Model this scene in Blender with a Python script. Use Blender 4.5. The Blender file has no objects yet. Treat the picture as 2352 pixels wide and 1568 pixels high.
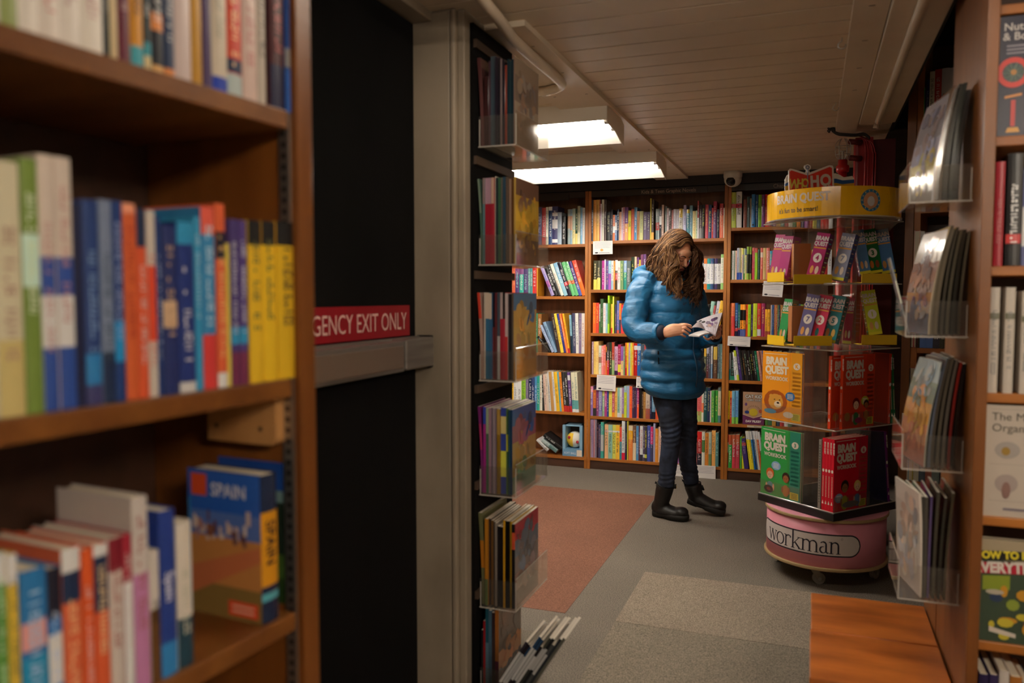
import bpy, math, random
from mathutils import Vector, Matrix, noise
R = math.radians
SC = bpy.context.scene
COL = SC.collection
rnd = random.Random(7)
# ------------------------------------------------------------------ camera (28 mm, seen from 1.3 m)
FPX, CXP, CYP, EYE = 1829.0, 1176.0, 784.0, 1.3
PITCH = math.atan(107 / FPX)
YAW = math.atan(690 / math.hypot(FPX, 107))
cam_d = bpy.data.cameras.new('camera'); cam = bpy.data.objects.new('camera', cam_d); COL.objects.link(cam)
cam.location = (0, 0, EYE)
cam.rotation_euler = (math.pi / 2 - PITCH, 0, YAW)
cam_d.sensor_width = 36; cam_d.lens = 36 * FPX / 2352; cam_d.clip_start = .05
cam_d.dof.use_dof = True; cam_d.dof.focus_distance = 5.0; cam_d.dof.aperture_fstop = 2.5; cam_d.dof.aperture_blades = 9
SC.camera = cam
SC.view_settings.view_transform = 'Standard'; SC.view_settings.look = 'None'
SC.view_settings.exposure = 1.0; SC.view_settings.gamma = 1.0; SC.view_settings.use_curve_mapping = False
SC.cycles.transparent_max_bounces = 40; SC.cycles.max_bounces = 10; SC.cycles.diffuse_bounces = 6; SC.cycles.sample_clamp_indirect = 6
# world: even warm fill added for front light, in place of the unbuilt shop
w = bpy.data.worlds.new('world'); SC.world = w; w.use_nodes = True
w.node_tree.nodes['Background'].inputs[0].default_value = (1, .78, .55, 1)
w.node_tree.nodes['Background'].inputs[1].default_value = .04
TUBE_BACK = 34.0      # tubes of the two fittings over the back of the shop
TUBE_MID = 7.0        # tubes of the fitting over the aisle mouth, out of frame
TUBE_NEAR = 72.0       # tubes of the fitting in the near aisle, out of frame
CEIL = 2.13
_f = Vector((-math.sin(YAW) * math.cos(PITCH), math.cos(YAW) * math.cos(PITCH), -math.sin(PITCH)))
_r = Vector((math.cos(YAW), math.sin(YAW), 0)); _u = _r.cross(_f)
UA = _r.copy(); VA = Vector((-math.sin(YAW), math.cos(YAW), 0)); ZA = Vector((0, 0, 1))
EYEP = Vector((0, 0, EYE))
def ray(px, py): return _f * FPX + _r * (px - CXP) - _u * (py - CYP)
def on(px, py, ax, val):          # the point of a plane axis=val that a sight line meets
    d = ray(px, py); i = 'xyz'.index(ax); return EYEP + d * ((val - EYEP[i]) / d[i])
def dep(px, py, depth): return EYEP + ray(px, py) * (depth / FPX)

# ------------------------------------------------------------------ colours and materials
def lin(c):
    return tuple((v / 12.92 if v <= .04045 else ((v + .055) / 1.055) ** 2.4) for v in c)
def hx(s):
    if isinstance(s, tuple): return s
    if len(s) == 3: s = ''.join(ch * 2 for ch in s)
    return lin(tuple(int(s[i:i + 2], 16) / 255 for i in (0, 2, 4)))
MATS = {}
def mat(name, col='888', rough=.5, metal=0, **kw):
    if name in MATS: return MATS[name]
    m = bpy.data.materials.new(name); m.use_nodes = True; MATS[name] = m
    b = m.node_tree.nodes['Principled BSDF']
    b.inputs['Base Color'].default_value = (*hx(col), 1)
    b.inputs['Roughness'].default_value = rough; b.inputs['Metallic'].default_value = metal
    for k, v in kw.items(): b.inputs[k.replace('_', ' ')].default_value = v
    return m
def nn(m, t, **kw):
    n = m.node_tree.nodes.new(t)
    for k, v in kw.items():
        if k in n.inputs: n.inputs[k].default_value = v
        else: setattr(n, k, v)
    return n
def lk(m, a, b): m.node_tree.links.new(a, b)
def noisy(name, c1, c2, rough=.6, scale=(8, 8, 8), detail=6, bump=.0, bscale=200, lo=.35, hi=.65, metal=0, bdist=.002):
    m = mat(name, c1, rough, metal); b = m.node_tree.nodes['Principled BSDF']
    tc = nn(m, 'ShaderNodeTexCoord'); mp = nn(m, 'ShaderNodeMapping'); mp.inputs['Scale'].default_value = scale
    lk(m, tc.outputs['Object'], mp.inputs[0])
    n = nn(m, 'ShaderNodeTexNoise', Scale=1.0, Detail=detail); lk(m, mp.outputs[0], n.inputs['Vector'])
    cr = nn(m, 'ShaderNodeValToRGB'); cr.color_ramp.elements[0].position = lo; cr.color_ramp.elements[1].position = hi
    cr.color_ramp.elements[0].color = (*hx(c1), 1); cr.color_ramp.elements[1].color = (*hx(c2), 1)
    lk(m, n.outputs['Fac'], cr.inputs[0]); lk(m, cr.outputs[0], b.inputs['Base Color'])
    if bump:
        n2 = nn(m, 'ShaderNodeTexNoise', Scale=bscale, Detail=3.0); lk(m, tc.outputs['Object'], n2.inputs['Vector'])
        bp = nn(m, 'ShaderNodeBump', Strength=bump, Distance=bdist); lk(m, n2.outputs['Fac'], bp.inputs['Height'])
        lk(m, bp.outputs[0], b.inputs['Normal'])
    return m
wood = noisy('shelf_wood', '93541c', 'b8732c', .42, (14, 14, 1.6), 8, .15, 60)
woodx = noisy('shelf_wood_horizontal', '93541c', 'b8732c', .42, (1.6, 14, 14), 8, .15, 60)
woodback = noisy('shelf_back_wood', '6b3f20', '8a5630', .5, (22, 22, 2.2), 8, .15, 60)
woodbrown = noisy('brown_shelf_wood', '6a3c14', '86521f', .45, (1.6, 14, 14), 8, .15, 60)  # darker brown wood of the guidebook shelves
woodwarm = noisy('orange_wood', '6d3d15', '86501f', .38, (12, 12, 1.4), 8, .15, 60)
woodbench = noisy('bench_wood', '8f4a18', 'c4702c', .35, (3.0, 14, 14), 9, .2, 40, .3, .7)
darkwood = noisy('dark_kick_wood', '3a2417', '4d3020', .5, (2, 14, 14), 6)
blockwood = noisy('pale_block_wood', 'b07a45', 'c8935a', .5, (10, 10, 2), 6)
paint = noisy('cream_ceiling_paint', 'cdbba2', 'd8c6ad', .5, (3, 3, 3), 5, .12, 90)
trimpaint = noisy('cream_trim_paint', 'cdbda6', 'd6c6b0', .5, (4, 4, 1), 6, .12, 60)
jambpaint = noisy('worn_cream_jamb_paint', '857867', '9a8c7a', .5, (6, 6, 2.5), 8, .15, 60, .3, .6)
black = noisy('black_door_paint', '060606', '0c0b0b', .9, (5, 5, 2), 6, .1, 80)
black.node_tree.nodes['Principled BSDF'].inputs['Specular IOR Level'].default_value = .15
blackp = mat('black_plastic', '141414', .45)
rail = mat('brown_slat_rail', '4a3a2e', .5)
metal = noisy('brushed_grey_metal', '8c8782', 'a39d97', .38, (3, 3, 40), 5, 0, 0, .35, .65, .75)
steel = mat('zinc_steel', 'b0aca6', .35, .9)
white_en = mat('white_enamel', 'd8d2c8', .4)
redpaint = noisy('red_gloss_paint', 'a01014', 'b3171a', .6, (6, 6, 6), 4)
redpipe = mat('red_pipe_paint', 'a3161b', .3)
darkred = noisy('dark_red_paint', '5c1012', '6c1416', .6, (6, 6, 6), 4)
wirecol = mat('black_wire', '161512', .5)
PRINT = mat('printed_paper', 'ffffff', .38); _b = PRINT.node_tree.nodes['Principled BSDF']
_a = nn(PRINT, 'ShaderNodeVertexColor', layer_name='Col'); lk(PRINT, _a.outputs[0], _b.inputs['Base Color'])
MATTE = mat('matte_print', 'ffffff', .8); _b = MATTE.node_tree.nodes['Principled BSDF']
_a = nn(MATTE, 'ShaderNodeVertexColor', layer_name='Col'); lk(MATTE, _a.outputs[0], _b.inputs['Base Color'])
GLOSS = mat('laminated_print', 'ffffff', .16); _b = GLOSS.node_tree.nodes['Principled BSDF']
_b.inputs['Coat Weight'].default_value = .4; _b.inputs['Coat Roughness'].default_value = .08
_a = nn(GLOSS, 'ShaderNodeVertexColor', layer_name='Col'); lk(GLOSS, _a.outputs[0], _b.inputs['Base Color'])
# clear acrylic: thin sheet, mostly transmitting with a gloss and a light haze
def acrylic(name, haze):
    m = bpy.data.materials.new(name); m.use_nodes = True; nt = m.node_tree; nt.nodes.clear()
    out = nn(m, 'ShaderNodeOutputMaterial'); tr = nn(m, 'ShaderNodeBsdfTransparent'); tr.inputs[0].default_value = (.96, .95, .93, 1)
    gl = nn(m, 'ShaderNodeBsdfGlossy', Roughness=.06); gl.inputs[0].default_value = (1, 1, 1, 1)
    df = nn(m, 'ShaderNodeBsdfDiffuse'); df.inputs[0].default_value = (.75, .7, .64, 1)
    lw = nn(m, 'ShaderNodeLayerWeight', Blend=.5); pw = nn(m, 'ShaderNodeMath', operation='POWER'); pw.inputs[1].default_value = 4.0; lk(m, lw.outputs['Facing'], pw.inputs[0]); fr = nn(m, 'ShaderNodeMath', operation='MULTIPLY_ADD'); fr.inputs[1].default_value = .7; fr.inputs[2].default_value = .045; lk(m, pw.outputs[0], fr.inputs[0]); m1 = nn(m, 'ShaderNodeMixShader', Fac=haze); m2 = nn(m, 'ShaderNodeMixShader')
    lk(m, tr.outputs[0], m1.inputs[1]); lk(m, df.outputs[0], m1.inputs[2])
    lk(m, fr.outputs[0], m2.inputs[0]); lk(m, m1.outputs[0], m2.inputs[1]); lk(m, gl.outputs[0], m2.inputs[2]); lk(m, m2.outputs[0], out.inputs[0])
    return m
acry = acrylic('clear_acrylic', .025); acry_edge = acrylic('clear_acrylic_edge', .45)
def emit(name, col, s):
    m = mat(name, col, .5); b = m.node_tree.nodes['Principled BSDF']
    b.inputs['Emission Color'].default_value = (*col, 1) if isinstance(col, tuple) else (*hx(col), 1)
    b.inputs['Emission Strength'].default_value = s; return m
# carpet with loop pile noise
def carpet(name, c1, c2):
    m = mat(name, c1, .95); b = m.node_tree.nodes['Principled BSDF']; tc = nn(m, 'ShaderNodeTexCoord')
    n = nn(m, 'ShaderNodeTexNoise', Scale=260.0, Detail=2.0, Roughness=.9); lk(m, tc.outputs['Object'], n.inputs['Vector'])
    cr = nn(m, 'ShaderNodeValToRGB'); cr.color_ramp.elements[0].position = .38; cr.color_ramp.elements[1].position = .62
    cr.color_ramp.elements[0].color = (*hx(c1), 1); cr.color_ramp.elements[1].color = (*hx(c2), 1)
    lk(m, n.outputs['Fac'], cr.inputs[0])
    n3 = nn(m, 'ShaderNodeTexNoise', Scale=3.0, Detail=4.0); lk(m, tc.outputs['Object'], n3.inputs['Vector'])
    mr = nn(m, 'ShaderNodeMapRange'); mr.inputs[3].default_value = .82; mr.inputs[4].default_value = 1.12; lk(m, n3.outputs['Fac'], mr.inputs[0])
    mx = nn(m, 'ShaderNodeVectorMath', operation='SCALE'); lk(m, cr.outputs[0], mx.inputs[0]); lk(m, mr.outputs[0], mx.inputs['Scale'])
    lk(m, mx.outputs[0], b.inputs['Base Color'])
    return m

# ------------------------------------------------------------------ mesh builder
class MB:
    def __init__(s): s.v = []; s.f = []; s.c = []; s.m = []; s.X = Matrix.Identity(4)
    def add(s, vs, fs, col='fff', mi=0, X=None):
        o = len(s.v); T = s.X @ X if X is not None else s.X
        s.v += [T @ Vector(p) for p in vs]; c = hx(col) if isinstance(col, str) else col
        s.f += [tuple(i + o for i in f) for f in fs]; s.c += [c] * len(fs); s.m += [mi] * len(fs)
        return s
    def box(s, a, b, col='fff', mi=0, X=None, cols=None):
        (x0, y0, z0), (x1, y1, z1) = a, b
        vs = [(x0, y0, z0), (x1, y0, z0), (x1, y1, z0), (x0, y1, z0), (x0, y0, z1), (x1, y0, z1), (x1, y1, z1), (x0, y1, z1)]
        fs = [(0, 3, 2, 1), (4, 5, 6, 7), (0, 1, 5, 4), (1, 2, 6, 5), (2, 3, 7, 6), (3, 0, 4, 7)]
        s.add(vs, fs, col, mi, X)
        if cols:
            for k, c in cols.items(): s.c[len(s.c) - 6 + k] = hx(c)
        return s
    def quad(s, a, b, c, d, col='fff', mi=0, X=None): return s.add([a, b, c, d], [(0, 1, 2, 3)], col, mi, X)
    def prism(s, pts, t0, t1, ax='y', col='fff', mi=0, X=None):    # polygon in the two other axes, extruded along ax
        n = len(pts)
        def mk(p, t): return {'x': (t, p[0], p[1]), 'y': (p[0], t, p[1]), 'z': (p[0], p[1], t)}[ax]
        vs = [mk(p, t0) for p in pts] + [mk(p, t1) for p in pts]
        fs = [tuple(range(n)), tuple(range(2 * n - 1, n - 1, -1))] + [(i, i + n, (i + 1) % n + n, (i + 1) % n) for i in range(n)]
        return s.add(vs, fs, col, mi, X)
    def disc(s, cx, cz, rx, rz, y, col, n=20, X=None, mi=0, a0=0, a1=2 * math.pi):
        full = abs(a1 - a0) > 6.28
        vs = [(cx + rx * math.cos(a0 + (a1 - a0) * i / n), y, cz + rz * math.sin(a0 + (a1 - a0) * i / n)) for i in range(n if full else n + 1)]
        return s.add(vs, [tuple(range(len(vs)))], col, mi, X)
    def tube(s, pts, r, n=8, col='fff', mi=0, cap=True, flat=1.0):
        pts = [Vector(p) for p in pts]; k = len(pts); rr = r if isinstance(r, (list, tuple)) else [r] * k
        vs = []; prev = None
        for i, p in enumerate(pts):
            t = (pts[min(i + 1, k - 1)] - pts[max(i - 1, 0)]); t = t.normalized() if t.length > 1e-9 else Vector((0, 0, 1))
            if prev is None: a = Vector((0, 0, 1)) if abs(t.z) < .9 else Vector((1, 0, 0))
            else: a = prev
            a = (a - t * a.dot(t)); a = a.normalized() if a.length > 1e-6 else t.orthogonal().normalized()
            prev = a; b = t.cross(a)
            for j in range(n):
                q = 2 * math.pi * j / n; vs.append(p + a * (math.cos(q) * rr[i]) + b * (math.sin(q) * rr[i] * flat))
        fs = [(i * n + j, i * n + (j + 1) % n, (i + 1) * n + (j + 1) % n, (i + 1) * n + j) for i in range(k - 1) for j in range(n)]
        if cap: fs += [tuple(range(n - 1, -1, -1)), tuple((k - 1) * n + j for j in range(n))]
        return s.add(vs, fs, col, mi)
    def lathe(s, prof, n=32, col='fff', mi=0, c=(0, 0, 0), X=None, cols=None):
        vs = [(c[0] + r * math.cos(2 * math.pi * j / n), c[1] + r * math.sin(2 * math.pi * j / n), c[2] + z) for r, z in prof for j in range(n)]
        for i in range(len(prof) - 1):
            pass
        fs = [(i * n + j, i * n + (j + 1) % n, (i + 1) * n + (j + 1) % n, (i + 1) * n + j) for i in range(len(prof) - 1) for j in range(n)]
        return s.add(vs, fs, col, mi, X)
    def ell(s, c, r, X=None, n=16, m=10, col='fff', mi=0):
        vs = []; 
        for i in range(1, m):
            p = math.pi * i / m
            for j in range(n): q = 2 * math.pi * j / n; vs.append((c[0] + r[0] * math.sin(p) * math.cos(q), c[1] + r[1] * math.sin(p) * math.sin(q), c[2] + r[2] * math.cos(p)))
        vs += [(c[0], c[1], c[2] + r[2]), (c[0], c[1], c[2] - r[2])]; t = len(vs) - 2; b = t + 1
        fs = [(i * n + j, (i + 1) * n + j, (i + 1) * n + (j + 1) % n, i * n + (j + 1) % n) for i in range(m - 2) for j in range(n)]
        fs += [(t, j, (j + 1) % n) for j in range(n)] + [(b, (m - 2) * n + (j + 1) % n, (m - 2) * n + j) for j in range(n)]
        return s.add(vs, fs, col, mi, X)
    def text(s, txt, size, X, col='fff', bold=.0, sx=1.0, align='CENTER', depth=.0, fn=None, mi=0):
        vs, fs = text_geo(txt, bold, align)
        vs = [(p[0] * size * sx, p[1] * size, 0) for p in vs]
        if fn: vs = [fn(*p) for p in vs]
        return s.add(vs, fs, col, mi, X)
    def build(s, name, mats, parent=None, smooth=False, loc=None, bevel=0):
        me = bpy.data.meshes.new(name); L = Vector(loc) if loc is not None else None
        me.from_pydata([tuple(p - L) if L else tuple(p) for p in s.v], [], s.f)
        if not isinstance(mats, (list, tuple)): mats = [mats]
        for m in mats: me.materials.append(m)
        if len(mats) > 1: me.polygons.foreach_set('material_index', s.m)
        ca = me.color_attributes.new('Col', 'FLOAT_COLOR', 'CORNER'); buf = []
        for f, c in zip(s.f, s.c): buf += [c[0], c[1], c[2], 1.0] * len(f)
        ca.data.foreach_set('color', buf)
        if smooth: me.polygons.foreach_set('use_smooth', [True] * len(me.polygons))
        me.update(); o = bpy.data.objects.new(name, me); COL.objects.link(o)
        if L: o.location = L
        if parent: o.parent = parent
        if bevel:
            bv = o.modifiers.new('b', 'BEVEL'); bv.width = bevel; bv.segments = 2; bv.limit_method = 'ANGLE'
        return o
_tc = {}
def text_geo(txt, bold, align):
    k = (txt, bold, align)
    if k not in _tc:
        cu = bpy.data.curves.new('t', 'FONT'); cu.body = txt; cu.size = 1; cu.offset = bold; cu.align_x = align; cu.resolution_u = 3
        o = bpy.data.objects.new('t', cu); me = o.to_mesh()
        _tc[k] = ([tuple(v.co) for v in me.vertices], [tuple(p.vertices) for p in me.polygons])
        o.to_mesh_clear(); bpy.data.objects.remove(o); bpy.data.curves.remove(cu)
    return _tc[k]
USED = {}
def tag(o, label, cat, group=None, kind=None):
    o['label'] = label; o['category'] = cat
    if group: o['group'] = group
    if kind: o['kind'] = kind
    return o
def empty(name, loc=(0, 0, 0), rz=0):
    o = bpy.data.objects.new(name, None); o.empty_display_size = .05; COL.objects.link(o); o.location = loc; o.rotation_euler = (0, 0, rz)
    return o
def structure(o): o['kind'] = 'structure'; return o
def frame(o, x, y, z):          # matrix from origin and three axes
    return Matrix(((x[0], y[0], z[0], o[0]), (x[1], y[1], z[1], o[1]), (x[2], y[2], z[2], o[2]), (0, 0, 0, 1)))
# ================================================================== the room
def plainbox(name, a, b, m, kind=True, bevel=0):
    o = MB().box(a, b).build(name, m, bevel=bevel)
    if kind: structure(o)
    return o
m_ = MB(); m_.box((-3.4, -2.6, -.05), (2.4, 6.1, 0)); structure(m_.build('floor', carpet('grey_carpet', '332e28', '958b7d')))
def tiles(name, x0, x1, y0, y1, m):
    o = MB().box((x0, y0, 0), (x1, y1, .0012)).build(name, m); structure(o)
tiles('floor_tile', -2.1, -.92, 3.06, 5.09, carpet('rust_carpet', '5f3b2c', '94654f'))
tiles('floor_tile', -.71, .42, 3.055, 3.66, carpet('tan_carpet', '5a5044', 'aa9c89'))
tiles('floor_tile', -.71, .42, 2.45, 3.05, carpet('olive_carpet', '4b4439', '9c917f'))
# tongue-and-groove ceiling, boards running across
m_ = MB(); y = -2.6; k = 0; prof = []
y0 = 2.386 - .1385 * 36
while y0 < 6.1:
    prof += [(y0 + .0045, CEIL), (y0 + .1385 - .0045, CEIL), (y0 + .1385 - .0043, CEIL + .0155), (y0 + .1385 + .0043, CEIL + .0155)]; y0 += .1385
def boards(x0, x1, pr):
    vs = [(x, p[0], p[1]) for x in (x0, x1) for p in pr]; n = len(pr); m_.add(vs, [(i, i + n, i + 1 + n, i + 1) for i in range(n - 1)])
boards(-3.4, .345, prof); boards(.345, 2.4, [p for p in prof if p[0] < 1.6])
m_.box((-3.4, -2.6, CEIL + .016), (.345, 6.1, CEIL + .06)); m_.box((.345, -2.6, CEIL + .016), (2.4, 1.6, CEIL + .06))
structure(m_.build('ceiling', paint))
HIGH = 2.72
plainbox('ceiling_recess', (.345, 1.6, HIGH), (2.4, 6.1, HIGH + .04), mat('dark_recess_ceiling', '1c1511', .7))
plainbox('trim_7', (.345, 1.6, CEIL - .012), (.36, 4.46, HIGH), mat('dark_fascia', '100c0a', .7))
plainbox('trim_8', (.36, 1.585, CEIL - .001), (2.4, 1.6, HIGH), mat('dark_fascia', '100c0a', .7))
plainbox('wall_upper', (.345, 4.46, CEIL - .001), (2.4, 4.5, HIGH), mat('dark_fascia', '100c0a', .7))
# flat trim boards nailed to the ceiling along the room
def trim(name, x0, x1, y0, y1, t, nails=0):
    m = MB(); m.box((x0, y0, CEIL - t), (x1, y1, CEIL), mi=0)
    for i in range(nails):
        yy = y0 + .2 + i * .33
        for xx in (x0 + .045, x1 - .045):
            m.box((xx - .004, yy - .002, CEIL - t - .001), (xx + .007, yy + .002, CEIL - t), mi=1)
    o = m.build(name, [trimpaint, rail], bevel=.003); structure(o)
trim('trim_1', -1.054, -.83, 2.314, 5.99, .018, 10)
trim('trim_2', .091, .187, -1, 4.42, .018, 14)
trim('trim_3', .19, .345, -1, 4.15, .028)
plainbox('wall_back', (-3.4, 6.02, 0), (2.4, 6.1, 2.72), darkwood)
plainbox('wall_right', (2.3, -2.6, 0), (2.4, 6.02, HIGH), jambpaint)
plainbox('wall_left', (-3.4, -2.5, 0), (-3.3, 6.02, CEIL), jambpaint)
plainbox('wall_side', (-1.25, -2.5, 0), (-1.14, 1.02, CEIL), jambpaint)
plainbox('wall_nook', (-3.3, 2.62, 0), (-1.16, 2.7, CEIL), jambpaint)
# emergency door with sign and push bar, in a painted jamb
DX = -1.11
d = MB().box((DX - .045, 1.02, .01), (DX, 2.125, 2.09)).build('door_1', black); structure(d)
b = MB(); X0 = DX
b.box((DX, 1.35, 1.085), (DX + .012, 2.135, 1.178), mi=0)
b.box((DX + .012, 1.36, 1.088), (DX + .055, 1.955, 1.172), mi=0)
b.box((DX + .055, 1.36, 1.098), (DX + .060, 1.945, 1.160), mi=1)
b.build('push_bar', [metal, mat('scuffed_bar_face', '8d7a6d', .35, .5)], parent=d, bevel=.004)
b = MB(); b.box((DX + .008, 1.958, 1.09), (DX + .062, 2.128, 1.176), bevel if False else 'fff'); b.build('bar_end_housing', metal, parent=d, bevel=.006)
b = MB(); b.box((DX + .0, 2.13, 1.083), (DX + .05, 2.148, 1.18)); b.build('bar_end_bracket', mat('dark_bracket', '2c2826', .4, .6), parent=d, bevel=.004)
s_ = MB(); s_.box((DX, 1.18, 1.182), (DX + .003, 2.085, 1.270), '8c1420')
XT = frame((DX + .0035, 1.32, 1.2015), (0, 1, 0), (0, 0, 1), (1, 0, 0))
s_.text('EMERGENCY EXIT ONLY', .070, XT, 'd8b3ab', .0, .78, 'LEFT')
vs_, _ = text_geo('EMERGENCY EXIT ONLY', .0, 'LEFT'); tw = max(p[0] for p in vs_) * .070 * .78
XT.translation.y = 2.066 - tw; s_.v = s_.v[:8]; s_.f = s_.f[:6]; s_.c = s_.c[:6]; s_.m = s_.m[:6]
s_.text('EMERGENCY EXIT ONLY', .070, XT, 'd8b3ab', .0, .78, 'LEFT')
s_.build('exit_sign', PRINT, parent=d)
# jamb: reveal facing the aisle mouth, head and casing
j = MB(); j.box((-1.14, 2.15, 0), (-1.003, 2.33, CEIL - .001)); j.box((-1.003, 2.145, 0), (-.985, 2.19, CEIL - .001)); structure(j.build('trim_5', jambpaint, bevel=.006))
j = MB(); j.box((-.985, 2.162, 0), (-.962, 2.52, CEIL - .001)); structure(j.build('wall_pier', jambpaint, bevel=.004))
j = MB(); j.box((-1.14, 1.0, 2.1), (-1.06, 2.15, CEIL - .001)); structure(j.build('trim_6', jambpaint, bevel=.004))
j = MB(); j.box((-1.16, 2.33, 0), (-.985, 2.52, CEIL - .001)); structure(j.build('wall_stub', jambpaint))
# black slatted end panel carrying the holders
pn = empty('display_panel', (-.962, 2.20, 0)); tag(pn, 'black slatted end panel beside the door frame, carrying clear holders full of magazines', 'display panel')
pn.matrix_world = Matrix.Translation((-.962, 2.20, 0))
def kid(m, name, mats, par, smooth=False, bevel=0):   # world-built mesh parented to an empty kept at its own place
    o = m.build(name, mats, None, smooth, bevel=bevel); o.parent = par
    o.matrix_parent_inverse = (Matrix.Translation(par.location) @ Matrix.Rotation(par.rotation_euler.z, 4, 'Z')).inverted()
    return o
kid(MB().box((-.962, 2.20, .02), (-.95, 2.525, 2.10)), 'board', mat('black_board', '0c0a09', .85, 0, Specular_IOR_Level=.15), pn)
for z in (.38, .72, 1.015, 1.36, 1.70, 2.04):
    kid(MB().box((-.95, 2.20, z - .012), (-.940, 2.525, z + .012)), 'slat_rail', rail, pn)
# conduit sweeping over the ceiling
def smooth_path(pts, n=8):
    P = [Vector(p) for p in pts]; out = []
    for i in range(len(P) - 1):
        a = P[max(i - 1, 0)]; b = P[i]; c = P[i + 1]; e = P[min(i + 2, len(P) - 1)]
        for k in range(n):
            t = k / n; out.append(.5 * ((2 * b) + (c - a) * t + (2 * a - 5 * b + 4 * c - e) * t * t + (3 * b - a - 3 * c + e) * t ** 3))
    return out + [P[-1]]
cp = [on(x, y, 'z', CEIL - .036) for x, y in [(1075, -60), (1105, -5), (1150, 50), (1180, 90), (1230, 137), (1275, 176), (1290, 196), (1262, 207), (1215, 213)]]
cp += [Vector((-1.5, 3.0, CEIL - .036))]
o = MB(); o.tube(smooth_path(cp), .0175, 14); tag(o.build('conduit', trimpaint, smooth=True), 'thick cream painted conduit bending along the ceiling above the black panel', 'conduit')
cp = [Vector((.262, 1.0, 2.085)), Vector((.262, 2.5, 2.085)), Vector((.263, 3.5, 2.085)), Vector((.262, 4.0, 2.083)), on(2022, 262, 'y', 4.2), on(2012, 295, 'y', 4.22)]
o = MB(); o.tube(smooth_path(cp), .014, 12); tag(o.build('conduit', trimpaint, smooth=True), 'thin cream conduit running along the ceiling board toward the red column', 'conduit')
# ceiling light fittings: white channel, slanted reflector, two tubes
def fixture(x1, y0, label, em, wid=1.22, wing=True):
    t = empty('fluorescent_light', (x1 - wid / 2, y0 + .16, CEIL)); tag(t, label, 'ceiling light', 'fluorescent ceiling lights')
    x0 = x1 - wid; h = MB()
    h.box((x0, y0, CEIL - .045), (x1, y0 + .10, CEIL)); wing and h.box((x0, y0 - .003, CEIL - .078), (x1, y0, CEIL)); kid(h, 'channel', white_en, t, bevel=.003)
    h = MB()
    if not wing: h.box((x0, y0, CEIL - .048), (x1, y0 + .22, CEIL - .044))
    else: h.prism([(y0, CEIL - .052), (y0 + .05, CEIL - .045), (y0 + .17, CEIL - .045), (y0 + .325, CEIL - .120), (y0 + .325, CEIL - .117), (y0 + .17, CEIL - .041), (y0 + .05, CEIL - .041), (y0, CEIL - .048)], x0, x1, 'x')
    kid(h, 'reflector', white_en, t)
    for xx, nm in ((x0, 'end_plate'), (x1, 'end_plate')):
        if not wing: continue
        h = MB(); h.prism([(y0 - .002, CEIL), (y0 - .002, CEIL - .075), (y0 + .02, CEIL - .088), (y0 + .15, CEIL - .095), (y0 + .332, CEIL - .135), (y0 + .332, CEIL - .035), (y0 + .2, CEIL)], xx - .002, xx + .002, 'x'); kid(h, nm, white_en, t)
    for yy, zz in ((y0 + .045, CEIL - .070), (y0 + .17, CEIL - .075)):
        h = MB(); h.tube([(x0 + .02, yy, zz), (x1 - .02, yy, zz)], .0165, 14); tb = kid(h, 'tube', em, t, True)
        h = MB(); h.tube([(x0 + .004, yy, zz), (x0 + .02, yy, zz)], .017, 12); kid(h, 'tube_cap', steel, t); h = MB(); h.tube([(x1 - .02, yy, zz), (x1 - .004, yy, zz)], .017, 12); kid(h, 'tube_cap', steel, t)
    return t
em1 = emit('tube_glow', (1, .93, .83), TUBE_BACK); em2 = emit('tube_glow_warm', (1, .87, .71), TUBE_NEAR)
fixture(-.845, 3.40, 'fluorescent strip light nearer the door frame, glowing through the clear holder', em1)
fixture(-.845, 4.56, 'fluorescent strip light further back, just before the graphic novel shelves', em1)
em3 = emit('tube_glow_mid', (1, .89, .75), TUBE_MID)
fixture(.42, 1.50, 'fluorescent strip light over the aisle mouth beside the door frame', em3, wing=False)
fixture(2.05, -.60, 'fluorescent strip light behind the viewer, facing the guidebook shelves', em2, wing=False)
# dome camera
p = Vector((-.52, 5.62, CEIL)); t = empty('dome_camera', p); tag(t, 'white dome security camera under the ceiling above the chapter books', 'security camera')
kid(MB().lathe([(0, 0), (.062, 0), (.062, -.03), (.058, -.045)], 28, c=p), 'base', white_en, t, True)
kid(MB().ell((p.x, p.y, p.z - .052), (.058, .058, .050)), 'housing', white_en, t, True)
kid(MB().ell((p.x - .006, p.y - .026, p.z - .062), (.037, .037, .035)), 'lens', mat('lens_black', '0a0a0c', .08), t, True)
# red column, pipe, sprinkler cage, wires
a_ = on(1962, 440, 'y', 4.42); b_ = on(2058, 440, 'y', 4.42); xm = on(2003, 440, 'y', 4.42).x
c = empty('red_column', ((a_.x + b_.x) / 2, 4.5, 0)); tag(c, 'red painted steel column behind the rotating book display', 'column')
kid(MB().box((a_.x, 4.42, 0), (xm, 4.6, 2.09)), 'flange', redpaint, c)
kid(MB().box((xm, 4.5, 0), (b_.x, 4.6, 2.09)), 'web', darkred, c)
kid(MB().box((a_.x + .002, 4.405, 0), (a_.x + .014, 4.42, 2.08)), 'edge_strip', redpipe, c)
for k, xx in enumerate((1988, 1994, 2004, 2009)):
    q = [on(1966, 310, 'y', 4.39), on(1980 + k * 3, 316 + k, 'y', 4.39), on(xx, 345, 'y', 4.39), on(xx - 3 + k, 450, 'y', 4.39)]
    qe = q[-1].copy(); qe.z = .2
    tag(MB().tube(smooth_path(q + [qe]), .0035, 6).build('red_cable', redpipe, smooth=True), 'thin red cable hanging down the face of the red column', 'cable', 'red cables on the column')
pp = on(1934, 440, 'y', 4.35); t = empty('sprinkler_pipe', (pp.x, 4.35, 0)); tag(t, 'bright red upright pipe beside the red column above the book display', 'pipe')
zt = on(1934, 372, 'y', 4.35).z
kid(MB().tube([(pp.x, 4.35, 0), (pp.x, 4.35, zt)], .021, 16), 'pipe', redpipe, t, True)
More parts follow.
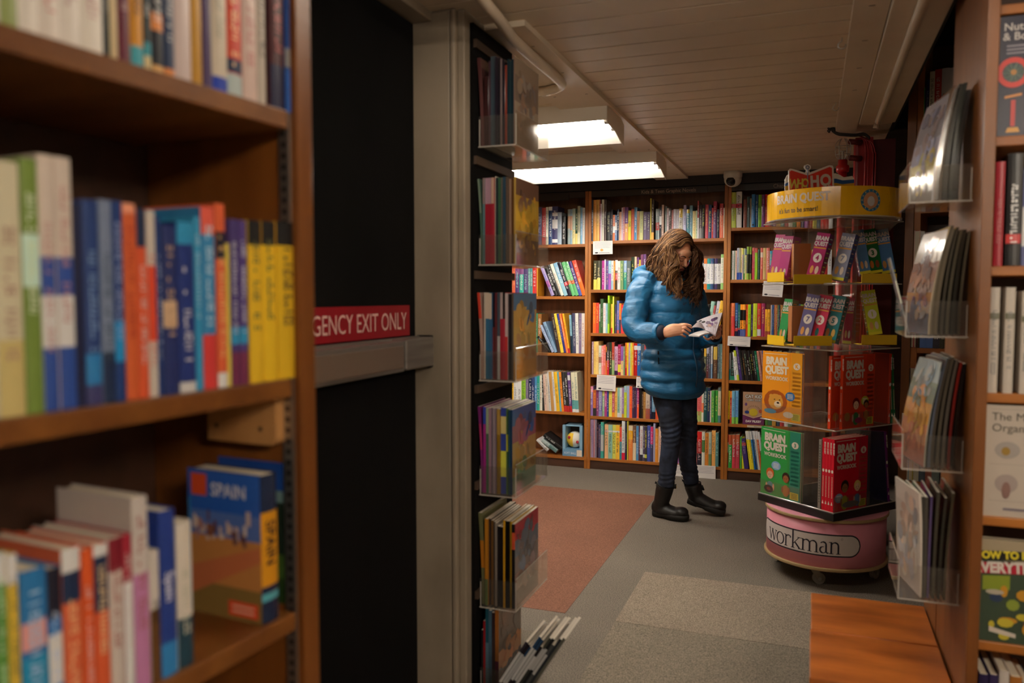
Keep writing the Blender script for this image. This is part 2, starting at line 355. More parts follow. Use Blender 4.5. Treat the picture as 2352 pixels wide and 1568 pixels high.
kid(MB().lathe([(.0, .0), (.029, 0), (.031, .01), (.031, .03), (.022, .035), (.022, .06), (0, .06)], 18, c=(pp.x, 4.35, zt - .05)), 'coupling', redpipe, t, True)
kid(MB().tube([(pp.x + .03, 4.36, zt + .02), (pp.x + .085, 4.40, zt + .02)], .014, 10).tube([(pp.x + .03, 4.36, zt + .10), (pp.x + .085, 4.40, zt + .10)], .014, 10), 'bracket', darkred, t, True)
g = MB(); cz = zt + .045
for k in range(6):
    q = k * math.pi / 3; cx_, cy_ = math.cos(q), math.sin(q)
    g.tube(smooth_path([(pp.x + .012 * cx_, 4.35 + .012 * cy_, zt + .012), (pp.x + .032 * cx_, 4.35 + .032 * cy_, zt + .03), (pp.x + .034 * cx_, 4.35 + .034 * cy_, zt + .09), (pp.x + .012 * cx_, 4.35 + .012 * cy_, zt + .115)], 4), .0018, 5)
for zz in (.035, .075): g.tube([(pp.x + .034 * math.cos(a), 4.35 + .034 * math.sin(a), zt + zz) for a in [i * math.pi / 8 for i in range(17)]], .0018, 5)
kid(g, 'wire_guard', steel, t)
kid(MB().tube([(pp.x, 4.35, zt + .005), (pp.x, 4.35, zt + .05)], .006, 8).lathe([(0, .05), (.014, .05), (.014, .054), (0, .054)], 12, c=(pp.x, 4.35, zt)), 'sprinkler_head', steel, t)
wr = MB()
pa = on(1908, 292, 'y', 4.33); wr_pts = [(1905, 285), (1912, 297), (1925, 305), (1945, 307), (1965, 308), (1985, 306), (1998, 315)]
for k in range(4):
    wr.tube(smooth_path([on(x, y + k * 1.6, 'y', 4.33 + .004 * k) for x, y in wr_pts]), .0032, 6)
rr = random.Random(3)
for k in range(9):
    q = [on(1910 + rr.uniform(-9, 9), 290 + rr.uniform(-12, 14), 'y', 4.33 + rr.uniform(-.02, .02)) for _ in range(4)]; q.append(q[0]); wr.tube(smooth_path(q, 6), .003, 5)
o = wr.build('wire_bundle', wirecol, smooth=True); tag(o, 'tangled bundle of black cables tied beneath the ceiling beside the red column', 'cable bundle')
for (x, y) in ((1934, 88 + 0), (1920, 236)):
    q = on(x, y, 'z', CEIL - .002); o = MB(); o.tube([(q.x + .012 * math.cos(a), q.y, q.z - .022 + .012 * math.sin(a)) for a in [math.pi / 2 + i * .45 for i in range(12)]], .002, 6)
    o.tube([(q.x, q.y, q.z - .01), (q.x, q.y, CEIL)], .002, 6)
    tag(o.build('ceiling_hook', steel, smooth=True), 'small metal hook in the ceiling boards ' + ('nearer the doorway' if y < 100 else 'nearer the red column'), 'hook')
for (x, y) in ((2150, 20), (2058, 254)):
    q = on(x, y, 'z', 2.09); o = MB().box((q.x - .03, q.y - .006, 2.105), (.3445, q.y + .006, 2.117))
    tag(o.build('ceiling_bracket', blackp), 'short black bracket sticking out from the dark ceiling edge ' + ('nearer the magazine racks' if y < 100 else 'beside the red column'), 'bracket')
# ================================================================== labels for books
CN = [('black', (.1, .1, .1)), ('white', (.92, .92, .92)), ('grey', (.55, .55, .56)), ('dark grey', (.27, .27, .29)), ('cream', (.92, .86, .66)), ('red', (.8, .13, .13)), ('dark red', (.45, .08, .1)), ('coral', (.88, .42, .36)),
      ('orange', (.9, .5, .15)), ('yellow', (.94, .82, .2)), ('lime', (.65, .82, .25)), ('green', (.25, .55, .28)), ('dark green', (.12, .27, .18)), ('mint', (.6, .82, .7)), ('teal', (.15, .5, .52)), ('light blue', (.5, .73, .87)),
      ('blue', (.18, .38, .72)), ('navy', (.12, .15, .36)), ('purple', (.45, .25, .55)), ('lilac', (.7, .62, .8)), ('pink', (.9, .62, .68)), ('magenta', (.72, .2, .5)), ('brown', (.4, .24, .14)), ('tan', (.76, .58, .36))]
def cname(c):
    if isinstance(c, str):
        if len(c) == 3: c = ''.join(ch * 2 for ch in c)
        c = tuple(int(c[i:i + 2], 16) / 255 for i in (0, 2, 4))
    return min(CN, key=lambda n: sum((a - b) ** 2 for a, b in zip(n[1], c)))[0]
ORD = 'first second third fourth fifth sixth seventh eighth ninth tenth eleventh twelfth thirteenth fourteenth fifteenth sixteenth seventeenth eighteenth nineteenth twentieth'.split()
def ordn(i):
    if i < 20: return ORD[i]
    t = {2: 'twenty', 3: 'thirty', 4: 'forty', 5: 'fifty'}[(i + 1) // 10]; u = (i + 1) % 10
    return {'twenty': 'twentieth', 'thirty': 'thirtieth', 'forty': 'fortieth', 'fifty': 'fiftieth'}[t] if u == 0 else t + '-' + ORD[u - 1]
def hyph(s): return s.replace(' ', '-')
def dsc(b):
    c = hyph(b['n']); o = [hyph(x) for x in b['bn'] if hyph(x) != c]
    return c + ('-and-' + o[0] if o else '')
def book_labels(bs, noun, where, cat, group):
    lab = []
    for i, b in enumerate(bs):
        th = 'thin ' if b['w'] < .014 else ('thick ' if b['w'] > .03 else '')
        p = hyph(bs[i - 1]['n']) if i else None; q = hyph(bs[i + 1]['n']) if i + 1 < len(bs) else None
        if p and q: nb = f'between {p} and {q} ones' if p != q else f'between two {p} ones'
        else: nb = f'at the row end beside a {p or q} one'
        s = f"{th}{dsc(b)} {noun} {nb}, {where}"
        if len(s.split()) > 16: s = f"{dsc(b)} {noun} {nb}, {where}"
        if len(s.split()) > 16: s = f"{th}{dsc(b)} {noun}, {ordn(i)} along {where}"
        lab.append(s)
    cnt = {}
    for s in lab: cnt[s] = cnt.get(s, 0) + 1
    for i, (b, s) in enumerate(zip(bs, lab)):
        if cnt[s] > 1 or s in USED:
            th = 'thin ' if b['w'] < .014 else ''
            s = f"{th}{dsc(b)} {noun}, {ordn(i)} along {where}"
            if len(s.split()) > 16: s = f"{dsc(b)} {noun}, {ordn(i)} along {where}"
        USED[s] = 1; tag(b['o'], s, cat, group)
# spine book: local frame, spine in the xz plane at y=0 facing -y, origin bottom left
def spine_book(name, M, w, h, d, feats, rr, mtl, parts=False, coverart=None):
    m = MB(); base = feats[0]; t = min(.0018, w * .15); pg = 'e8dcc2' if not parts else 'f0e6cf'; r = .0015
    dk = lambda c: c
    m.box((0, 0, 0), (t, d, h), base); m.box((w - t, 0, 0), (w, d, h), base)
    cv = min(w * .18, .004); n = 4
    # softly rounded spine
    pts = [(w * i / n, -cv * math.sin(math.pi * i / n) * .6) for i in range(n + 1)]
    bands = []
    for f in feats[1:]:
        if f[0] in '0123456789abcdef' and len(f) == 7: bands.append((int(f[3:5]) / 100, int(f[5:7]) / 99, f[:3]))
    cuts = sorted({0, 1, *[b[0] for b in bands], *[b[1] for b in bands]})
    for a, b in zip(cuts, cuts[1:]):
        col = base
        for x in bands:
            if x[0] - 1e-6 <= a and b <= x[1] + 1e-6: col = x[2]
        for i in range(n):
            (xa, ya), (xb, yb) = pts[i], pts[i + 1]
            m.add([(xa, ya, h * a), (xb, yb, h * a), (xb, yb, h * b), (xa, ya, h * b)], [(0, 1, 2, 3)], col)
    yt = -cv * .6 - .0004
    for f in feats[1:]:
        if f[0] == 't' and len(f) == 4:        # illegible print: small stacked strokes
            c = f[1:]; z = h * rr.uniform(.16, .24); ze = h * rr.uniform(.68, .82); gw = w * .5
            if rr.random() < .5: z, ze = h * rr.uniform(.3, .4), h * .88
            while z < ze:
                s = rr.uniform(.0025, .0045) * (1.4 if w > .02 else 1); x0 = w / 2 - gw / 2 * rr.uniform(.7, 1); x1 = w / 2 + gw / 2 * rr.uniform(.7, 1)
                if rr.random() < .82:
                    k = rr.random()
                    if k < .5: m.quad((x0, yt, z), (x1, yt, z), (x1, yt, z + s * .45), (x0, yt, z + s * .45), c)
                    if k > .35: m.quad((x0, yt, z), (x0 + gw * .3, yt, z), (x0 + gw * .3, yt, z + s), (x0, yt, z + s), c)
                    if k > .7: m.quad((x1 - gw * .3, yt, z), (x1, yt, z), (x1, yt, z + s), (x1 - gw * .3, yt, z + s), c)
                z += s * 1.35
        if f[0] == 'o':                       # small round mark near the foot
            m.disc(w / 2, h * .07, w * .28, w * .28, yt, f[1:] or '222', 10)
        if f[0] == 'T':                       # legible word(s): Tcol=words
            c, s = f[1:].split('='); s = s.replace('_', ' ')
            vs, _ = text_geo(s, .01, 'CENTER'); L = max(p[0] for p in vs) - min(p[0] for p in vs); sz = min(w * .75, h * .7 / L)
            m.text(s, sz, frame((w / 2 - sz * .33, yt - .0004, h * .54), (0, 0, -1), (1, 0, 0), (0, -1, 0)), c, .012)
    m.X = Matrix.Identity(4)
    if parts:
        p = MB(); p.box((t, .002, .002), (w - t, d - .004, h - .002), pg)
        e = bpy.data.objects.new(name, None); e.empty_display_size = .03; COL.objects.link(e); e.matrix_world = M
        o1 = m.build('cover', mtl); o1.parent = e; o2 = p.build('page_block', MATTE); o2.parent = e
        return e
    m.box((t, .001, .002), (w - t, d - .003, h - .002), pg)
    o = m.build(name, mtl); o.matrix_world = M
    return o
def row(name, noun, spec, ox, oy, s, plane_y, z, where, cat, group, seed, fillto=None, maxd=.17):
    rr = random.Random(seed); toks = spec.split(); bs = []
    items = []
    for tk in toks:
        if tk[0] == '_': items.append(('end', float(tk[1:]))); continue
        a = tk.split(','); items.append(('b', float(a[0]), float(a[1]), a[2].split(':'), float(a[3][1:]) if len(a) > 3 else 0.0))
    for i, it in enumerate(items):
        if it[0] != 'b': continue
        x0 = it[1]; nx = next((j[1] for j in items[i + 1:i + 2]), x0 + 40)
        pyb = oy + 0
        P0 = on(ox + x0 / s, EYEPY(plane_y, z, ox + x0 / s), 'y', plane_y); P1 = on(ox + nx / s, EYEPY(plane_y, z, ox + nx / s), 'y', plane_y)
        wd = P1.x - P0.x - .0004
        top = on(ox + x0 / s, oy + it[2] / s, 'y', plane_y).z; h = max(.1, top - z); lean = it[4] / s * (5.74 / FPX)
        ang = math.atan2(lean, h) if lean else 0.0
        wd *= math.cos(ang); h = h / math.cos(ang) if ang else h; h = min(h, .30)
        back = rr.uniform(0, .012); d = min(maxd, h * rr.uniform(.62, .76))
        M = Matrix.Translation((P0.x, plane_y + .004 + back, z + (.0003 if ang >= 0 else wd * math.sin(-ang)))) @ Matrix.Rotation(-ang, 4, 'Y')
        o = spine_book(name, M, max(wd, .004), h, d, it[3], rr, PRINT if rr.random() < .6 else GLOSS)
        bn = [cname(f[:3]) for f in it[3][1:] if len(f) == 7 and f[0] in '0123456789abcdef']
        bs.append(dict(o=o, n=cname(it[3][0]), bn=bn, w=wd))
    book_labels(bs, noun, where, cat, group)
    return bs
def EYEPY(py_plane, z, px):        # picture height at which (plane y, z) is seen in column px: solved on the sight line
    lo, hi = 0., 1568.
    for _ in range(30):
        m = (lo + hi) / 2
        if on(px, m, 'y', py_plane).z > z: lo = m
        else: hi = m
    return lo
# ================================================================== bookcases along the back wall
BY = 5.72; BD = .27
def bookcase(name, label, x0, x1, zs, y, depth, kick, posts=(.022, .022), top=2.06, th=.022, wv=wood, extra=None, rz=0):
    t = empty(name, (x0, y, 0), rz); tag(t, label, 'bookcase')
    W = x1 - x0
    def k(nm, a, b, m, bevel=.0015): 
        o = MB().box(a, b).build(nm, m, t, bevel=bevel); return o
    k('side_panel', (0, 0, 0), (posts[0], depth, top), wv); k('side_panel', (W - posts[1], 0, 0), (W, depth, top), wv)
    k('back_panel', (posts[0], depth - .012, kick), (W - posts[1], depth - .002, top), woodback, 0)
    for z in zs: k('shelf', (posts[0], .004, z - th), (W - posts[1], depth - .012, z), woodx)
    k('kickboard', (posts[0], .012, .0), (W - posts[1], .03, zs[0] - th), darkwood)
    k('top_rail', (posts[0], .0, top - .045), (W - posts[1], .02, top), mat('dark_header', '2a1c14', .5))
    return t
ZM = [.087, .40, .711, 1.018, 1.338, 1.695]; ZL = [.083, .419, .863, 1.29, 1.676]; ZR = [.085, .399, .705, 1.013, 1.405, 1.763]
bookcase('bookcase', 'wooden bookcase with leaning books and a boxed plush ball on its bottom shelf', -2.62, -1.556, ZL, BY, BD, .06)
bookcase('bookcase', 'wide wooden bookcase of graphic novels behind the woman in blue', -1.554, -.56, ZM, BY, BD, .06)
bookcase('bookcase', 'wooden bookcase of chapter books under the dome camera', -.558, .42, ZR, BY, BD, .06)
# header signs
def header(x0, x1, words, px, label):
    o = MB().box((x0, BY - .012, 2.012), (x1, BY - .001, 2.05), '241a15')
    q = on(px, 427, 'y', BY - .013).x
    o.text(words, .036, frame((q, BY - .0135, 2.022), (1, 0, 0), (0, 0, 1), (0, -1, 0)), 'a08c78', 0, .92, 'LEFT')
    tag(o.build('shelf_sign', PRINT), label, 'sign')
header(-1.42, -.70, 'Kids & Teen Graphic Novels', 1473, 'dark header sign reading graphic novels above the shelves behind the woman')
header(-.45, .30, 'Chapter Books', 1776, 'dark header sign reading chapter above the bookcase under the dome camera')
o = MB().box((-2.3, BY - .012, 2.0), (-1.70, BY - .001, 2.045), '241a15'); tag(o.build('shelf_sign', PRINT), 'blank dark header sign over the bookcase at the doorway end', 'sign')
tag(MB().box((-2.62, BY - .02, 2.062), (.42, 6.01, CEIL - .0005)).build('cornice_board', mat('dark_cornice', '1b1411', .6)), 'dark cornice board filling between the back bookcases and the ceiling', 'cornice')
# ---- rows of books
A = (1350, 440, 7.127)
row('graphic_novel', 'graphic novel', "50,75,334:tddd 82,55,ea5:tc83 130,58,eb6:tb83 185,100,b65:teee 203,200,ede:t999 222,130,ddc:t777 262,55,544:t998 _298 302,330,1c1c1c:tdda:2229399 360,292,223:tbbb 403,380,e85:tfff:fff3055 440,380,79c:tfff:fff4070 472,285,235:tfff 505,330,eb9:tb76 545,260,dcd:ta78 572,255,c89:tfed 602,255,748:tfff:ea60050 657,310,ed3:T222=CAPE 705,285,d64:tb43 755,255,59c:tfff 800,320,b85:t964 845,320,cc8:t897 903,330,657:tccb 962,330,546:tccb _1012 1015,110,dc5 1036,130,432:teed:ea40018 _1078 1105,280,899:tccc:a443055 1165,245,223:tfff:fff4570 1203,215,ecb:t976 _1238 1260,240,899:tcba 1287,270,edd:t947 1320,280,544:tbaa 1368,300,c88:tfee 1395,285,ece6f0:t99a 1440,285,e6e2ea:t99a 1486,275,ece8d8:t332:ec47099 1541,280,e8e4e8:t99a 1562,220,cce:t667 _1605 1612,290,59a:tffe:dc38799 1658,225,8bc:t446 1708,315,ed9:tc94 1762,310,dec:t465 1786,150,c55:tfff:fff0055 _1812 1818,220,433:tcbb:9990030 1864,215,222:tdd5 1912,212,d56:tfb8 1966,215,247:tee6 2022,265,c33:tfcc 2050,160,b35:tecc:7580070 2104,290,223:taaa 2150,195,b22:tfb9:e750065 2214,265,ddc:t998 _2236",
    *A, BY, ZM[5], 'top shelf behind the woman', 'book', 'graphic novels on the top shelf', 11)
A = (1350, 550, 7.127)
row('graphic_novel', 'graphic novel', "88,345,443:teda:ed60035 143,345,443:teda:ed60040 198,350,222 225,345,b49:tfcf 268,325,ede:t968 290,350,659:tea9 332,345,ade:t857:a5b0055 375,345,eee:t648:acd0030 415,350,e94:tfe8 440,335,543:teee:c443255:eee6599 480,350,f0efe8:ta67 527,345,796:tee9 580,345,298:tefb:9be6099 630,350,677:tddd _698 702,285,343:tdd6 760,280,eca:tb86 796,290,637:tfff 832,330,dc3 860,245,857:tfff 900,240,758:tfff _946 1000,330,b65:tfed 1050,330,456:tddd 1110,320,357:tfff 1170,330,c9a:t534 1230,335,694:tffe 1290,325,a33:tfdd 1350,330,eee:t866 1410,335,446:tddf 1470,340,da5:t863 1530,330,578:tfff 1590,335,945:tfed 1650,330,7ab:t345 1710,335,ddd:t757 1770,320,e94:t843 1835,310,ccc:t999:4458599:4451018 1893,310,eee:tc99:e848399:e840018 1947,310,eee:t9ab:3998399:3990018 2003,310,eee:t99b:3588399:3580018 2057,310,eee:t99b:4368399:4360018 2114,310,eee:t888:3338399:3330018 2170,240,eed:t9b9:9c70018:9c79099 _2226",
    *A, BY, ZM[4], 'second shelf behind the woman', 'book', 'graphic novels on the second shelf', 12)
A = (1350, 670, 7.127)
row('graphic_novel', 'graphic novel', "78,180,f73:teb5 128,180,d43:tec5 178,200,ddd:t585:5850040 196,115,464:t8a7 245,185,fee:tc86:ffe0020 286,195,9cd:teee _318 320,62,be3:t694:6a42580 _348 370,200,fc5:ta64:d330018 398,80,ee5 _422 440,210,446:tea8 464,145,67b:td9c:c540010 505,190,f93:t446:3450045 540,210,e44:tfcc 600,250,364:tefe 660,240,ed7:t664 720,220,549:tedf 780,230,c33:tfee 840,240,eee:t466 900,210,3a8:tdfe 960,230,f95:t533 1020,240,445:tccc 1080,220,a9c:t446 1140,230,de5:t564 1200,220,d68:tfee 1260,240,268:tcef 1320,230,333:teda 1380,250,fa4:t542 1440,230,6ab:tefe 1500,240,b43:tfdb 1560,230,eed:t966 1620,235,746:tfdf 1680,230,4a6:tdfd _1735 1760,225,eec:t665,L-80 1812,220,ded:t345,L-75 1866,210,222:tdda,L-85 1918,160,adc:t568,L-90 1978,225,c66:tfed,L-60 2028,155,dde:t446,L-80 2080,150,fc4:t432,L-80 _2142",
    *A, BY, ZM[3], 'third shelf behind the woman', 'book', 'graphic novels on the third shelf', 13)
row('graphic_novel', 'graphic novel', "62,815,b9a:tfff 90,815,fd7:td96 130,815,fd8:td96 170,880,eed:ta97:a764060 215,885,f99:tfee 252,870,e76:tecc 290,900,e92:t222:2225080 305,835,433:tfff:c230045 346,830,343:tec9 388,825,544:tdcb:b434599:9b70045 430,895,dac:t655:3240015 484,865,a25:tfcc:ed41035 534,895,fd9:t758:96b5099 576,900,897:tcdb 604,835,e83:tfe5:c330060 636,835,fd3:td94 662,835,b9c:tee9 690,835,de5:tc93 716,840,f93:tdf8 747,845,b22:tfcb:eee8092 803,850,26a:tdda:cde8092 860,860,456:tddd 920,870,a44:tedd 980,865,567:tddd 1040,870,da5:t432 1100,860,386:tdff 1160,865,eee:t567 1220,870,634:tecd 1280,860,f76:t433 1340,870,468:tddd 1400,865,dd6:t554 1460,870,935:tfdd 1520,860,9bd:t456 1580,865,444:tddd 1640,870,ea6:t643 1700,860,5a7:tefe 1760,870,b57:tfde 1820,865,345:tbcd 1880,905,333:taa8 1898,905,554:tcc9:eb37099 1934,910,333:tbbc:bbc8099:6330045 1972,895,556:tbbb 2005,895,eee:t88a:8ac0045 _2036 2052,900,643:tba8:db56099 2114,855,678:tbcc:8aa0015 2142,855,577:tabb 2168,855,688:tbcc _2198",
    *A, BY, ZM[2], 'fourth shelf behind the woman', 'book', 'graphic novels on the fourth shelf', 14)
A = (1340, 870, 7.84)
row('graphic_novel', 'graphic novel', "105,135,97b:tfff:e9b8099 165,200,333:tea5:2577045:c633099 222,200,847:teab:d478080 270,210,99c:teed:77b2040 330,215,9b9:tefe:dd78099 373,215,b48:tfdf 420,215,349:tddf 448,215,ee6:te74 507,150,c56:tfdd:f930015 555,160,fc6:tb83 603,165,9cb:t566:eee0015 648,165,eee:tb9a 687,165,a8b:tedf:ea40012 725,130,de4:t8a3:acd8099 772,130,abd:tb9d:abd0070 820,135,f64:tfa2 872,155,435:tdaa 905,155,424:tcaa 938,155,547:tbbc 955,150,b37:tedd:f640045 _992 1000,155,1a1718 1040,230,432:tb98 1072,240,b84:t643 1115,260,cba:t766:a540040 1192,270,224:t99b 1225,290,69b:tcde:2230030 1290,330,d53:tfd8 _1345 1350,330,eed:ta87:a8b0030 1410,330,5aa:teff 1470,340,ca4:t653 1530,330,b9c:t534 1590,340,356:tccc 1650,335,e86:t643 1710,330,7a7:t354 1770,340,c45:tfdd 1830,330,ddd:t577 1880,335,748:tedf _1912",
    *A, BY, ZM[1], 'fifth shelf beside her knees', 'book', 'graphic novels on the fifth shelf', 15)
A = (1580, 870, 6.535)
row('graphic_novel', 'graphic novel', "30,330,d67:tfcc 52,260,433:teee 84,240,246:tcdf:56a0030 128,205,e77:td55:bc70035 200,180,eed:tca8:f853060 230,130,255:teee 282,135,235:tcc7 328,180,ecd:t7a7 345,175,5a5:tcd6 395,175,4a4:tcd6 445,130,ddb:tb84:6779099:5880020 _488",
    *A, BY, ZM[1], 'fifth shelf past her knees', 'book', 'graphic novels on the fifth shelf past the woman', 16)
row('graphic_novel', 'graphic novel', "100,920,e88:tfee 132,790,a33:tfdd:2230035:c227099 203,795,eed:t697:5844075 250,810,d83:t544 306,800,bcb:t787:7960035 350,775,fb6:t875 408,805,588:tadd _456",
    *A, BY, ZM[0], 'bottom shelf past her shins', 'book', 'graphic novels on the bottom shelf past the woman', 17)
A = (1340, 870, 7.84)
row('graphic_novel', 'graphic novel', "48,730,eee:t333 72,730,d65 87,730,9c9:t686 108,730,98a:t657:a980055 132,730,a8a:t546 155,730,98a:t657 180,730,e64 192,730,a9a:t657 214,730,878:t657 232,800,323:t966 268,830,446:tb87 305,780,4a9:tbcc:bbb2065 _360 375,820,eb8:t333:ecc7882 440,825,9cb:t333:ddd7882 512,830,dd6:t333:eee7882 577,830,fc4:t333:eee7882 645,870,e54:t9cd:4890055 685,760,e8e8e8:t333:d240018 742,770,334:taaa _776 782,760,dc4 _800 805,840,e84:tec7:fb26085:edb8599 880,845,754:tec9:edb0050 940,850,59c:tdef 985,850,634:tcbb 1010,850,eee:tc55:3340018 1065,860,546:teee:ddd1020 1100,860,444:tee5:dd51020 1140,840,45a:tdde 1200,865,d37:tddf:4460050 1248,800,aac:t99c 1285,900,e93:tfc8 1340,870,ecb:tb88 1410,860,678:tddd 1470,850,c55:tfee 1530,860,ed8:t865 1590,850,487:tdfe 1650,860,a6b:tedf 1710,850,eee:t765 1770,860,346:tccd 1830,860,e95:t643 1890,850,78b:teef 1950,860,b43:tfdd _2000",
    *A, BY, ZM[0], 'bottom shelf beside her boots', 'book', 'graphic novels on the bottom shelf', 18)
# right-hand bay: chapter books
A = (1660, 420, 6.53)
row('chapter_book', 'chapter book', "120,140,bc4:t785:c555566 195,130,e8e8e4:t433:d355566 _280 305,245,843:ta65 357,205,466:t9ba 378,205,244 400,230,ba8:t766 428,170,38c:t9bd:o 480,175,258:t8ac 527,175,8c2:t463 577,175,848:tc9c 626,170,c22:td66 688,170,a23:td77 745,180,474:tcca 800,190,c94:t542 850,180,357:tbcc 905,190,b55:tecc 960,180,ccc:t666 1010,190,454:tcca 1065,180,a9c:t445 1120,190,c73:t542 1175,190,567:tccc 1230,180,832:tdbb 1290,190,8a9:t344 1350,190,ddb:t655 1410,190,334:tbbb 1470,190,947:tdcc 1530,190,595:tdda 1590,190,c44:tedd _1650",
    *A, BY, ZR[5], 'top shelf under the dome camera', 'book', 'chapter books on the top shelf', 21)
row('chapter_book', 'chapter book', "118,1015,564:tbb8 135,1015,ddd:t464 160,1015,898:t566 184,1015,ecb:tb65 208,975,ccd:t47a:35a0022 238,975,bb9:t47a:35a0022 262,975,ed9:tb85:35a0022 285,980,cbb:t895:dd68099 307,980,cdb:t7a6:6a50020 330,990,dc7:t48a:3478099 352,955,9b4:t553:2221976 388,955,9b4:t553:2221976 _424 435,970,c45:tdaa:e879099 454,970,c45:tdaa 473,975,9c2:t7a3:c548599 494,975,9c2:t7a3:c548599 _515 520,995,243:t686 _556 560,975,d65:tfcb:edc7085 598,975,db7:tb74 647,975,d76:tfee 700,1020,237:tec5:4ac5099 735,1010,857:tedf 790,1000,ca6:t543 850,1000,588:tdee 910,1010,b44:tedd 970,1000,ddc:t655 1030,1000,363:tded 1090,1010,e95:t542 1150,1000,446:tccd 1210,1000,a5a:tedf 1270,1010,c33:tedd 1330,1000,ee7:t554 1390,1000,578:tddd 1450,1000,d33:tfdd 1510,1010,c22:tedd 1570,1000,eee:t666 _1630",
    *A, BY, ZR[4], 'second shelf below the dome camera', 'book', 'chapter books on the second shelf', 22)
A = (1660, 640, 6.27)
row('chapter_book', 'chapter book', "92,350,b63:tda8 122,350,e85:tc54:d440060 168,350,36a:tbce:2240045:c441525 212,370,377:t9bb:c332026:2250019 245,370,fa3:t222:1115082:56a0022 285,370,fa3:t222:1115082:56a0022 325,370,e53:teb8 358,370,be3:t382 400,370,546:tbac 432,355,de4:tc55 490,355,d33:t9b7:eee0222 546,355,a36:tec6 _602 605,440,fb3:t864:b540020 642,440,fb3:t864:b540020 _680 685,380,dcc:tb77 700,380,57a:tcdd 716,380,36a:tbcd 732,380,b65:tdcc 748,380,c94:t665 764,380,c65:tddd 780,380,795:tded 797,380,357:tccc 815,380,b84:tdcc 860,370,746:tddd 910,360,ddd:t577 960,370,b33:tedd 1010,370,fc5:t743 1060,360,368:tcdf 1110,370,8b5:t463 1160,360,d76:tfee 1210,370,334:tbbb 1260,360,e93:t643 1310,370,89b:t334 1360,360,c44:tedd _1410",
    *A, BY, ZR[3], 'third shelf below the dome camera', 'book', 'chapter books on the third shelf', 23)
row('chapter_book', 'chapter book', "78,1070,bbb:t677:3990040 108,1050,222:t7a9:2860015 170,1060,eee:t333,L38 205,1035,f0f0e6:t555:de40018:de48099,L55 240,980,548:tbac,L68 282,1030,222:t665,L62 318,1035,2a2320:tb84,L60 350,1035,222:t9b9,L60 382,1040,2a2320:teee,L60 413,1040,1d1d1f:t9b6,L60 443,1040,2a2320:tdc6,L60 473,1042,222:tddd,L60 506,1045,275:tada:1863045,L60 540,1045,c87:tdcc,L56 578,1045,d98:tecb,L54 612,1045,46b:tcce,L52 645,1050,b9a:tedd,L50 690,1050,433:tbbb,L45 740,1050,c65:tfed,L30 800,1050,697:tdfd,L20 860,1060,dcb:t765 920,1050,356:tccc 980,1060,b44:tedd 1040,1050,cc8:t554 1100,1060,658:tccd _1160",
    *A, BY, ZR[2], 'fourth shelf below the dome camera', 'book', 'chapter books on the fourth shelf', 24)
A = (1580, 870, 6.535)
row('chapter_book', 'chapter book', "572,175,fd2:t665:2220012 622,185,c43:tfc9:f938099 655,180,7bd:t56b:8c50020 703,180,7be:t56b:8c50020 _752 1158,205,334:tedd:25a2560:5940018 1200,230,475:tddd:334 1260,200,c94:t543 1320,210,456:tccc 1380,205,b44:tfdd 1440,210,ddd:t667 1500,205,586:tded _1560",
    *A, BY, ZR[1], 'fifth shelf beside the face-out comic', 'book', 'chapter books on the fifth shelf', 25)
row('chapter_book', 'chapter book', "548,830,d22:tfff:eee4575 603,838,3a4:tfff:b537099 657,840,d45:teee:c647099 710,840,c45:teee:c647099 _768 776,870,5a4:tbd7 805,880,ee3:t884,L22 845,900,437:tb9c:c547585,L60 _915 928,790,fe3:t664:eee7899,L75 962,790,fe3:t664:eee7899,L75 995,790,27b:tade:eee7899,L75 1025,790,57a:tade:eee7899,L75 1055,790,eed:tc87:eee7899,L75 1085,790,d63:tfdb:eee7899,L75 1118,800,263:tbdb:eee5099,L75 _1150 1165,930,433:tbaa,L60 1188,930,544:tbbb,L60 1210,935,665:tcbb,L60 1240,900,346:tccc 1300,890,b54:tecc 1360,900,cc9:t554 1420,890,476:tded _1480",
    *A, BY, ZR[0], 'bottom shelf below the face-out comic', 'book', 'chapter books on the bottom shelf', 26)
# left-hand bay: leaning picture books
A = (1170, 450, 6.27)
row('picture_book', 'book', "100,170,947:tedd 160,160,ddd:t667 220,170,356:tcdd 280,165,c83:t543 340,170,8a9:t344 400,160,557:tccd 460,170,b44:tedd 520,160,eed:t556 _555 558,155,247:tfff:eee9099 610,150,3a3a6e:teee:eee7583:eee4265:eee0514 690,235,abc:t9ab 748,285,222:teee _800 830,190,9aa:tcba:c974580 866,190,8ab:tcba:c974080 900,180,bcb:t9a7:ed90040 942,190,354:tdd9:ed80030 978,145,bb9:t776:ddb0030 1015,165,8bd:teef 1045,170,ddd:tb97 _1080",
    *A, BY, ZL[4], 'top shelf near the hanging rack', 'book', 'books on the top shelf by the doorway', 31)
row('picture_book', 'book', "20,1030,d64:tfc8 50,1030,d64:tfc8 82,1045,547:tadd:8588099 140,1050,3a9:tefe:8588099 200,1050,547:tadd 262,1040,699:tefe 292,1040,599:tefe 328,1025,c33:tfee 385,1040,d92 _400 600,1020,a9c:t56b:b6a3050,L180 650,1010,222:tfff,L180 700,1000,222:tfff,L180 742,985,eed:tc98,L178 785,970,9cd:tfff:3345099:8bd5099,L176 845,965,223:tfff:c233040,L176 900,957,6b7:tded:c633545,L174 950,955,6b7:tded:c633545,L174 1000,950,427:tfff:45a0030,L172 1048,935,e54:tfdc:e730050,L165 _1108",
    *A, BY, ZL[3], 'slanting row near the hanging rack', 'book', 'leaning books on the second shelf by the doorway', 32)
A = (1160, 680, 3.92)
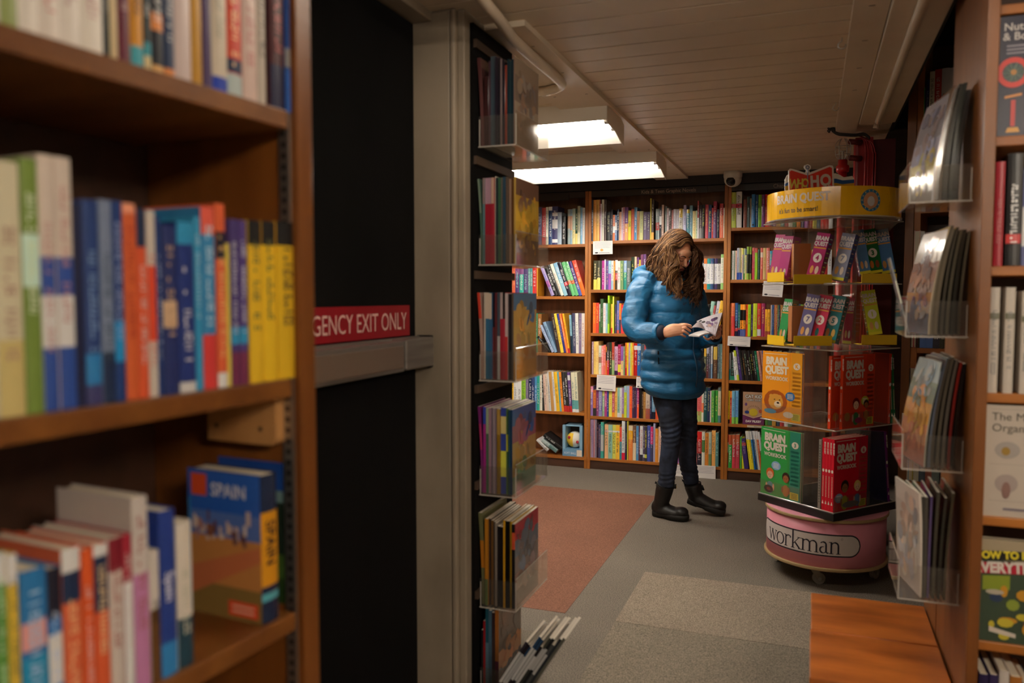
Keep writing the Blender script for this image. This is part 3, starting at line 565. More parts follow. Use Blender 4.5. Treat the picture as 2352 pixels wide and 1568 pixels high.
row('picture_book', 'book', "150,160,b54:tedd 185,150,456:tccc 220,160,ddc:t655 255,155,386:tded 290,160,963:tedc _325 392,370,222:tbbb,L118 418,270,abd:t678,L125 444,240,8ac:t567,L118 472,150,433:tbb9,L72 500,150,fd4:t875,L82 530,138,338:tbbd,L80 550,160,f84:tfdc,L74 568,130,fb3:tc43:c330012,L68 _586 590,170,9cd:t567:2340045,L18 608,125,446:tccc,L14 634,140,eeeee6:t667,L12 662,97,879:tbbb,L0 686,140,eee6de:tb76 _714",
    *A, BY, ZL[2], 'middle shelf near the hanging rack', 'book', 'leaning books on the middle shelf by the doorway', 33)
row('picture_book', 'book', "45,760,fc4:t222 75,760,eee:t888 108,760,eee:t777 145,735,9c3:t384 183,750,879:taab 207,720,235:tfff 238,720,347:tfff 262,715,59c:teef 285,715,3a9:teee 308,700,eed:ta65 332,640,333:tddd,L22 354,620,ecb:t666,L26 376,618,edc:t777,L30 396,610,ddd:t333,L32 416,590,c95,L38 440,560,eee:t99a,L42 462,555,fc3:ta84,L45 492,565,7bc:t479,L44 508,568,f93:t333,L43 528,567,333:tfff:c330015,L42 556,567,333:tfff:c330015,L40 580,600,648:tfff:eee8092:c330015,L34 604,562,eeeacb:t588:6aa0030:eee0008,L28 634,562,eeeacb:t588:6aa0030:eee0008,L28 _664",
    *A, BY, ZL[1], 'fourth shelf near the hanging rack', 'book', 'leaning books on the fourth shelf by the doorway', 34)
# fallen books and the boxed plush ball on the lowest shelf
def XP(zx, zy, yy=BY): return on(1160 + zx / 3.92, 680 + zy / 3.92, 'y', yy)
rr = random.Random(5)
for (x0, y0, x1, y1, tk, f, lb) in [(372, 1400, 275, 1300, .022, ['ddd', 't999'], 'white book fallen over on the bottom shelf beside the boxed ball'), (452, 1412, 322, 1308, .026, ['bcc', 't566', '6880050'], 'pale green book toppled on the bottom shelf, under a black one'), (500, 1385, 338, 1262, .024, ['222', 'tddd'], 'black book lying tilted on top of the fallen green one')]:
    a = XP(x0, y0); b = XP(x1, y1); ln = (b - a).length; ang = math.atan2(b.x - a.x, b.z - a.z)
    M = Matrix.Translation((a.x, BY + .01, max(a.z, ZL[0] + .002))) @ Matrix.Rotation(ang, 4, 'Y')
    o = spine_book('picture_book', M, tk, ln, .15, f, rr, PRINT); tag(o, lb, 'book')
t = empty('boxed_ball', (XP(512, 1430).x, BY + .015, ZL[0])); tag(t, 'boxed yellow and white plush ball in a light blue window box on the bottom shelf', 'toy')
W_ = XP(690, 1430).x - XP(512, 1430).x; H_ = .235
b = MB(); b.box((0, 0, 0), (W_, .15, .055), '6f9dc0'); b.box((0, 0, .055), (.022, .15, H_), '8ab4cf'); b.box((W_ - .022, 0, .055), (W_, .15, H_), '8ab4cf'); b.box((0, .14, .055), (W_, .15, H_), '3a2f2a'); b.box((0, .02, H_ - .01), (W_, .15, H_), '8ab4cf')
b.box((W_ * .72, -.001, .003), (W_ * .98, 0, .05), 'e8d8c4'); b.text('SOFT BALL', .022, frame((.012, -.0012, .016), (1, 0, 0), (0, 0, 1), (0, -1, 0)), 'dfe9f0', .01, .9, 'LEFT')
b.build('box', PRINT, t)
b = MB(); b.ell((0, 0, 0), (.062, .062, .062), n=24, m=16, col='eee8da')
for i, f in enumerate(b.f):
    q = sum((b.v[j] for j in f), Vector()) / len(f)
    if q.x < .0 and abs(q.z) < .05: b.c[i] = hx('f0c53a')
for (x, z, c) in ((-.03, .022, 'b8303a'), (.035, -.01, 'b8303a')):
    b.ell((x, -.055, z), (.011, .006, .012), col=c, n=10, m=6)
o = b.build('plush_ball', MATTE, t, True); o.location = (W_ / 2, .07, .118)
# face-out comic in its niche
t = empty('comic_book', on(1580 + 820 / 6.535, 870 + 690 / 6.535, 'y', BY + .01)); P_ = on(1580 + 1150 / 6.535, 870 + 205 / 6.535, 'y', BY + .01)
cw = P_.x - t.location.x; t.location.z = ZR[1] + .001; ch = P_.z - t.location.z
tag(t, 'face-out comic with purple and tan cover on the fifth shelf under the dome camera', 'book')
b = MB(); b.box((0, 0, 0), (cw, .004, ch), 'c49a7c'); F = lambda y: frame((0, y, 0), (1, 0, 0), (0, 0, 1), (0, -1, 0))
b.add([(0, -.0006, 0), (cw, -.0006, 0), (cw, -.0006, ch * .30), (cw / 2, -.0006, ch * .20), (0, -.0006, ch * .30)], [(0, 1, 2, 3, 4)], '70305e')
b.add([(0, -.0009, ch * .30), (cw / 2, -.0009, ch * .20), (cw, -.0009, ch * .30), (cw, -.0009, ch * .315), (cw / 2, -.0009, ch * .215), (0, -.0009, ch * .315)], [(0, 1, 4, 5), (1, 2, 3, 4)], 'e8c8a8')
def ctext(b, s, cx, cz, size, col, sx=1, bold=.03, y=-.0015, X=None): b.text(s, size, (X if X is not None else Matrix.Identity(4)) @ frame((cx, y, cz), (1, 0, 0), (0, 0, 1), (0, -1, 0)), col, bold, sx)
ctext(b, 'CAT KiD', cw / 2, ch * .82, ch * .135, '1c1420', .95, .09); ctext(b, 'CAT KiD', cw / 2, ch * .82, ch * .135, 'f0ece4', .95, .03, -.002)
ctext(b, 'COMIC CLUB', cw / 2, ch * .73, ch * .075, '1c1420', .9, .08); ctext(b, 'COMIC CLUB', cw / 2, ch * .73, ch * .075, 'e8e4dc', .9, .02, -.002)
ctext(b, 'DAV PILKEY', cw / 2, ch * .07, ch * .09, 'f0e4e0', .95, .05)
b.disc(cw * .5, ch * .38, cw * .2, ch * .12, -.0016, 'dcc232', 24)
for k in range(11):
    q = math.pi * (.08 + .084 * k); b.tube([(cw * .5 + cw * .27 * math.cos(q), -.001, ch * .42 + ch * .13 * math.sin(q)), (cw * .5 + cw * .34 * math.cos(q), -.001, ch * .42 + ch * .18 * math.sin(q))], .0007, 4, '2a2028')
b.disc(cw * .83, ch * .42, cw * .08, ch * .06, -.0014, 'c4583a', 12); b.disc(cw * .2, ch * .38, cw * .11, ch * .05, -.0014, '2b3f86', 12); b.disc(cw * .15, ch * .62, cw * .06, ch * .05, -.0014, '6a4a80', 10)
b.build('cover', GLOSS, t); MB().box((0, .004, 0), (cw - .002, .018, ch - .002), 'e8dcc2').build('page_block', MATTE, t)
o = MB().box((0, 0, 0), (XP(0, 0).x * 0 + .17, .002, .014), 'd8cdb4'); ctext(o, 'Adventures by all', .085, .003, .012, '333333', .9, .0, -.0006)
o = o.build('shelf_label', PRINT); o.location = (on(1716, 976, 'y', BY).x, BY - .0005, ZR[1] - .018); tag(o, 'narrow cream shelf label strip under the face-out comic', 'label')
# shelf-talker cards
def card(quad, depthy, label, logo=True, lines=5, dot=None):
    (x0, y0), (x1, y1), (x2, y2), (x3, y3) = quad
    if callable(depthy): a, b_, c, d_ = [depthy(*q) for q in quad]
    else: a, b_, c, d_ = [on(x, y, 'y', depthy) for x, y in quad]
    u = (b_ - a); w_ = u.length; u.normalize(); v = (a - d_); h = v.length; v = (v - u * v.dot(u)).normalized(); n = u.cross(v)
    m = MB(); m.box((0, -h, -.0006), (w_, 0, 0), 'efe9e4'); X = Matrix.Identity(4); rr = random.Random(int(x0))
    for k in range(lines):
        z = -h * (.12 + .5 * k / max(lines, 1)); m.quad((w_ * .08, z, .0004), (w_ * rr.uniform(.75, .93), z, .0004), (w_ * .93, z + h * .022, .0004), (w_ * .08, z + h * .022, .0004), '9a94a4')
    if dot: m.add([(w_ * .45 + .012 * math.cos(i), -h * .68 + .01 * math.sin(i), .0005) for i in [k * .785 for k in range(8)]], [tuple(range(8))], dot)
    if logo:
        m.add([(w_ * .18 + w_ * .09 * math.cos(i), -h * .88 + h * .055 * math.sin(i), .0005) for i in [k * .628 for k in range(10)]], [tuple(range(10))], '23232b')
        m.quad((w_ * .3, -h * .91, .0005), (w_ * .85, -h * .91, .0005), (w_ * .85, -h * .88, .0005), (w_ * .3, -h * .88, .0005), '555060')
    o = m.build('shelf_card', MATTE); o.matrix_world = frame(a, u, v, n); tag(o, label, 'card'); return o
yc = BY - .006
card([(1362, 554), (1407, 552.5), (1404, 585), (1357, 584)], yc, 'white recommendation card with an orange drawing hanging under the top graphic novel shelf', dot='f0a860')
card([(1371, 860), (1415, 863), (1406, 901), (1362.5, 894)], yc, 'tilted white printed card clipped below the fourth graphic novel shelf')
card([(1462, 865), (1490, 867), (1490, 893), (1453, 888)], yc, 'white card half hidden by the blue coat below the fourth shelf')
card([(1594, 1067), (1643.5, 1070), (1642, 1102.5), (1597, 1100)], yc, 'white card with red lettering hanging in front of the kickboard past the boots', logo=False)
card([(1549, 1066), (1590, 1068), (1590, 1100), (1547, 1103)], yc, 'white card on the kickboard seen between her two legs', logo=False)
card([(1672, 771), (1724, 774), (1721, 798), (1669, 793)], yc, 'white printed card hanging over the dark slanting chapter books')
card([(1754, 645), (1800, 648), (1800, 682), (1751, 679.5)], yc, 'white card with a pen drawing hanging behind the yellow display tray')
# ================================================================== guidebook case in the near aisle (turned a few degrees)
GA = R(4.4); G0 = Vector((-.69, .965, 0)); GD = Vector((math.sin(GA), math.cos(GA), 0)); GN = Vector((math.cos(GA), -math.sin(GA), 0))   # along, and out of the case
def gs(px, py, out=0.0):        # picture -> (distance along the front from the end post, height)
    d = ray(px, py); t = (G0 + GN * out - EYEP).dot(GN) / d.dot(GN); p = EYEP + d * t
    return (p - G0).dot(GD), p.z
gc = empty('bookcase', (G0.x, G0.y, 0), -GA); tag(gc, 'wooden bookcase of travel guides nearest the viewer, beside the emergency door', 'bookcase')
# local frame: y along the front (away from viewer positive), x out of the case
GZ = [.885, 1.192, 1.521]; zz = [gs(690, 1402)[1], gs(690, 868)[1], gs(690, 262)[1]]
GZ = [round(z, 4) for z in zz]; YN = -1.35
def gk(nm, a, b, m, bevel=.002): return MB().box(a, b).build(nm, m, gc, bevel=bevel)
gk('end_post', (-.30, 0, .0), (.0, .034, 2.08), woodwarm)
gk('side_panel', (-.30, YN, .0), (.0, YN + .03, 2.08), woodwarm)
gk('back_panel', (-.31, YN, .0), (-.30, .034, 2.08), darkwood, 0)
for z in [.28, .585] + GZ + [1.84]: gk('shelf', (-.298, YN + .031, z - .026), (-.002, -.016, z), woodbrown)
st = MB()
st.box((-.030, -.004, .1), (-.012, 0, 2.0)); 
for i in range(118): st.box((-.0245, -.0045, .12 + i * .0158), (-.0175, -.004, .127 + i * .0158), '1a1512', 1)
st.build('shelf_standard', [steel, blackp], gc)
pts = [(-.13, GZ[1] - .028), (-.13, GZ[1] - .092)] ; n = 8
z1 = GZ[1] - .028; z0 = z1 - .070
pr = [(-.16, z1), (-.16, z0), (-.052, z0)] + [(-.04 + .0 + .012 * math.sin(i * math.pi / 12), z0 + .012 - .012 * math.cos(i * math.pi / 12)) for i in range(1, 7)] + [(-.028, z1)]
b = MB(); b.prism(pr, -.022, -.0045, 'y'); 
for sx_ in (-.145, -.06): b.box((sx_, -.0228, z0 + .02), (sx_ + .006, -.022, z0 + .026), '111', 1)
b.c = [(1, 1, 1)] * len(b.c); b.build('cleat', [blockwood, blackp], gc, bevel=.002)
def grow(spec, y_top_fn, z, where, seed, group):
    rr = random.Random(seed); bs = []
    for tk in spec.split():
        a = tk.split(','); x0, x1, ty = float(a[0]), float(a[1]), float(a[2]); feats = a[3].split(':'); jut = float(a[4]) / 1000 if len(a) > 4 else 0.0; dd = float(a[5]) / 1000 if len(a) > 5 else .128
        out = -.012 + jut
        lo, hi = 0., 1900.
        for _ in range(30):
            m = (lo + hi) / 2
            if gs((x0 + x1) / 2, m, out)[1] > z: lo = m
            else: hi = m
        s0 = gs(x0, lo, out)[0]; s1 = gs(x1, lo, out)[0]; h = gs((x0 + x1) / 2, ty, out)[1] - z; w_ = s1 - s0 - .0006
        o_ = G0 + GD * s0 + GN * out; o_.z = z + .0006
        M = frame(o_, GD, -GN, ZA)
        o = spine_book('guidebook', M, w_, min(h, .30), dd, feats, rr, PRINT, parts=True)
        bs.append(dict(o=o, n=cname(feats[0]), bn=[cname(f[:3]) for f in feats[1:] if len(f) == 7], w=w_))
    bs.reverse() if False else None
    book_labels(bs, 'guidebook', where, 'book', group)
    return bs
g1 = grow("-95,-40,-250,eee:tb99 -40,-2,-250,ddc:t8a8 0,42,-250,eee8de:tdbb:9a60070 42,90,-230,f2ece2:tcaa 90,140,-220,efe6dc:td99 140,186,-220,f2ebe2:tcaa 186,238,-210,f5efe4:tdbb 240,254,-190,232a28:taaa 255,272,-180,dcc79a 273,300,-180,6a2338:tcaa 301,331,-170,d8962e:t643:4ab0014 332,349,-150,1e2f33:tddd:39a1020:dc90010 350,377,-150,232732:teee:e953042:eb70005 378,402,-160,273a5e:tddd:e950005 402,441,-150,d9c7c4 442,466,-130,c79433 468,488,-130,4d3a66 488,524,-120,d8ccb8:tbba:24b0010 522,557,-110,d84a35:tfc9:2351625:bcc0015 558,592,-110,dcc2b8:tc88 593,612,-90,c8bdb0:t333 622,655,-80,4a1a22:tb55:2240030 657,690,-80,25509a:teee:36b0028:9993042", None, GZ[2], 'top shelf of the travel case', 41, 'guidebooks on the top shelf of the travel case')
g2 = grow("-110,-52,380,3a6ea5:teee:eee5560 -50,0,360,e8e2c8:t9b5 2,62,375,e6dfc0:tb98:dc80030 64,104,368,7d9a46:tefd:dfe5070 104,139,360,e6d8cc:tc99:35a0060:eee2545 141,179,366,e4d6ca:tc99:35a0060:eee2545 181,200,470,20264a 201,238,462,2a4480:t8ad:38c1025:4470010 240,268,462,7f8fae:t456:2350025 269,292,464,1f3f7e:tbcf:29d2040 293,322,470,e0693a:tb43:fa89599 323,345,482,e8613a:tedd:2358099 346,366,486,d9d0c6:td54:e533070 367,378,500,24407f:tcdf 380,412,520,27346e:tca8:db94055 414,452,512,25387f:tdde:ddd0006:39c8799 453,468,500,3a9fd0:tcef 469,500,478,3a8ec6:tcef:d440030:e658599 502,524,470,e86a42:tfc8:2237084:eee0008 525,533,560,e6d45a 534,552,505,4d3f7c:tdde:39c2535:7350020 553,573,508,523f82:tdde:39c2535:7350020 576,606,508,f2c62e:t664:2228599 607,638,510,f4c92c:t664:2228599 640,684,512,e8bd2a:t543:2228599", None, GZ[1], 'middle shelf of the travel case', 42, 'guidebooks on the middle shelf of the travel case')
g3 = grow("-160,-90,1300,e07a3a:tfff:2237599 -90,-40,1290,ddd:t68a -38,0,1262,57a048:tefe:dd47099 2,30,1265,5f9a46:tdfc:eee8599 31,56,1268,e9c94a:t664:eee8599 58,118,1302,2f7fc0:tbdf:29c0050:eaa5570 119,152,1300,3a80c8:tcdf:eee3060:2237099 153,196,1255,e5704a:tfc9:2357099:eee8799 198,224,1256,e8622e:tecc 225,258,1246,e8663c:tfda:2356093:eee9399 259,290,1232,dcd0c8:ta55:8238099 291,312,1224,a8283e:tedd:eee0070 313,349,1138,d8cfca:ta66:c8b0060 350,372,1262,dcd4cc:T222=ISTRIA:6420055 373,410,1168,263f90:Teef=Spain:5560012:38c0020 411,446,1196,e6ddd0:tccb:2450034", None, GZ[0], 'lower shelf of the travel case', 43, 'guidebooks on the lower shelf of the travel case')
# the guide with its front cover in view
def faced(x0, x1, top, z, w_, feats, label, cover, out=-.012, depth=.135):
    lo, hi = 0., 1900.
    for _ in range(30):
        m = (lo + hi) / 2
        if gs(x0, m, out)[1] > z: lo = m
        else: hi = m
    s0 = gs(x0, lo, out)[0]; s1 = gs(x1, lo, out)[0]; h = gs(x0, top, out)[1] - z
    o_ = G0 + GD * s0 + GN * out; o_.z = z + .0006; M = frame(o_, GD, -GN, ZA)
    o = spine_book('guidebook', M, s1 - s0, h, depth, feats, random.Random(2), GLOSS, parts=True)
    c = MB(); cover(c, depth, h); ob = c.build('front_cover_print', GLOSS); ob.parent = o
    tag(o, label, 'book', 'guidebooks on the lower shelf of the travel case')
def cov_spain(c, d, h):          # cover lies on the plane x = 0, running back along +y; seen from -x, its free edge is at the back
    X = frame((-.0006, d, 0), (0, -1, 0), (0, 0, 1), (-1, 0, 0)); q = lambda a, b, e, f, col, k=0.: c.add([(a * d, b * h, k), (e * d, b * h, k), (e * d, f * h, k), (a * d, f * h, k)], [(0, 1, 2, 3)], col, X=X)
    q(0, .0, 1, .22, '8f7540'); q(0, .22, 1, .55, 'cf8f50'); c.add([(0, .12 * h, .0002), (d, .42 * h, .0002), (d, .52 * h, .0002), (0, .32 * h, .0002)], [(0, 1, 2, 3)], 'cf7a50', X=X)
    q(0, .55, 1, .72, '5a7ac4'); q(0, .72, 1, 1, '2f66c8')
    rr = random.Random(4)
    for k in range(26):
        a = rr.uniform(.05, .9); b = rr.uniform(.50, .66); q(a, b, a + rr.uniform(.03, .07), b + rr.uniform(.03, .1), rr.choice(['d8c0b8', 'b88a80', '6a4a50', 'e8d8d0', '8a5a4a']), .0003 + .00001 * k)
    q(.05, .82, .27, .97, 'e4572e', .0004); q(.55, .03, .95, .13, 'ee5a35', .0004)
    for z_ in (.055, .09): q(.6, z_, .9, z_ + .014, 'f6c8b0', .0005)
    c.text('SPAIN', .026, X @ Matrix.Translation((.33 * d, .83 * h, .0006)), 'e6e8f2', .02, .95, 'LEFT')
    q(0, 0, .035, .8, '2d86cc', .0004)
faced(603, 640, 1092, GZ[0], .02, ['222e4a', 'T223=SPAIN', 'd922574', '5ab1520'], 'travel guide to Spain, its cover of white houses in view, on the lower shelf', cov_spain)
def cov_green(c, d, h):
    X = frame((-.0006, d, 0), (0, -1, 0), (0, 0, 1), (-1, 0, 0)); q = lambda a, b, e, f, col, k=0.: c.add([(a * d, b * h, k), (e * d, b * h, k), (e * d, f * h, k), (a * d, f * h, k)], [(0, 1, 2, 3)], col, X=X)
    q(0, 0, 1, .18, '2f4a24'); q(0, .18, 1, .35, '4a6a2e'); q(0, .35, 1, .78, '26352a'); q(0, .78, 1, 1, '2450a4'); q(.3, .72, .85, .8, '7a9a9a', .0003); q(.0, .12, .3, .3, 'b8b8ac', .0003)
faced(684, 703, 1066, GZ[0], .012, ['1f3f80', 'tdde'], 'green and blue travel guide at the post end of the lower shelf', cov_green, depth=.15)
# ================================================================== magazines in clear holders on the slatted panel
MAGC = ['6a3a3a', '394a55', '8a8478', '2d3a4a', '7a2a30', '4f5a4a', 'a08a5a', '30302f', '5a4a5a', '8a5a3a', '3a5a6a', 'b0a890']
def holder(name, loc, sx, dy, h, label, lipx):         # open pocket; back against the panel plane at x=loc.x, reaching sx out
    x, y, z = loc; s = 1 if sx > 0 else -1; W_ = abs(sx); t = .003
    e = empty(name, loc); tag(e, label, 'magazine holder', 'clear holders')
    def sx_(a): return x + s * a
    def bb(a, b): return (min(a[0], b[0]), min(a[1], b[1]), min(a[2], b[2])), (max(a[0], b[0]), max(a[1], b[1]), max(a[2], b[2]))
    kid(MB().box(*bb((sx_(.001), y, z), (sx_(W_), y + dy, z + t))), 'floor_sheet', acry, e)
    kid(MB().box(*bb((sx_(.001), y - t, z), (sx_(W_), y, z + h * .45))), 'side_sheet', acry, e)
    kid(MB().box(*bb((sx_(.001), y + dy, z), (sx_(W_), y + dy + t, z + h * .45))), 'side_sheet', acry, e)
    kid(MB().box(*bb((sx_(W_), y, z), (sx_(W_ + t), y + dy, z + h * .5))), 'front_sheet', acry, e)
    m = MB(); ed = .004
    m.tube([(sx_(.0), y - t, z), (sx_(W_), y - t, z), (sx_(W_), y + dy, z)], ed / 2, 6); m.tube([(sx_(W_ + .001), y - t, z), (sx_(W_ + .001), y - t, z + h * .45)], ed / 2.6, 6)
    m.tube([(sx_(W_ + .001), y - t, z + h * .5), (sx_(W_ + .001), y + dy, z + h * .5)], .0012, 5); m.tube([(sx_(.004), y - t, z), (sx_(.004), y - t, z + h * .4)], .0014, 5)
    kid(m, 'polished_edge', acry_edge, e)
    return e
def magazine(name, M, w_, h, t, col, feats, rr, bend=0.0, cover=None, label='', group=None, cat='magazine'):
    # stands with its spine at y=0 (facing -y), cover on +x, bending toward +x at the top by `bend`
    n = 10; m = MB(); pg = MB()
    def xo(z): return bend * (z / h) ** 2
    for k in range(n):
        a, b = h * k / n, h * (k + 1) / n; xa, xb = xo(a), xo(b)
        c = col
        for f in feats:
            if len(f) == 7 and int(f[3:5]) / 100 <= (k + .5) / n <= int(f[5:7]) / 99: c = f[:3]
        m.add([(xa, 0, a), (xa + t, 0, a), (xb + t, 0, b), (xb, 0, b)], [(0, 1, 2, 3)], c)
        cc = cover[min(int(len(cover) * k / n), len(cover) - 1)] if cover else col
        m.add([(xa + t, 0, a), (xa + t, w_, a), (xb + t, w_, b), (xb + t, 0, b)], [(0, 1, 2, 3)], cc)
        m.add([(xa, 0, a), (xb, 0, b), (xb, w_, b), (xa, w_, a)], [(0, 1, 2, 3)], col)
        pg.add([(xa + t * .1, w_ - .001, a), (xb + t * .1, w_ - .001, b), (xb + t * .9, w_ - .001, b), (xa + t * .9, w_ - .001, a)], [(0, 1, 2, 3)], 'ddd4c4')
    pg.add([(xo(h) + .0002, .001, h - .0005), (xo(h) + t - .0002, .001, h - .0005), (xo(h) + t - .0002, w_, h - .0005), (xo(h) + .0002, w_, h - .0005)], [(0, 1, 2, 3)], 'ddd4c4')
    pg.add([(0, .001, .0005), (0, w_, .0005), (t, w_, .0005), (t, .001, .0005)], [(0, 1, 2, 3)], 'ddd4c4')
    if cover and h > .2:
        rr2 = random.Random(int(h * 9999) + len(label))
        for k in range(46):
            cz_ = rr2.uniform(.1, .9); cy_ = rr2.uniform(.15, .85); ry, rz = w_ * rr2.uniform(.04, .14), h * rr2.uniform(.02, .10); al = rr2.uniform(0, 3)
            ba = hx(cover[min(int(len(cover) * max(0, min(.99, cz_ + rr2.uniform(-.15, .15)))), len(cover) - 1)]); g = rr2.uniform(.55, 1.35); tint = rr2.choice([(1, 1, 1), (1.15, .95, .85), (.85, .95, 1.15)])
            P_ = []
            for q in range(10):
                a_, b_ = ry * math.cos(q * .628), rz * math.sin(q * .628); u = min(w_ * .97, max(w_ * .03, w_ * cy_ + a_ * math.cos(al) - b_ * math.sin(al))); z = min(h * .97, max(h * .03, h * cz_ + a_ * math.sin(al) + b_ * math.cos(al))); P_.append((xo(z) + t + .0005 + k * .00001 + abs(bend) * .01, u, z))
            m.add(P_, [tuple(range(10))], tuple(min(1, v * g * q) for v, q in zip(ba, tint)))
    e = bpy.data.objects.new(name, None); e.empty_display_size = .03; COL.objects.link(e); e.matrix_world = M
    o1 = m.build('cover', GLOSS); o1.parent = e; o2 = pg.build('page_block', MATTE); o2.parent = e
    tag(e, label, cat, group); return e
PX = -.9385
rows_l = [  # z, list of (thick, height, col, feats), cover art, heights
 (1.743, [(.011, .262, '5a3434'), (.012, .205, '3a2020'), (.006, .25, '4a3038'), (.017, .262, '3f4c56'), (.007, .258, '2c2530'), (.009, .255, '241f28'), (.005, .25, '7a6a6a'), (.007, .248, '28222a'), (.006, .232, '8a3a2a'), (.007, .248, '1c3038'), (.006, .242, '2a4048'), (.008, .246, '182a34'), (.003, .255, '7a6258')], ['8a7a6a', '9a8a7a', '7a6a60', '8a7868'], 'top holder on the slatted panel'),
 (1.393, [(.006, .255, '4a6a5a', ['7876099']), (.007, .256, '5a7a80', ['8777099']), (.010, .256, '9a2434', ['a897099']), (.010, .256, '9a2434', ['a897099']), (.009, .256, 'a02a38', ['b987099']), (.003, .26, 'c8c0b0'), (.008, .256, '2a3438'), (.008, .255, '3a5a44'), (.007, .255, '6a6258'), (.009, .256, '30485a'), (.009, .256, '5a4a40'), (.007, .25, '8a7060'), (.007, .252, '5a3a20'), (.006, .255, 'b09048')], ['6a5a40', 'b8943c', 'c49c40', '7a5a4a'], 'second holder on the slatted panel'),
 (1.045, [(.009, .262, 'a88a80', ['c437099']), (.005, .262, 'c8bcb0'), (.012, .262, '2a6a90', ['cba7599']), (.008, .26, '2d5f88', ['cba7099']), (.010, .262, '7a3034', ['2236099']), (.006, .26, '5a2a30'), (.009, .262, '40505c', ['aaa0045']), (.009, .262, 'a02434', ['a997099']), (.007, .262, 'a83040', ['2227599']), (.008, .26, 'b8a8a8', ['b330045']), (.009, .258, '1f1f24'), (.006, .26, '5a5048')], ['b08a50', 'a89070', 'c8a86a', 'd0a860', '5a82a8'], 'third holder on the slatted panel'),
 (.695, [(.007, .265, '7a2a70', ['a365080']), (.009, .265, '9a2a80', ['34a8099']), (.008, .262, '4a6a52', ['9a87099']), (.006, .262, '9a7a8a'), (.006, .262, '8a8090'), (.006, .262, '9a8a94'), (.006, .262, '948494'), (.010, .26, '8a6a20', ['a847099']), (.017, .264, '38489a', ['dd52045', 'dc87588']), (.009, .262, '5a7a4a', ['cc45065']), (.006, .26, '2a4a5a'), (.006, .26, '203a5a')], ['6a8a70', 'a88a50', 'b89060', 'a05a70', '4a62a0'], 'fourth holder on the slatted panel'),
 (.345, [(.012, .285, '6a6a48', ['b724070']), (.010, .27, 'b87a24', ['6740030']), (.007, .27, '3a2a24'), (.007, .265, '6a4a24'), (.007, .262, '5a5048'), (.006, .26, '8a8078'), (.010, .25, '241f22'), (.010, .25, '1a181c'), (.006, .272, 'c8941e'), (.014, .27, '14120f'), (.006, .268, 'b08a1e'), (.010, .262, '201c1c', ['c537590'])], ['6a4a44', '8a6a64', '6a5a5c', '5a6070', 'a82030'], 'fifth holder on the slatted panel')]
for k, (z, mags, cov, wh) in enumerate(rows_l):
    holder('magazine_holder', (-.940, 2.215, z - .004), .118, .30, .20, ['topmost', 'second', 'third', 'fourth', 'fifth'][k] + ' clear acrylic holder counting down the black slatted panel', 0)
    rr = random.Random(60 + k); x = PX; tot = sum(a[0] for a in mags); sc = min(1, .113 / (tot + .0006 * len(mags)))
    bs = []
    for i, a in enumerate(mags):
        lean = rr.uniform(-.05, .0) if i < 2 else 0
        M = Matrix.Translation((x, 2.222 + rr.uniform(0, .01), z)) @ Matrix.Rotation(0, 4, 'Z')
        o = magazine('magazine', M, rr.uniform(.205, .222), a[1], a[0] * sc, a[2], a[3] if len(a) > 3 else [], rr, (-.012 if i == 0 else 0), cov if i == len(mags) - 1 else None, '')
        bs.append(dict(o=o, n=cname(a[2]), bn=[cname(f[:3]) for f in (a[3] if len(a) > 3 else [])], w=a[0] * sc)); x += a[0] * sc + .0005
    book_labels(bs, 'magazine', wh, 'magazine', 'magazines in the ' + wh)
# lowest: face-out comics and a sloping sheaf of papers
holder('magazine_holder', (-.940, 2.215, -.0 + .06), .118, .30, .20, 'lowest clear holder near the floor with blue comics, below all the others', 0)
rr = random.Random(77); bs = []; x = PX
for (t_, h_, c_, f_) in [(.006, .20, '1c1c20', []), (.007, .23, '9a2024', []), (.010, .27, '5a7a8c', ['2566099']), (.010, .265, '48647a', []), (.010, .26, '3a2a2c', []), (.012, .27, 'a0622a', ['5230040'])]:
    o = magazine('magazine', Matrix.Translation((x, 2.222, .065)), .2, h_, t_, c_, f_, rr, 0, ['3a2a2a', 'c47a3a', '5a3a2c', '6a3a1c'] if c_ == 'a0622a' else None, ''); bs.append(dict(o=o, n=cname(c_), bn=[cname(f[:3]) for f in f_], w=t_)); x += t_ + .0006
book_labels(bs, 'magazine', 'lowest holder on the slatted panel', 'magazine', 'magazines in the lowest holder of the slatted panel')
rk = empty('newspaper_rack', (-.84, 2.1, 0)); tag(rk, 'low clear rack on the carpet holding a sloping sheaf of papers below the slatted panel', 'rack')
b = MB(); b.box((-.945, 2.01, .0), (-.72, 2.20, .004)); kid(b, 'tray', acry, rk)
b = MB(); b.prism([(-.76, .004), (-.764, .004), (-.70, .12), (-.696, .12)], 2.01, 2.20, 'y'); kid(b, 'front_sheet', acry, rk)
rr = random.Random(9)
for k in range(11):
    cc = ['2a2430', '241c28', '201a22', '2a2028', '1e1a20', '262026', '3a3a34', '1c2024', '44484a', '2a2e34', '5a5a52'][k]; hh = rr.uniform(.36, .405)
    M = Matrix.Translation((-.925 + k * .0092, 2.05 + k * .004 + rr.uniform(-.01, .01), .0065)) @ Matrix.Rotation(R(29), 4, 'Y')
    feats = ['ccc6590'] if k < 6 else (['bbb7590'] if k < 9 else [])
    if k in (2, 3, 4): feats.append('2468899')
    o = magazine('newspaper', M, .16, hh, .0075, cc, feats, rr, .012, None, '')
    tag(o, f"folded paper with {'navy-and-white' if k in (2,3,4) else 'white' if k < 9 else 'grey'} top, {ordn(k)} from the panel in the sloping floor rack", 'newspaper', 'papers in the floor rack')
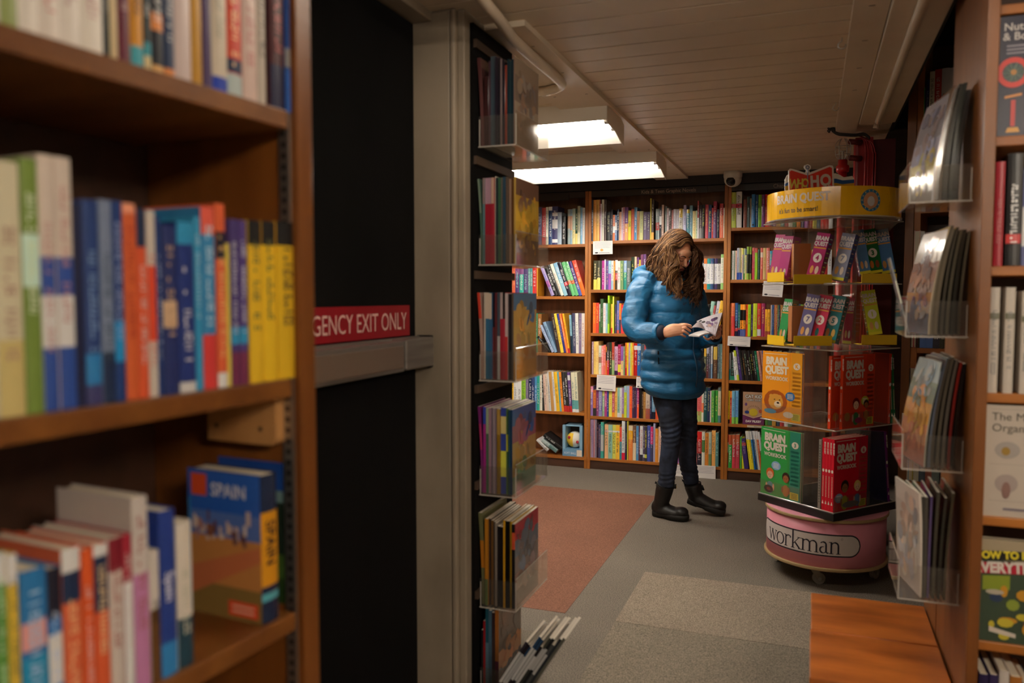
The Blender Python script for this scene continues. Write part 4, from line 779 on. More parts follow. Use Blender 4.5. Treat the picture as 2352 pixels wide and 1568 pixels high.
# ================================================================== side-wall units at the right
UA0 = Vector((.385, 4.02, 0)); ua = R(-14)
ub = None
def unitA():
    t = empty('bookcase', UA0, ua); tag(t, 'dark wooden bookcase beyond the magazine racks, behind the rotating book display', 'bookcase')
    W_ = .62
    def k(nm, a, b, m, bv=.0015): return MB().box(a, b).build(nm, m, t, bevel=bv)
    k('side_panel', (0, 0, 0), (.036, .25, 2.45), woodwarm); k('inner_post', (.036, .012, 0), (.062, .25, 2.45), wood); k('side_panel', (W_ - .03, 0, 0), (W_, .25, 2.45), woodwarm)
    k('back_panel', (.06, .24, .1), (W_ - .03, .25, 2.45), darkwood, 0)
    for z in UZ: k('shelf', (.062, .006, z - .024), (W_ - .03, .24, z), woodx)
    k('kickboard', (.062, .01, .0), (W_ - .03, .03, UZ[0] - .024), darkwood)
    return t
UZ = [.118, .452, .759, 1.061, 1.373, 1.688, 2.0]
uA = unitA(); UAx = Vector((math.cos(ua), math.sin(ua), 0)); UAn = Vector((math.sin(ua), -math.cos(ua), 0))
def upt(px, py, out=0.):
    d = ray(px, py); t = (UA0 + UAn * out - EYEP).dot(UAn) / d.dot(UAn); p = EYEP + d * t; return (p - UA0).dot(UAx), p.z
def urow(spec, ox, oy, s, z, where, seed):
    rr = random.Random(seed); bs = []; toks = spec.split()
    for i, tk in enumerate(toks):
        if tk[0] == '_': continue
        a = tk.split(','); x0 = float(a[0]); x1 = float(toks[i + 1].split(',')[0].strip('_')) if i + 1 < len(toks) else x0 + 40
        py = oy + float(a[1]) / s; s0 = upt(ox + x0 / s, 800)[0]; s1 = upt(ox + x1 / s, 800)[0]; h = upt(ox + x0 / s, py)[1] - z; s0 = max(s0, .064)
        if s1 > .588: break
        o_ = UA0 + UAx * s0 - UAn * .006; o_.z = z + .0005
        o = spine_book('book', frame(o_, UAx, -UAn, ZA), s1 - s0 - .0005, max(.1, min(h, .29)), .15, a[2].split(':'), rr, PRINT)
        bs.append(dict(o=o, n=cname(a[2].split(':')[0]), bn=[cname(f[:3]) for f in a[2].split(':')[1:] if len(f) == 7], w=s1 - s0))
    book_labels(bs, 'book', where, 'book', 'books in the side bookcase, ' + where)
urow("255,365,6b6:t384 285,390,244 300,280,225:t88a 335,205,e8e0c8:t443 385,185,c43:tedd 452,172,ddd8dc:Tb44=Splish 528,168,ddd8dc:Tb44=Splish 604,160,ddd8dc:Tb44=Splish 665,155,322:tedd 720,160,557:tccc 790,160,a55:tedd _860", 2040, 120, 4.355, UZ[6], 'top shelf of the side bookcase', 51)
urow("205,1180,9bc:t446 250,1200,a55:teee 310,1290,556:tccc 360,1290,565:tccc 410,1290,667:tccc 460,1290,556:tccc 520,1395,c93:t643 600,1400,322:tddd 680,1380,567:tccc 760,1400,a86:t433 _830", 2040, 120, 4.355, UZ[5], 'second shelf of the side bookcase', 52)
urow("185,325,ecb:tb86:3442080:c339099 240,330,a94:t332:3448899 300,330,ddd:t334 350,340,755:tddd 420,340,578:tddd 500,350,b73:teee 580,340,345:tccc 660,340,876:tddd _720", 2040, 460, 4.614, UZ[4], 'third shelf of the side bookcase', 53)
urow("150,1160,221:tb44 190,1160,221:tb44 230,1160,b23:teee 262,1160,221:teee 330,1160,57b:te86 400,1160,57b:te86 470,1150,334:tccc 540,1150,332:tba8 610,1150,543:tccc _680", 2040, 460, 4.614, UZ[3], 'fourth shelf of the side bookcase', 54)
urow("150,300,323:taac 175,295,b33:tfcc 207,300,223:t99a 232,330,eec:t654 278,400,c63:tdaa 300,310,322:tb88 355,240,354:tbcb 400,290,667:tddd 460,300,a54:tedd 520,290,334:tccc 590,300,887:t333 _650", 2040, 780, 4.614, UZ[2], 'fifth shelf of the side bookcase', 57)
urow("148,1080,cb5:t443 195,1080,7ac:t335 245,1080,d99:tfff 300,1090,ccb:t443 360,1090,567:tddd 430,1090,a65:tfdd 500,1090,788:tddd 580,1090,334:tccc _650", 2040, 780, 4.614, UZ[1], 'sixth shelf of the side bookcase', 55)
urow("85,255,a72:t543 135,268,864:t432:2220015:b929099 190,268,c43:t711 228,338,3a4:tcec 276,340,c95 320,380,c8b:tb23 360,380,b33:tedd 420,380,557:tccc 480,360,754:tdcb 560,370,ccc:t555 _640", 2040, 1090, 4.614, UZ[0], 'bottom shelf of the side bookcase', 56)
def plA(px, py): 
    s_, z_ = upt(px, py, .004); p = UA0 + UAx * s_ + UAn * .004; p.z = z_; return p
card([(2072, 948), (2126, 953), (2106, 1003.5), (2083, 998)], plA, 'white recommendation card with a black oval, on the side bookcase beyond the racks')
# near unit with panel carrying the racks
SX = .3625; BYF = 2.13
nb = empty('bookcase', (SX, BYF, 0)); tag(nb, 'tall wooden bookcase at the picture edge with clear racks fixed to its side', 'bookcase')
BZ = [.18, .482, .782, 1.072, 1.366, 1.661, 1.955, 2.25]
def kb(nm, a, b, m, bv=.002): return kid(MB().box(a, b), nm, m, nb, bevel=bv)
kb('side_panel', (SX, BYF + .001, 0), (SX + .02, 2.60, 2.45), woodwarm); kb('front_post', (SX - .004, BYF - .03, 0), (SX + .021, BYF, 2.45), woodwarm)
kb('side_panel', (1.16, BYF - .02, 0), (1.18, 2.45, 2.45), woodwarm); kb('back_panel', (SX + .02, 2.44, 0), (1.16, 2.45, 2.45), darkwood, 0)
kb('plinth', (SX - .001, 2.602, 0), (SX + .03, 2.86, .62), woodwarm)
for z in BZ: kb('shelf', (SX + .021, BYF - .014, z - .022), (1.16, 2.44, z), woodx)
def bz(px): return on(px, 600, 'y', BYF - .01).x
def nearbook(x0, w_, h, z, feats, label, art=None, d=.15, face=False, yb=BYF - .008):
    if face:
        e = empty('book', (x0, yb, z + .0005)); m = MB(); m.box((0, 0, 0), (w_, .004, h), feats[0]); art(m, w_, h); m.build('cover', PRINT, e); MB().box((0, .004, 0), (w_ - .002, .025, h - .002), 'e8dcc2').build('page_block', MATTE, e); tag(e, label, 'book'); return e
    o = spine_book('book', Matrix.Translation((x0, yb, z + .0005)), w_, h, d, feats, random.Random(int(x0 * 9999)), PRINT, parts=True); tag(o, label, 'book'); return o
def art_bolts(m, w_, h):
    ctext(m, 'Nuts', .032, h * .88, .024, 'c8c0bc', 1, .01); ctext(m, '& Bolts', .042, h * .80, .024, 'c8c0bc', 1, .01)
    for k, l in enumerate((.11, .10, .06)): m.quad((.015, -.001, h * (.745 - .03 * k)), (.015 + l, -.001, h * (.745 - .03 * k)), (.015 + l, -.001, h * (.757 - .03 * k)), (.015, -.001, h * (.757 - .03 * k)), '8a8490')
    m.disc(.030, h * .53, .033, .034, -.001, 'c83028', 28); m.disc(.030, h * .53, .022, .022, -.0013, '2a3a3a', 24)
    for k in range(10): q = k * .628; m.tube([(.030, -.0016, h * .53), (.030 + .021 * math.cos(q), -.0016, h * .53 + .021 * math.sin(q))], .0012, 4, '8a9a8a')
    m.disc(.030, h * .53, .006, .006, -.0026, 'c8843a', 12)
    m.quad((.014, -.001, h * .315), (.048, -.001, h * .335), (.048, -.001, h * .355), (.014, -.001, h * .335), 'c8803a'); m.quad((.027, -.001, h * .08), (.036, -.001, h * .08), (.036, -.001, h * .3), (.027, -.001, h * .3), 'b83030')
    m.quad((.018, -.001, h * .03), (.046, -.001, h * .03), (.042, -.001, h * .07), (.022, -.001, h * .07), 'c8903a'); m.disc(.11, h * .5, .022, .03, -.001, 'd8a030', 18); m.disc(.11, h * .38, .02, .02, -.0012, '3a8a7a', 16)
x_ = SX + .024
nearbook(x_, .20, .268, BZ[5], ['1a1830'], 'face-out dark navy book with a red wheel drawing on the near bookcase', art_bolts, face=True)
nearbook(x_ + .002, .019, .238, BZ[4], ['a01428', 'tb55'], 'dark red book standing by the post on the near bookcase')
nearbook(x_ + .026, .03, .255, BZ[4], ['181618', 'teee', 'c442028'], 'thick black book with white lettering next to the dark red one')
nearbook(x_ + .058, .016, .22, BZ[4], ['6a709a', 'tccd', 'ddd2060'], 'grey blue book beside the thick black one')
nearbook(x_ + .076, .03, .21, BZ[4], ['c8c0b0', 'c335085'], 'white and red book beside the grey blue one')
nearbook(x_ + .11, .025, .23, BZ[4], ['445566', 'tccc'], 'slate book last in the row with the dark red one')
for k, (a, hh) in enumerate([(.0, .245), (.031, .245), (.064, .236), (.098, .24)]):
    nearbook(x_ + a, .0195, hh, BZ[3], ['c8bfb4', 't888', '7767075'], ['white spined volume touching the post, of the white set on the near bookcase', 'white spined volume of the set, next after the one at the post', 'white spined volume of the set leaning apart from the first two', 'white spined volume, last of the set on the near bookcase'][k])
def art_white(m, w_, h):
    ctext(m, 'The Most', .062, h * .865, .026, '6a625a', 1, 0); ctext(m, 'Organised', .066, h * .765, .026, '6a625a', 1, 0)
    m.disc(.045, h * .60, .026, .02, -.001, 'a8a09a', 16); m.disc(.042, h * .59, .009, .01, -.0014, 'a0803a', 12); m.disc(.045, h * .30, .024, .022, -.001, 'a89a94', 16); m.disc(.045, h * .24, .009, .02, -.0014, '8a6a62', 12); m.disc(.11, h * .27, .014, .022, -.001, 'b0a880', 12)
    m.quad((.04, -.001, h * .06), (.13, -.001, h * .06), (.13, -.001, h * .08), (.04, -.001, h * .08), '7a7280')
    for zz_ in (.14, .47, .96): m.quad((.01, -.0008, h * zz_), (w_, -.0008, h * zz_), (w_, -.0008, h * (zz_ + .004)), (.01, -.0008, h * (zz_ + .004)), 'a89e94')
nearbook(x_, .21, .262, BZ[2], ['c4b9ac'], 'face-out pale book with small brown specimen drawings on the near bookcase', art_white, face=True)
def art_inv(m, w_, h):
    m.quad((0, -.0006, h * .80), (w_, -.0006, h * .80), (w_, -.0006, h), (0, -.0006, h), 'a89a80'); m.quad((0, -.0008, h * .79), (w_, -.0008, h * .84), (w_, -.0008, h * .93), (0, -.0008, h * .88), '1c1c1c')
    RT = Matrix.Rotation(-R(4), 4, 'Y')
    ctext(m, 'HOW TO INVENT', .085, h * .805, .024, 'e8d838', .88, .05, -.0014, RT); m.quad((0, -.001, h * .66), (w_, -.001, h * .71), (w_, -.001, h * .81), (0, -.001, h * .77), 'b82038'); ctext(m, 'EVERYTHING', .083, h * .67, .035, 'e0d8d0', .82, .05, -.0018, RT)
    m.quad((.004, -.001, h * .50), (.06, -.001, h * .52), (.06, -.001, h * .66), (.004, -.001, h * .64), '8a9a30')
    rr_ = random.Random(8)
    for k in range(16): m.disc(rr_.uniform(.01, .18), h * rr_.uniform(.06, .52), rr_.uniform(.006, .022), rr_.uniform(.006, .018), -.0012 - k * .00005, rr_.choice(['2a3a5a', 'c8902a', 'b8b0a0', '8a9a3a', '8a6a5a', '2a2a30', 'c8b83a', '6a4a3a']), 9)
    m.quad((.02, -.0024, h * .10), (.075, -.0024, h * .06), (.075, -.0024, h * .10), (.02, -.0024, h * .15), 'd8ccc0')
nearbook(x_, .19, .245, BZ[1], ['3a4a3a'], 'face-out book with yellow and red title about inventing, on the near bookcase', art_inv, face=True)
for k, (a, w_, hh, f) in enumerate([(.004, .02, .22, ['2a1f4a', 'taaa']), (.026, .018, .222, ['2f2450', 'taaa']), (.046, .02, .235, ['c8bfb8', 'tc55']), (.068, .024, .225, ['a86a2a', 't3a6', '3563070']), (.094, .02, .21, ['556', 'tccc'])]):
    nearbook(x_ + a, w_, hh, BZ[0], f, ['dark purple book at the post', 'dark purple book, second from the post', 'white book beside the purple pair', 'orange brown book beside the white one', 'grey book last in view'][k] + ' on the lowest near shelf')
# racks on the panel: magazines standing edge-on and slumping toward the panel
RK = [(1.530, .0), (1.195, 0), (.857, 0), (.520, 0)]
mg_r = [[('8a8a9a', .007, ['8a8078', 'c8b868', '9a98a8', '7a7880', '84808a']), ('5a4438', .008, None), ('3a302a', .008, None), ('54483e', .006, None), ('26241e', .012, None), ('1e2420', .010, None), ('181818', .012, None)],
        [('c8b89c', .006, ['5a3a2a', 'a8783a', '6a4038', '8a5a44', 'c8b8a8', 'd8ccc0']), ('7a7060', .008, None), ('5a5040', .008, None), ('6a6050', .008, None), ('4a443a', .007, None), ('5a5446', .008, None), ('32302a', .009, None), ('5c5648', .006, None)],
        [('a8a498', .007, ['a85a40', 'b8744a', 'c08a3a', '8a8a6a', 'a8a898']), ('20282a', .008, None), ('5a6070', .007, None), ('4a4238', .008, None), ('5c5448', .008, None), ('686058', .008, None), ('8a2420', .007, None), ('14161a', .009, None)],
        [('d8ccc0', .006, ['c8b8b0', 'd8cabc', 'd0c4b8', 'e0d4c8']), ('3a3834', .007, None), ('4a4640', .008, None), ('5a4a7a', .006, None), ('4a463c', .008, None), ('383830', .007, None), ('6a6450', .006, None)]]
nmr = ['top', 'second', 'third', 'lowest']
for k, (z, _x) in enumerate(RK):
    holder('magazine_holder', (SX - .001, 2.235, z), -.138, .25, .20, f"{nmr[k]} clear rack fixed to the side of the wooden bookcase at the picture edge", 0)
    rr = random.Random(80 + k); bs = []; x = SX - .010 - .118; n = len(mg_r[k])
    for i, (c_, t_, cv) in enumerate(mg_r[k]):
        xb = SX - .105 + i * .0125; xt = SX - .060 + i * .0085 if k < 3 else xb + .004 * i - .01
        hh = [.285, .275, .285, .28][k] * rr.uniform(.93, 1.0); ang = 0
        # cover faces -x: mirror by turning half round, spine edge toward the viewer
        ya = R([11, 6, 3][i]) if i < 3 else 0.; xb += [.022, .014, .006][i] if i < 3 else 0.; xt += [.022, .014, .006][i] if i < 3 else 0.
        M = frame((xb, 2.245, z + .0045), (-math.cos(ya), -math.sin(ya), 0), (-math.sin(ya), math.cos(ya), 0), (0, 0, 1))
        o = magazine('magazine', M, .20 * rr.uniform(.95, 1.0), hh, t_ * .9, c_, [], rr, -(xt - xb), cv, f"{cname(c_)}{i}")
        bs.append(dict(o=o, n=cname(c_), bn=[], w=t_))
    book_labels(bs, 'magazine', f"{nmr[k]} rack on the bookcase side", 'magazine', f"magazines in the {nmr[k]} rack on the bookcase side")
# smaller leaflets slipping off the rack fronts
for (px, py, w_, h_, c_, z, lb, an) in [(2085, 600, .035, .19, '8a9098', 1.2, 'grey blue leaflet leaning out at the corner of the second rack', -12)]:
    M = Matrix.Translation((SX - .132, 2.25, 1.2)) @ Matrix.Rotation(R(-14), 4, 'Y')
    o = magazine('leaflet', M, .07, .20, .003, c_, ['ddc4065', 'aaa1030'], random.Random(1), 0, None, lb, None, 'leaflet')
# low bench of two boards against the panel
e = empty('bench', (.19, 2.5, 0)); tag(e, 'low bench with two wide orange wood boards beside the near bookcase', 'bench')
kid(MB().box((.016, 2.502, .272), (.357, 2.815, .30)), 'board', woodbench, e, bevel=.003); kid(MB().box((.013, 2.175, .272), (.357, 2.497, .30)), 'board', woodbench, e, bevel=.003)
kid(MB().box((.03, 2.20, 0), (.055, 2.79, .271)), 'side_board', woodwarm, e, bevel=.002); kid(MB().box((.32, 2.20, 0), (.345, 2.79, .271)), 'side_board', woodwarm, e, bevel=.002)
kid(MB().box((.056, 2.21, .17), (.319, 2.23, .271)), 'apron', mat('dark_bench_edge', '2a1a10', .5), e)
# ================================================================== rotating book display on a pink drum
DC = Vector((.078, 3.975, 0)); DR = R(50.1); HS = .212
dm = empty('drum_base', DC); tag(dm, 'pink drum base on casters under the rotating book display', 'display stand')
n = 64; RD = .262
kid(MB().lathe([(0, .098), (RD, .098), (RD, .302), (0, .302)], n, 'd98a98', c=(DC.x, DC.y, 0)), 'drum', noisy('pink_laminate', 'e08c9e', 'e898a8', .45, (4, 4, 4), 3), dm, True)
for z0, z1 in ((.084, .098), (.302, .316)):
    kid(MB().lathe([(0, z0), (RD + .008, z0), (RD + .010, z0 + .003), (RD + .010, z1 - .003), (RD + .008, z1), (0, z1)], n, c=(DC.x, DC.y, 0)), 'plywood_rim', mat('plywood_edge', 'b09468', .6), dm)
kid(MB().lathe([(RD + .0075, .3165), (0, .3165)], n, c=(DC.x, DC.y, 0)), 'top_sheet', mat('pink_top', 'eba0b0', .4), dm)
# serif wordmark wrapped round the drum
lg = MB(); Rr = RD + .0012
def cyl(u, v, k=0.): return (DC.x + (Rr + k) * math.sin(u / RD + ANG0), DC.y - (Rr + k) * math.cos(u / RD + ANG0), .098 + v)
ANG0 = R(-12)
def strip(u0, u1, v0, v1, col, k, nn_=40, rnd=True):
    h = (v1 - v0) / 2; cols = []
    for i in range(nn_ + 1):
        u = u0 + (u1 - u0) * i / nn_; e = min(u - u0, u1 - u); q = math.sqrt(max(0, 1 - (1 - e / h) ** 2)) if (rnd and e < h) else 1
        cols.append((u, (v0 + v1) / 2 - h * q, (v0 + v1) / 2 + h * q))
    vs = [cyl(u, a, k) for u, a, b in cols] + [cyl(u, b, k) for u, a, b in cols]
    lg.add(vs, [(i, i + 1, i + nn_ + 2, i + nn_ + 1) for i in range(nn_)], col)
U0, U1 = -.332, .205
strip(U0, U1, .052, .152, '15131f', 0, 140); strip(U0 + .006, U1 - .006, .058, .146, 'd9cfcb', .0006, 140)
LS = 1.38
def stroke(pts, t, col='16142a'):
    k = len(pts); L = []
    for i, (x, y) in enumerate(pts):
        a = pts[max(i - 1, 0)]; b = pts[min(i + 1, k - 1)]; dx, dy = b[0] - a[0], b[1] - a[1]; l = math.hypot(dx, dy) or 1; tt = t[i] if isinstance(t, list) else t
        L.append((x - dy / l * tt / 2, y + dx / l * tt / 2, x + dy / l * tt / 2, y - dx / l * tt / 2))
    L = [tuple(q * LS for q in p) for p in L]; vs = [cyl(LX + p[0], p[1] + .062 - .0865 * LS + .005, .0012) for p in L] + [cyl(LX + p[2], p[3] + .062 - .0865 * LS + .005, .0012) for p in L]
    lg.add(vs, [(i, i + 1, i + k + 1, i + k) for i in range(k - 1)], col)
def arc(cx, cy, rx, ry, a0, a1, n=16): return [(cx + rx * math.cos(R(a0 + (a1 - a0) * i / n)), cy + ry * math.sin(R(a0 + (a1 - a0) * i / n))) for i in range(n + 1)]
xh = .0365; by_ = .0865; T = .0052; t2 = .0022
def serif(x, y, w_=.010): stroke([(x - w_ / 2, y), (x + w_ / 2, y)], t2)
def word_w(x):
    stroke([(x, by_ + xh), (x + .011, by_)], T); stroke([(x + .011, by_), (x + .0205, by_ + xh)], t2); stroke([(x + .0205, by_ + xh), (x + .0315, by_)], T); stroke([(x + .0315, by_), (x + .0415, by_ + xh)], t2)
    for k in (0, .0205, .0415): serif(x + k, by_ + xh, .011)
    return x + .046
def word_o(x):
    k = 28; pts = arc(x + .017, by_ + xh / 2, .0155, xh / 2 + .001, 0, 360, k); stroke(pts, [T * (.45 + .55 * abs(math.cos(R(i * 360 / k)))) for i in range(k + 1)]); return x + .036
def word_r(x):
    stroke([(x + .006, by_), (x + .006, by_ + xh)], T); serif(x + .006, by_, .013); serif(x + .003, by_ + xh, .009); stroke(arc(x + .017, by_ + xh - .011, .011, .011, 175, 50, 10), T * .7); stroke([(x + .0215, by_ + xh - .004), (x + .0255, by_ + xh - .005)], T); return x + .0265
def word_k(x):
    stroke([(x + .006, by_), (x + .006, by_ + .060)], T); serif(x + .006, by_, .013); serif(x + .003, by_ + .0595, .009); stroke([(x + .008, by_ + .014), (x + .027, by_ + xh)], t2); stroke([(x + .014, by_ + .019), (x + .030, by_)], T); serif(x + .031, by_, .012); serif(x + .027, by_ + xh, .011); return x + .0345
def word_n(x, last=True):
    stroke([(x + .006, by_), (x + .006, by_ + xh)], T); serif(x + .006, by_, .013); serif(x + .003, by_ + xh, .009)
    stroke(arc(x + .0165, by_ + xh - .012, .0105, .0115, 180, 0, 12), [T * .6] * 6 + [T * .9] * 7); stroke([(x + .027, by_ + xh - .012), (x + .027, by_)], T); serif(x + .027, by_, .013); return x + .0335
def word_m(x):
    x2 = word_n(x); word_x = x + .021
    stroke(arc(word_x + .0165, by_ + xh - .012, .0105, .0115, 180, 0, 12), [T * .6] * 6 + [T * .9] * 7); stroke([(word_x + .027, by_ + xh - .012), (word_x + .027, by_)], T); serif(word_x + .027, by_, .013); return word_x + .0345
def word_a(x):
    stroke(arc(x + .0125, by_ + xh - .0095, .0085, .009, 150, 0, 12), [T * .6] * 5 + [T * .9] * 8); stroke([(x + .021, by_ + xh - .0095), (x + .021, by_ + .004), (x + .025, by_ + .0005), (x + .029, by_ + .002)], [T, T, T * .8, t2])
    stroke(arc(x + .0125, by_ + .0105, .0095, .010, 80, 350, 16), [T * .45] * 3 + [T * .95] * 8 + [T * .5] * 6); return x + .0305
LX = U0 + .085; x = 0.0
x = word_w(x); x = word_o(x); x = word_r(x); x = word_k(x); x = word_m(x); x = word_a(x); x = word_n(x)
stroke(arc(x + .004, by_ + .048, .0032, .0032, 0, 360, 12), .0008, '8a8288'); stroke([(x + .003, by_ + .0465), (x + .003, by_ + .0495), (x + .005, by_ + .049)], .0007, '8a8288')
kid(lg, 'wordmark', PRINT, dm)
for k, q in enumerate((-104, -13, 76, 166)):
    a_ = R(q); cx_, cy_ = DC.x + .205 * math.cos(a_), DC.y + .205 * math.sin(a_); sw = R(20 + k * 35)
    ca = MB(); ca.box((cx_ - .024, cy_ - .024, .079), (cx_ + .024, cy_ + .024, .084))
    dx, dy = math.cos(sw), math.sin(sw)
    for s in (-1, 1):
        ox_, oy_ = -dy * .014 * s, dx * .014 * s
        ca.add([(cx_ + ox_ - dx * .016, cy_ + oy_ - dy * .016, .078), (cx_ + ox_ + dx * .02, cy_ + oy_ + dy * .02, .078), (cx_ + ox_ + dx * .034, cy_ + oy_ + dy * .034, .026), (cx_ + ox_ + dx * .020, cy_ + oy_ + dy * .020, .022), (cx_ + ox_, cy_ + oy_, .05)], [(0, 1, 2, 3, 4)])
    o = kid(ca, 'caster', mat('caster_zinc', '9a8f7e', .4, .6), dm)
    wx, wy = cx_ + dx * .026, cy_ + dy * .026
    wl = MB(); wl.tube([(wx - dy * .010, wy + dx * .010, .0265), (wx + dy * .010, wy - dx * .010, .0265)], .0265, 20); wh = wl.build('wheel', mat('caster_wheel', '8a8378', .5)); wh.parent = o
    wl = MB(); wl.tube([(wx - dy * .016, wy + dx * .016, .0265), (wx + dy * .016, wy - dx * .016, .0265)], .008, 10); wh = wl.build('axle', steel); wh.parent = o
# the acrylic tower
ds = empty('book_display', (DC.x, DC.y, .3175), DR); tag(ds, 'rotating clear acrylic book display with a round yellow header, standing on the pink drum', 'display stand')
LZ = lambda z: z - .3175
def dk(nm, a, b, m, bv=0, cols=None): return MB().box(a, b).build(nm, m, ds, bevel=bv)
dk('turntable', (-HS - .004, -HS - .004, .0005), (HS + .004, HS + .004, .034), blackp, .002)
TZ = [.352, .716, 1.062, 1.352, 1.632]
for i, z in enumerate(TZ):
    if i: dk('shelf_sheet', (-HS, -HS, LZ(z) - .006), (HS, HS, LZ(z)), acry)
    ed = MB(); zz_ = LZ(z) - .003 if i else LZ(z) + .0025
    for a, b in (((-HS, -HS), (HS, -HS)), ((HS, -HS), (HS, HS)), ((HS, HS), (-HS, HS)), ((-HS, HS), (-HS, -HS))): ed.tube([(a[0], a[1], zz_), (b[0], b[1], zz_)], .0028, 5)
    ed.build('sheet_edge', acry_edge, ds)
# pinwheel dividers
for i in range(4):
    q = Matrix.Rotation(i * math.pi / 2, 4, 'Z'); b = MB(); b.X = q
    b.box((-.045, -HS + .002, LZ(TZ[0])), (-.042, -.045 + .0, LZ(TZ[2]) - .006)); b.box((.03, -HS + .005, LZ(TZ[0])), (.033, -.06, LZ(TZ[2]) - .006)); b.build('divider_sheet', acry, ds)
    b = MB(); b.X = q; b.box((-HS + .002, -HS, LZ(TZ[0]) + .01), (.03, -HS + .003, LZ(TZ[0]) + .07)); b.build('pocket_front', acry, ds); b = MB(); b.X = q; b.box((-HS + .002, -HS, LZ(TZ[1]) + .01), (.03, -HS + .003, LZ(TZ[1]) + .07)); b.build('pocket_front', acry, ds)
    b = MB(); b.X = q; b.box((-.06, -.062, LZ(TZ[2])), (-.057, -HS + .03, LZ(TZ[4]) - .006)); b.tube([(-.06, -HS + .03, LZ(TZ[2])), (-.06, -HS + .03, LZ(TZ[4]) - .006)], .0022, 5); b.build('divider_sheet', acry, ds)
    b = MB(); b.X = q; b.prism([(-HS + .01, LZ(TZ[4]) - .006), (-.06, LZ(TZ[4]) - .006), (-.06, LZ(TZ[4]) - .10), (-.10, LZ(TZ[4]) - .09)], -HS + .02, -HS + .023, 'y'); b.build('gusset', acry, ds)
# header ring
HR = .287
hd = MB(); n = 72; z0, z1 = LZ(1.640), LZ(1.762)
hd.lathe([(HR, z0), (HR, z1)], n, 'ffc21c'); hd.lathe([(HR - .003, z1), (HR - .003, z0)], n, 'c9a040'); hd.lathe([(HR - .003, z1), (HR, z1)], n, 'd8c890')
hd.lathe([(HR - .01, z0 - .003), (0, z0 - .003)], n, 'b8a890')
hdo = hd.build('header_ring', mat('header_card', 'f0b41c', .3), ds)
hdo.data.materials.clear(); hdo.data.materials.append(GLOSS)
ring = MB().lathe([(HR + .004, z0 - .006), (HR + .004, z0 - .001), (HR - .03, z0 - .001), (HR - .03, z0 - .006)], n).build('ring_tray', acry_edge, ds)
tx = MB()
def rcyl(ang0, k): return lambda u, v, w=0: (( HR + k) * math.sin(u / HR + ang0), -(HR + k) * math.cos(u / HR + ang0), v)
# directions toward the viewer in the stand's own frame
def facing(px):      # angle on the ring seen at column px
    q = ray(px, 470); q = Vector((q.x, q.y, 0)).normalized(); o_ = Vector((EYEP.x - DC.x, EYEP.y - DC.y, 0)); bq = o_.dot(q); cq = o_.length_squared - HR * HR; t = -bq - math.sqrt(max(bq * bq - cq, 0)); p = o_ + q * t
    return math.atan2(p.x, -p.y) - DR
def rtext(s, px, z, size, col, bold, sx, k=.001):
    a = facing(px); f = rcyl(a, k); tx.text(s, size, Matrix.Identity(4), col, bold, sx, fn=lambda u, v, w: f(u, v + z))
rtext('BRAiN QUEST', 1836, z0 + .066, .052, 'e8d9c8', .035, .80); rtext("it's fun to be smart!", 1829, z0 + .022, .030, '4a3418', .012, .82)
a = facing(2000)
def rdisc(rx, rz, col, k, c0=a, z=(z0 + z1) / 2, n=28, ou=0, ov=0): 
    f = rcyl(c0, k); tx.add([f(ou + rx * math.cos(i * 2 * math.pi / n), ov + z + rz * math.sin(i * 2 * math.pi / n)) for i in range(n)], [tuple(range(n))], col)
rdisc(.046, .047, '2f7fa8', .001); rdisc(.034, .035, 'e0a070', .0016)
rdisc(.017, .021, 'e8e0d8', .0022, ov=-.004)
for k in range(14):
    q = k * .4488; rdisc(.003, .004, 'd8c890', .0018, ou=.040 * math.cos(q), ov=.041 * math.sin(q), n=6)
tx.build('header_lettering', PRINT, ds)
# topper sign: a bow-tie shaped board and the card behind it
def tp(px, py, d): 
    q = dep(px, py, d); return q
TDp = 3.52
def board(pts, d, th, col, name, par):
    P_ = [dep(x, y, d) for x, y in pts]; n_ = _f.copy(); n_.z = 0; n_.normalize(); m = MB(); k = len(P_)
    m.add([tuple(p) for p in P_] + [tuple(p + n_ * th) for p in P_], [tuple(range(k)), tuple(range(2 * k - 1, k - 1, -1))] + [(i, i + k, (i + 1) % k + k, (i + 1) % k) for i in range(k)], col)
    o = m.build(name, PRINT); 
    o.parent = par; o.matrix_parent_inverse = Matrix.Translation(par.location).inverted(); return o
ts = empty('topper_sign', dep(1863, 445, TDp)); tag(ts, 'red bow-tie shaped WHO HQ sign standing on top of the yellow header', 'sign')
rim = [(1812, 442), (1811, 392), (1815, 387), (1822, 388), (1850, 397), (1852, 391), (1847, 386), (1848, 380), (1855, 376.5), (1862, 380), (1863, 386), (1858, 391), (1860, 396), (1905, 379), (1912, 380), (1915, 386), (1916, 442)]
board(rim, TDp, .004, 'ede2d4', 'board', ts)
red = [(1815, 439), (1814, 394), (1818, 391), (1852, 402), (1858, 402), (1906, 383), (1911, 386), (1912, 439), (1858, 431), (1852, 432)]
board(red, TDp - .003, .0025, 'e23c28', 'red_face', ts)
board([(1815, 441), (1815, 439), (1852, 432), (1858, 431), (1912, 439), (1912, 442)], TDp - .0035, .0025, 'f0d070', 'yellow_edge', ts)
hk = MB(); hk.tube([dep(1855, 433, TDp - .006), dep(1855, 388, TDp - .006)], .0022, 6, '5a5a78'); hk.tube([dep(1855 + 3.6 * math.cos(i * .6), 384 + 3.6 * math.sin(i * .6), TDp - .006) for i in range(12)], .002, 6, '5a5a78')
kid(hk, 'pin_mark', PRINT, ts)
nf = _f.copy(); nf.z = 0; nf.normalize()
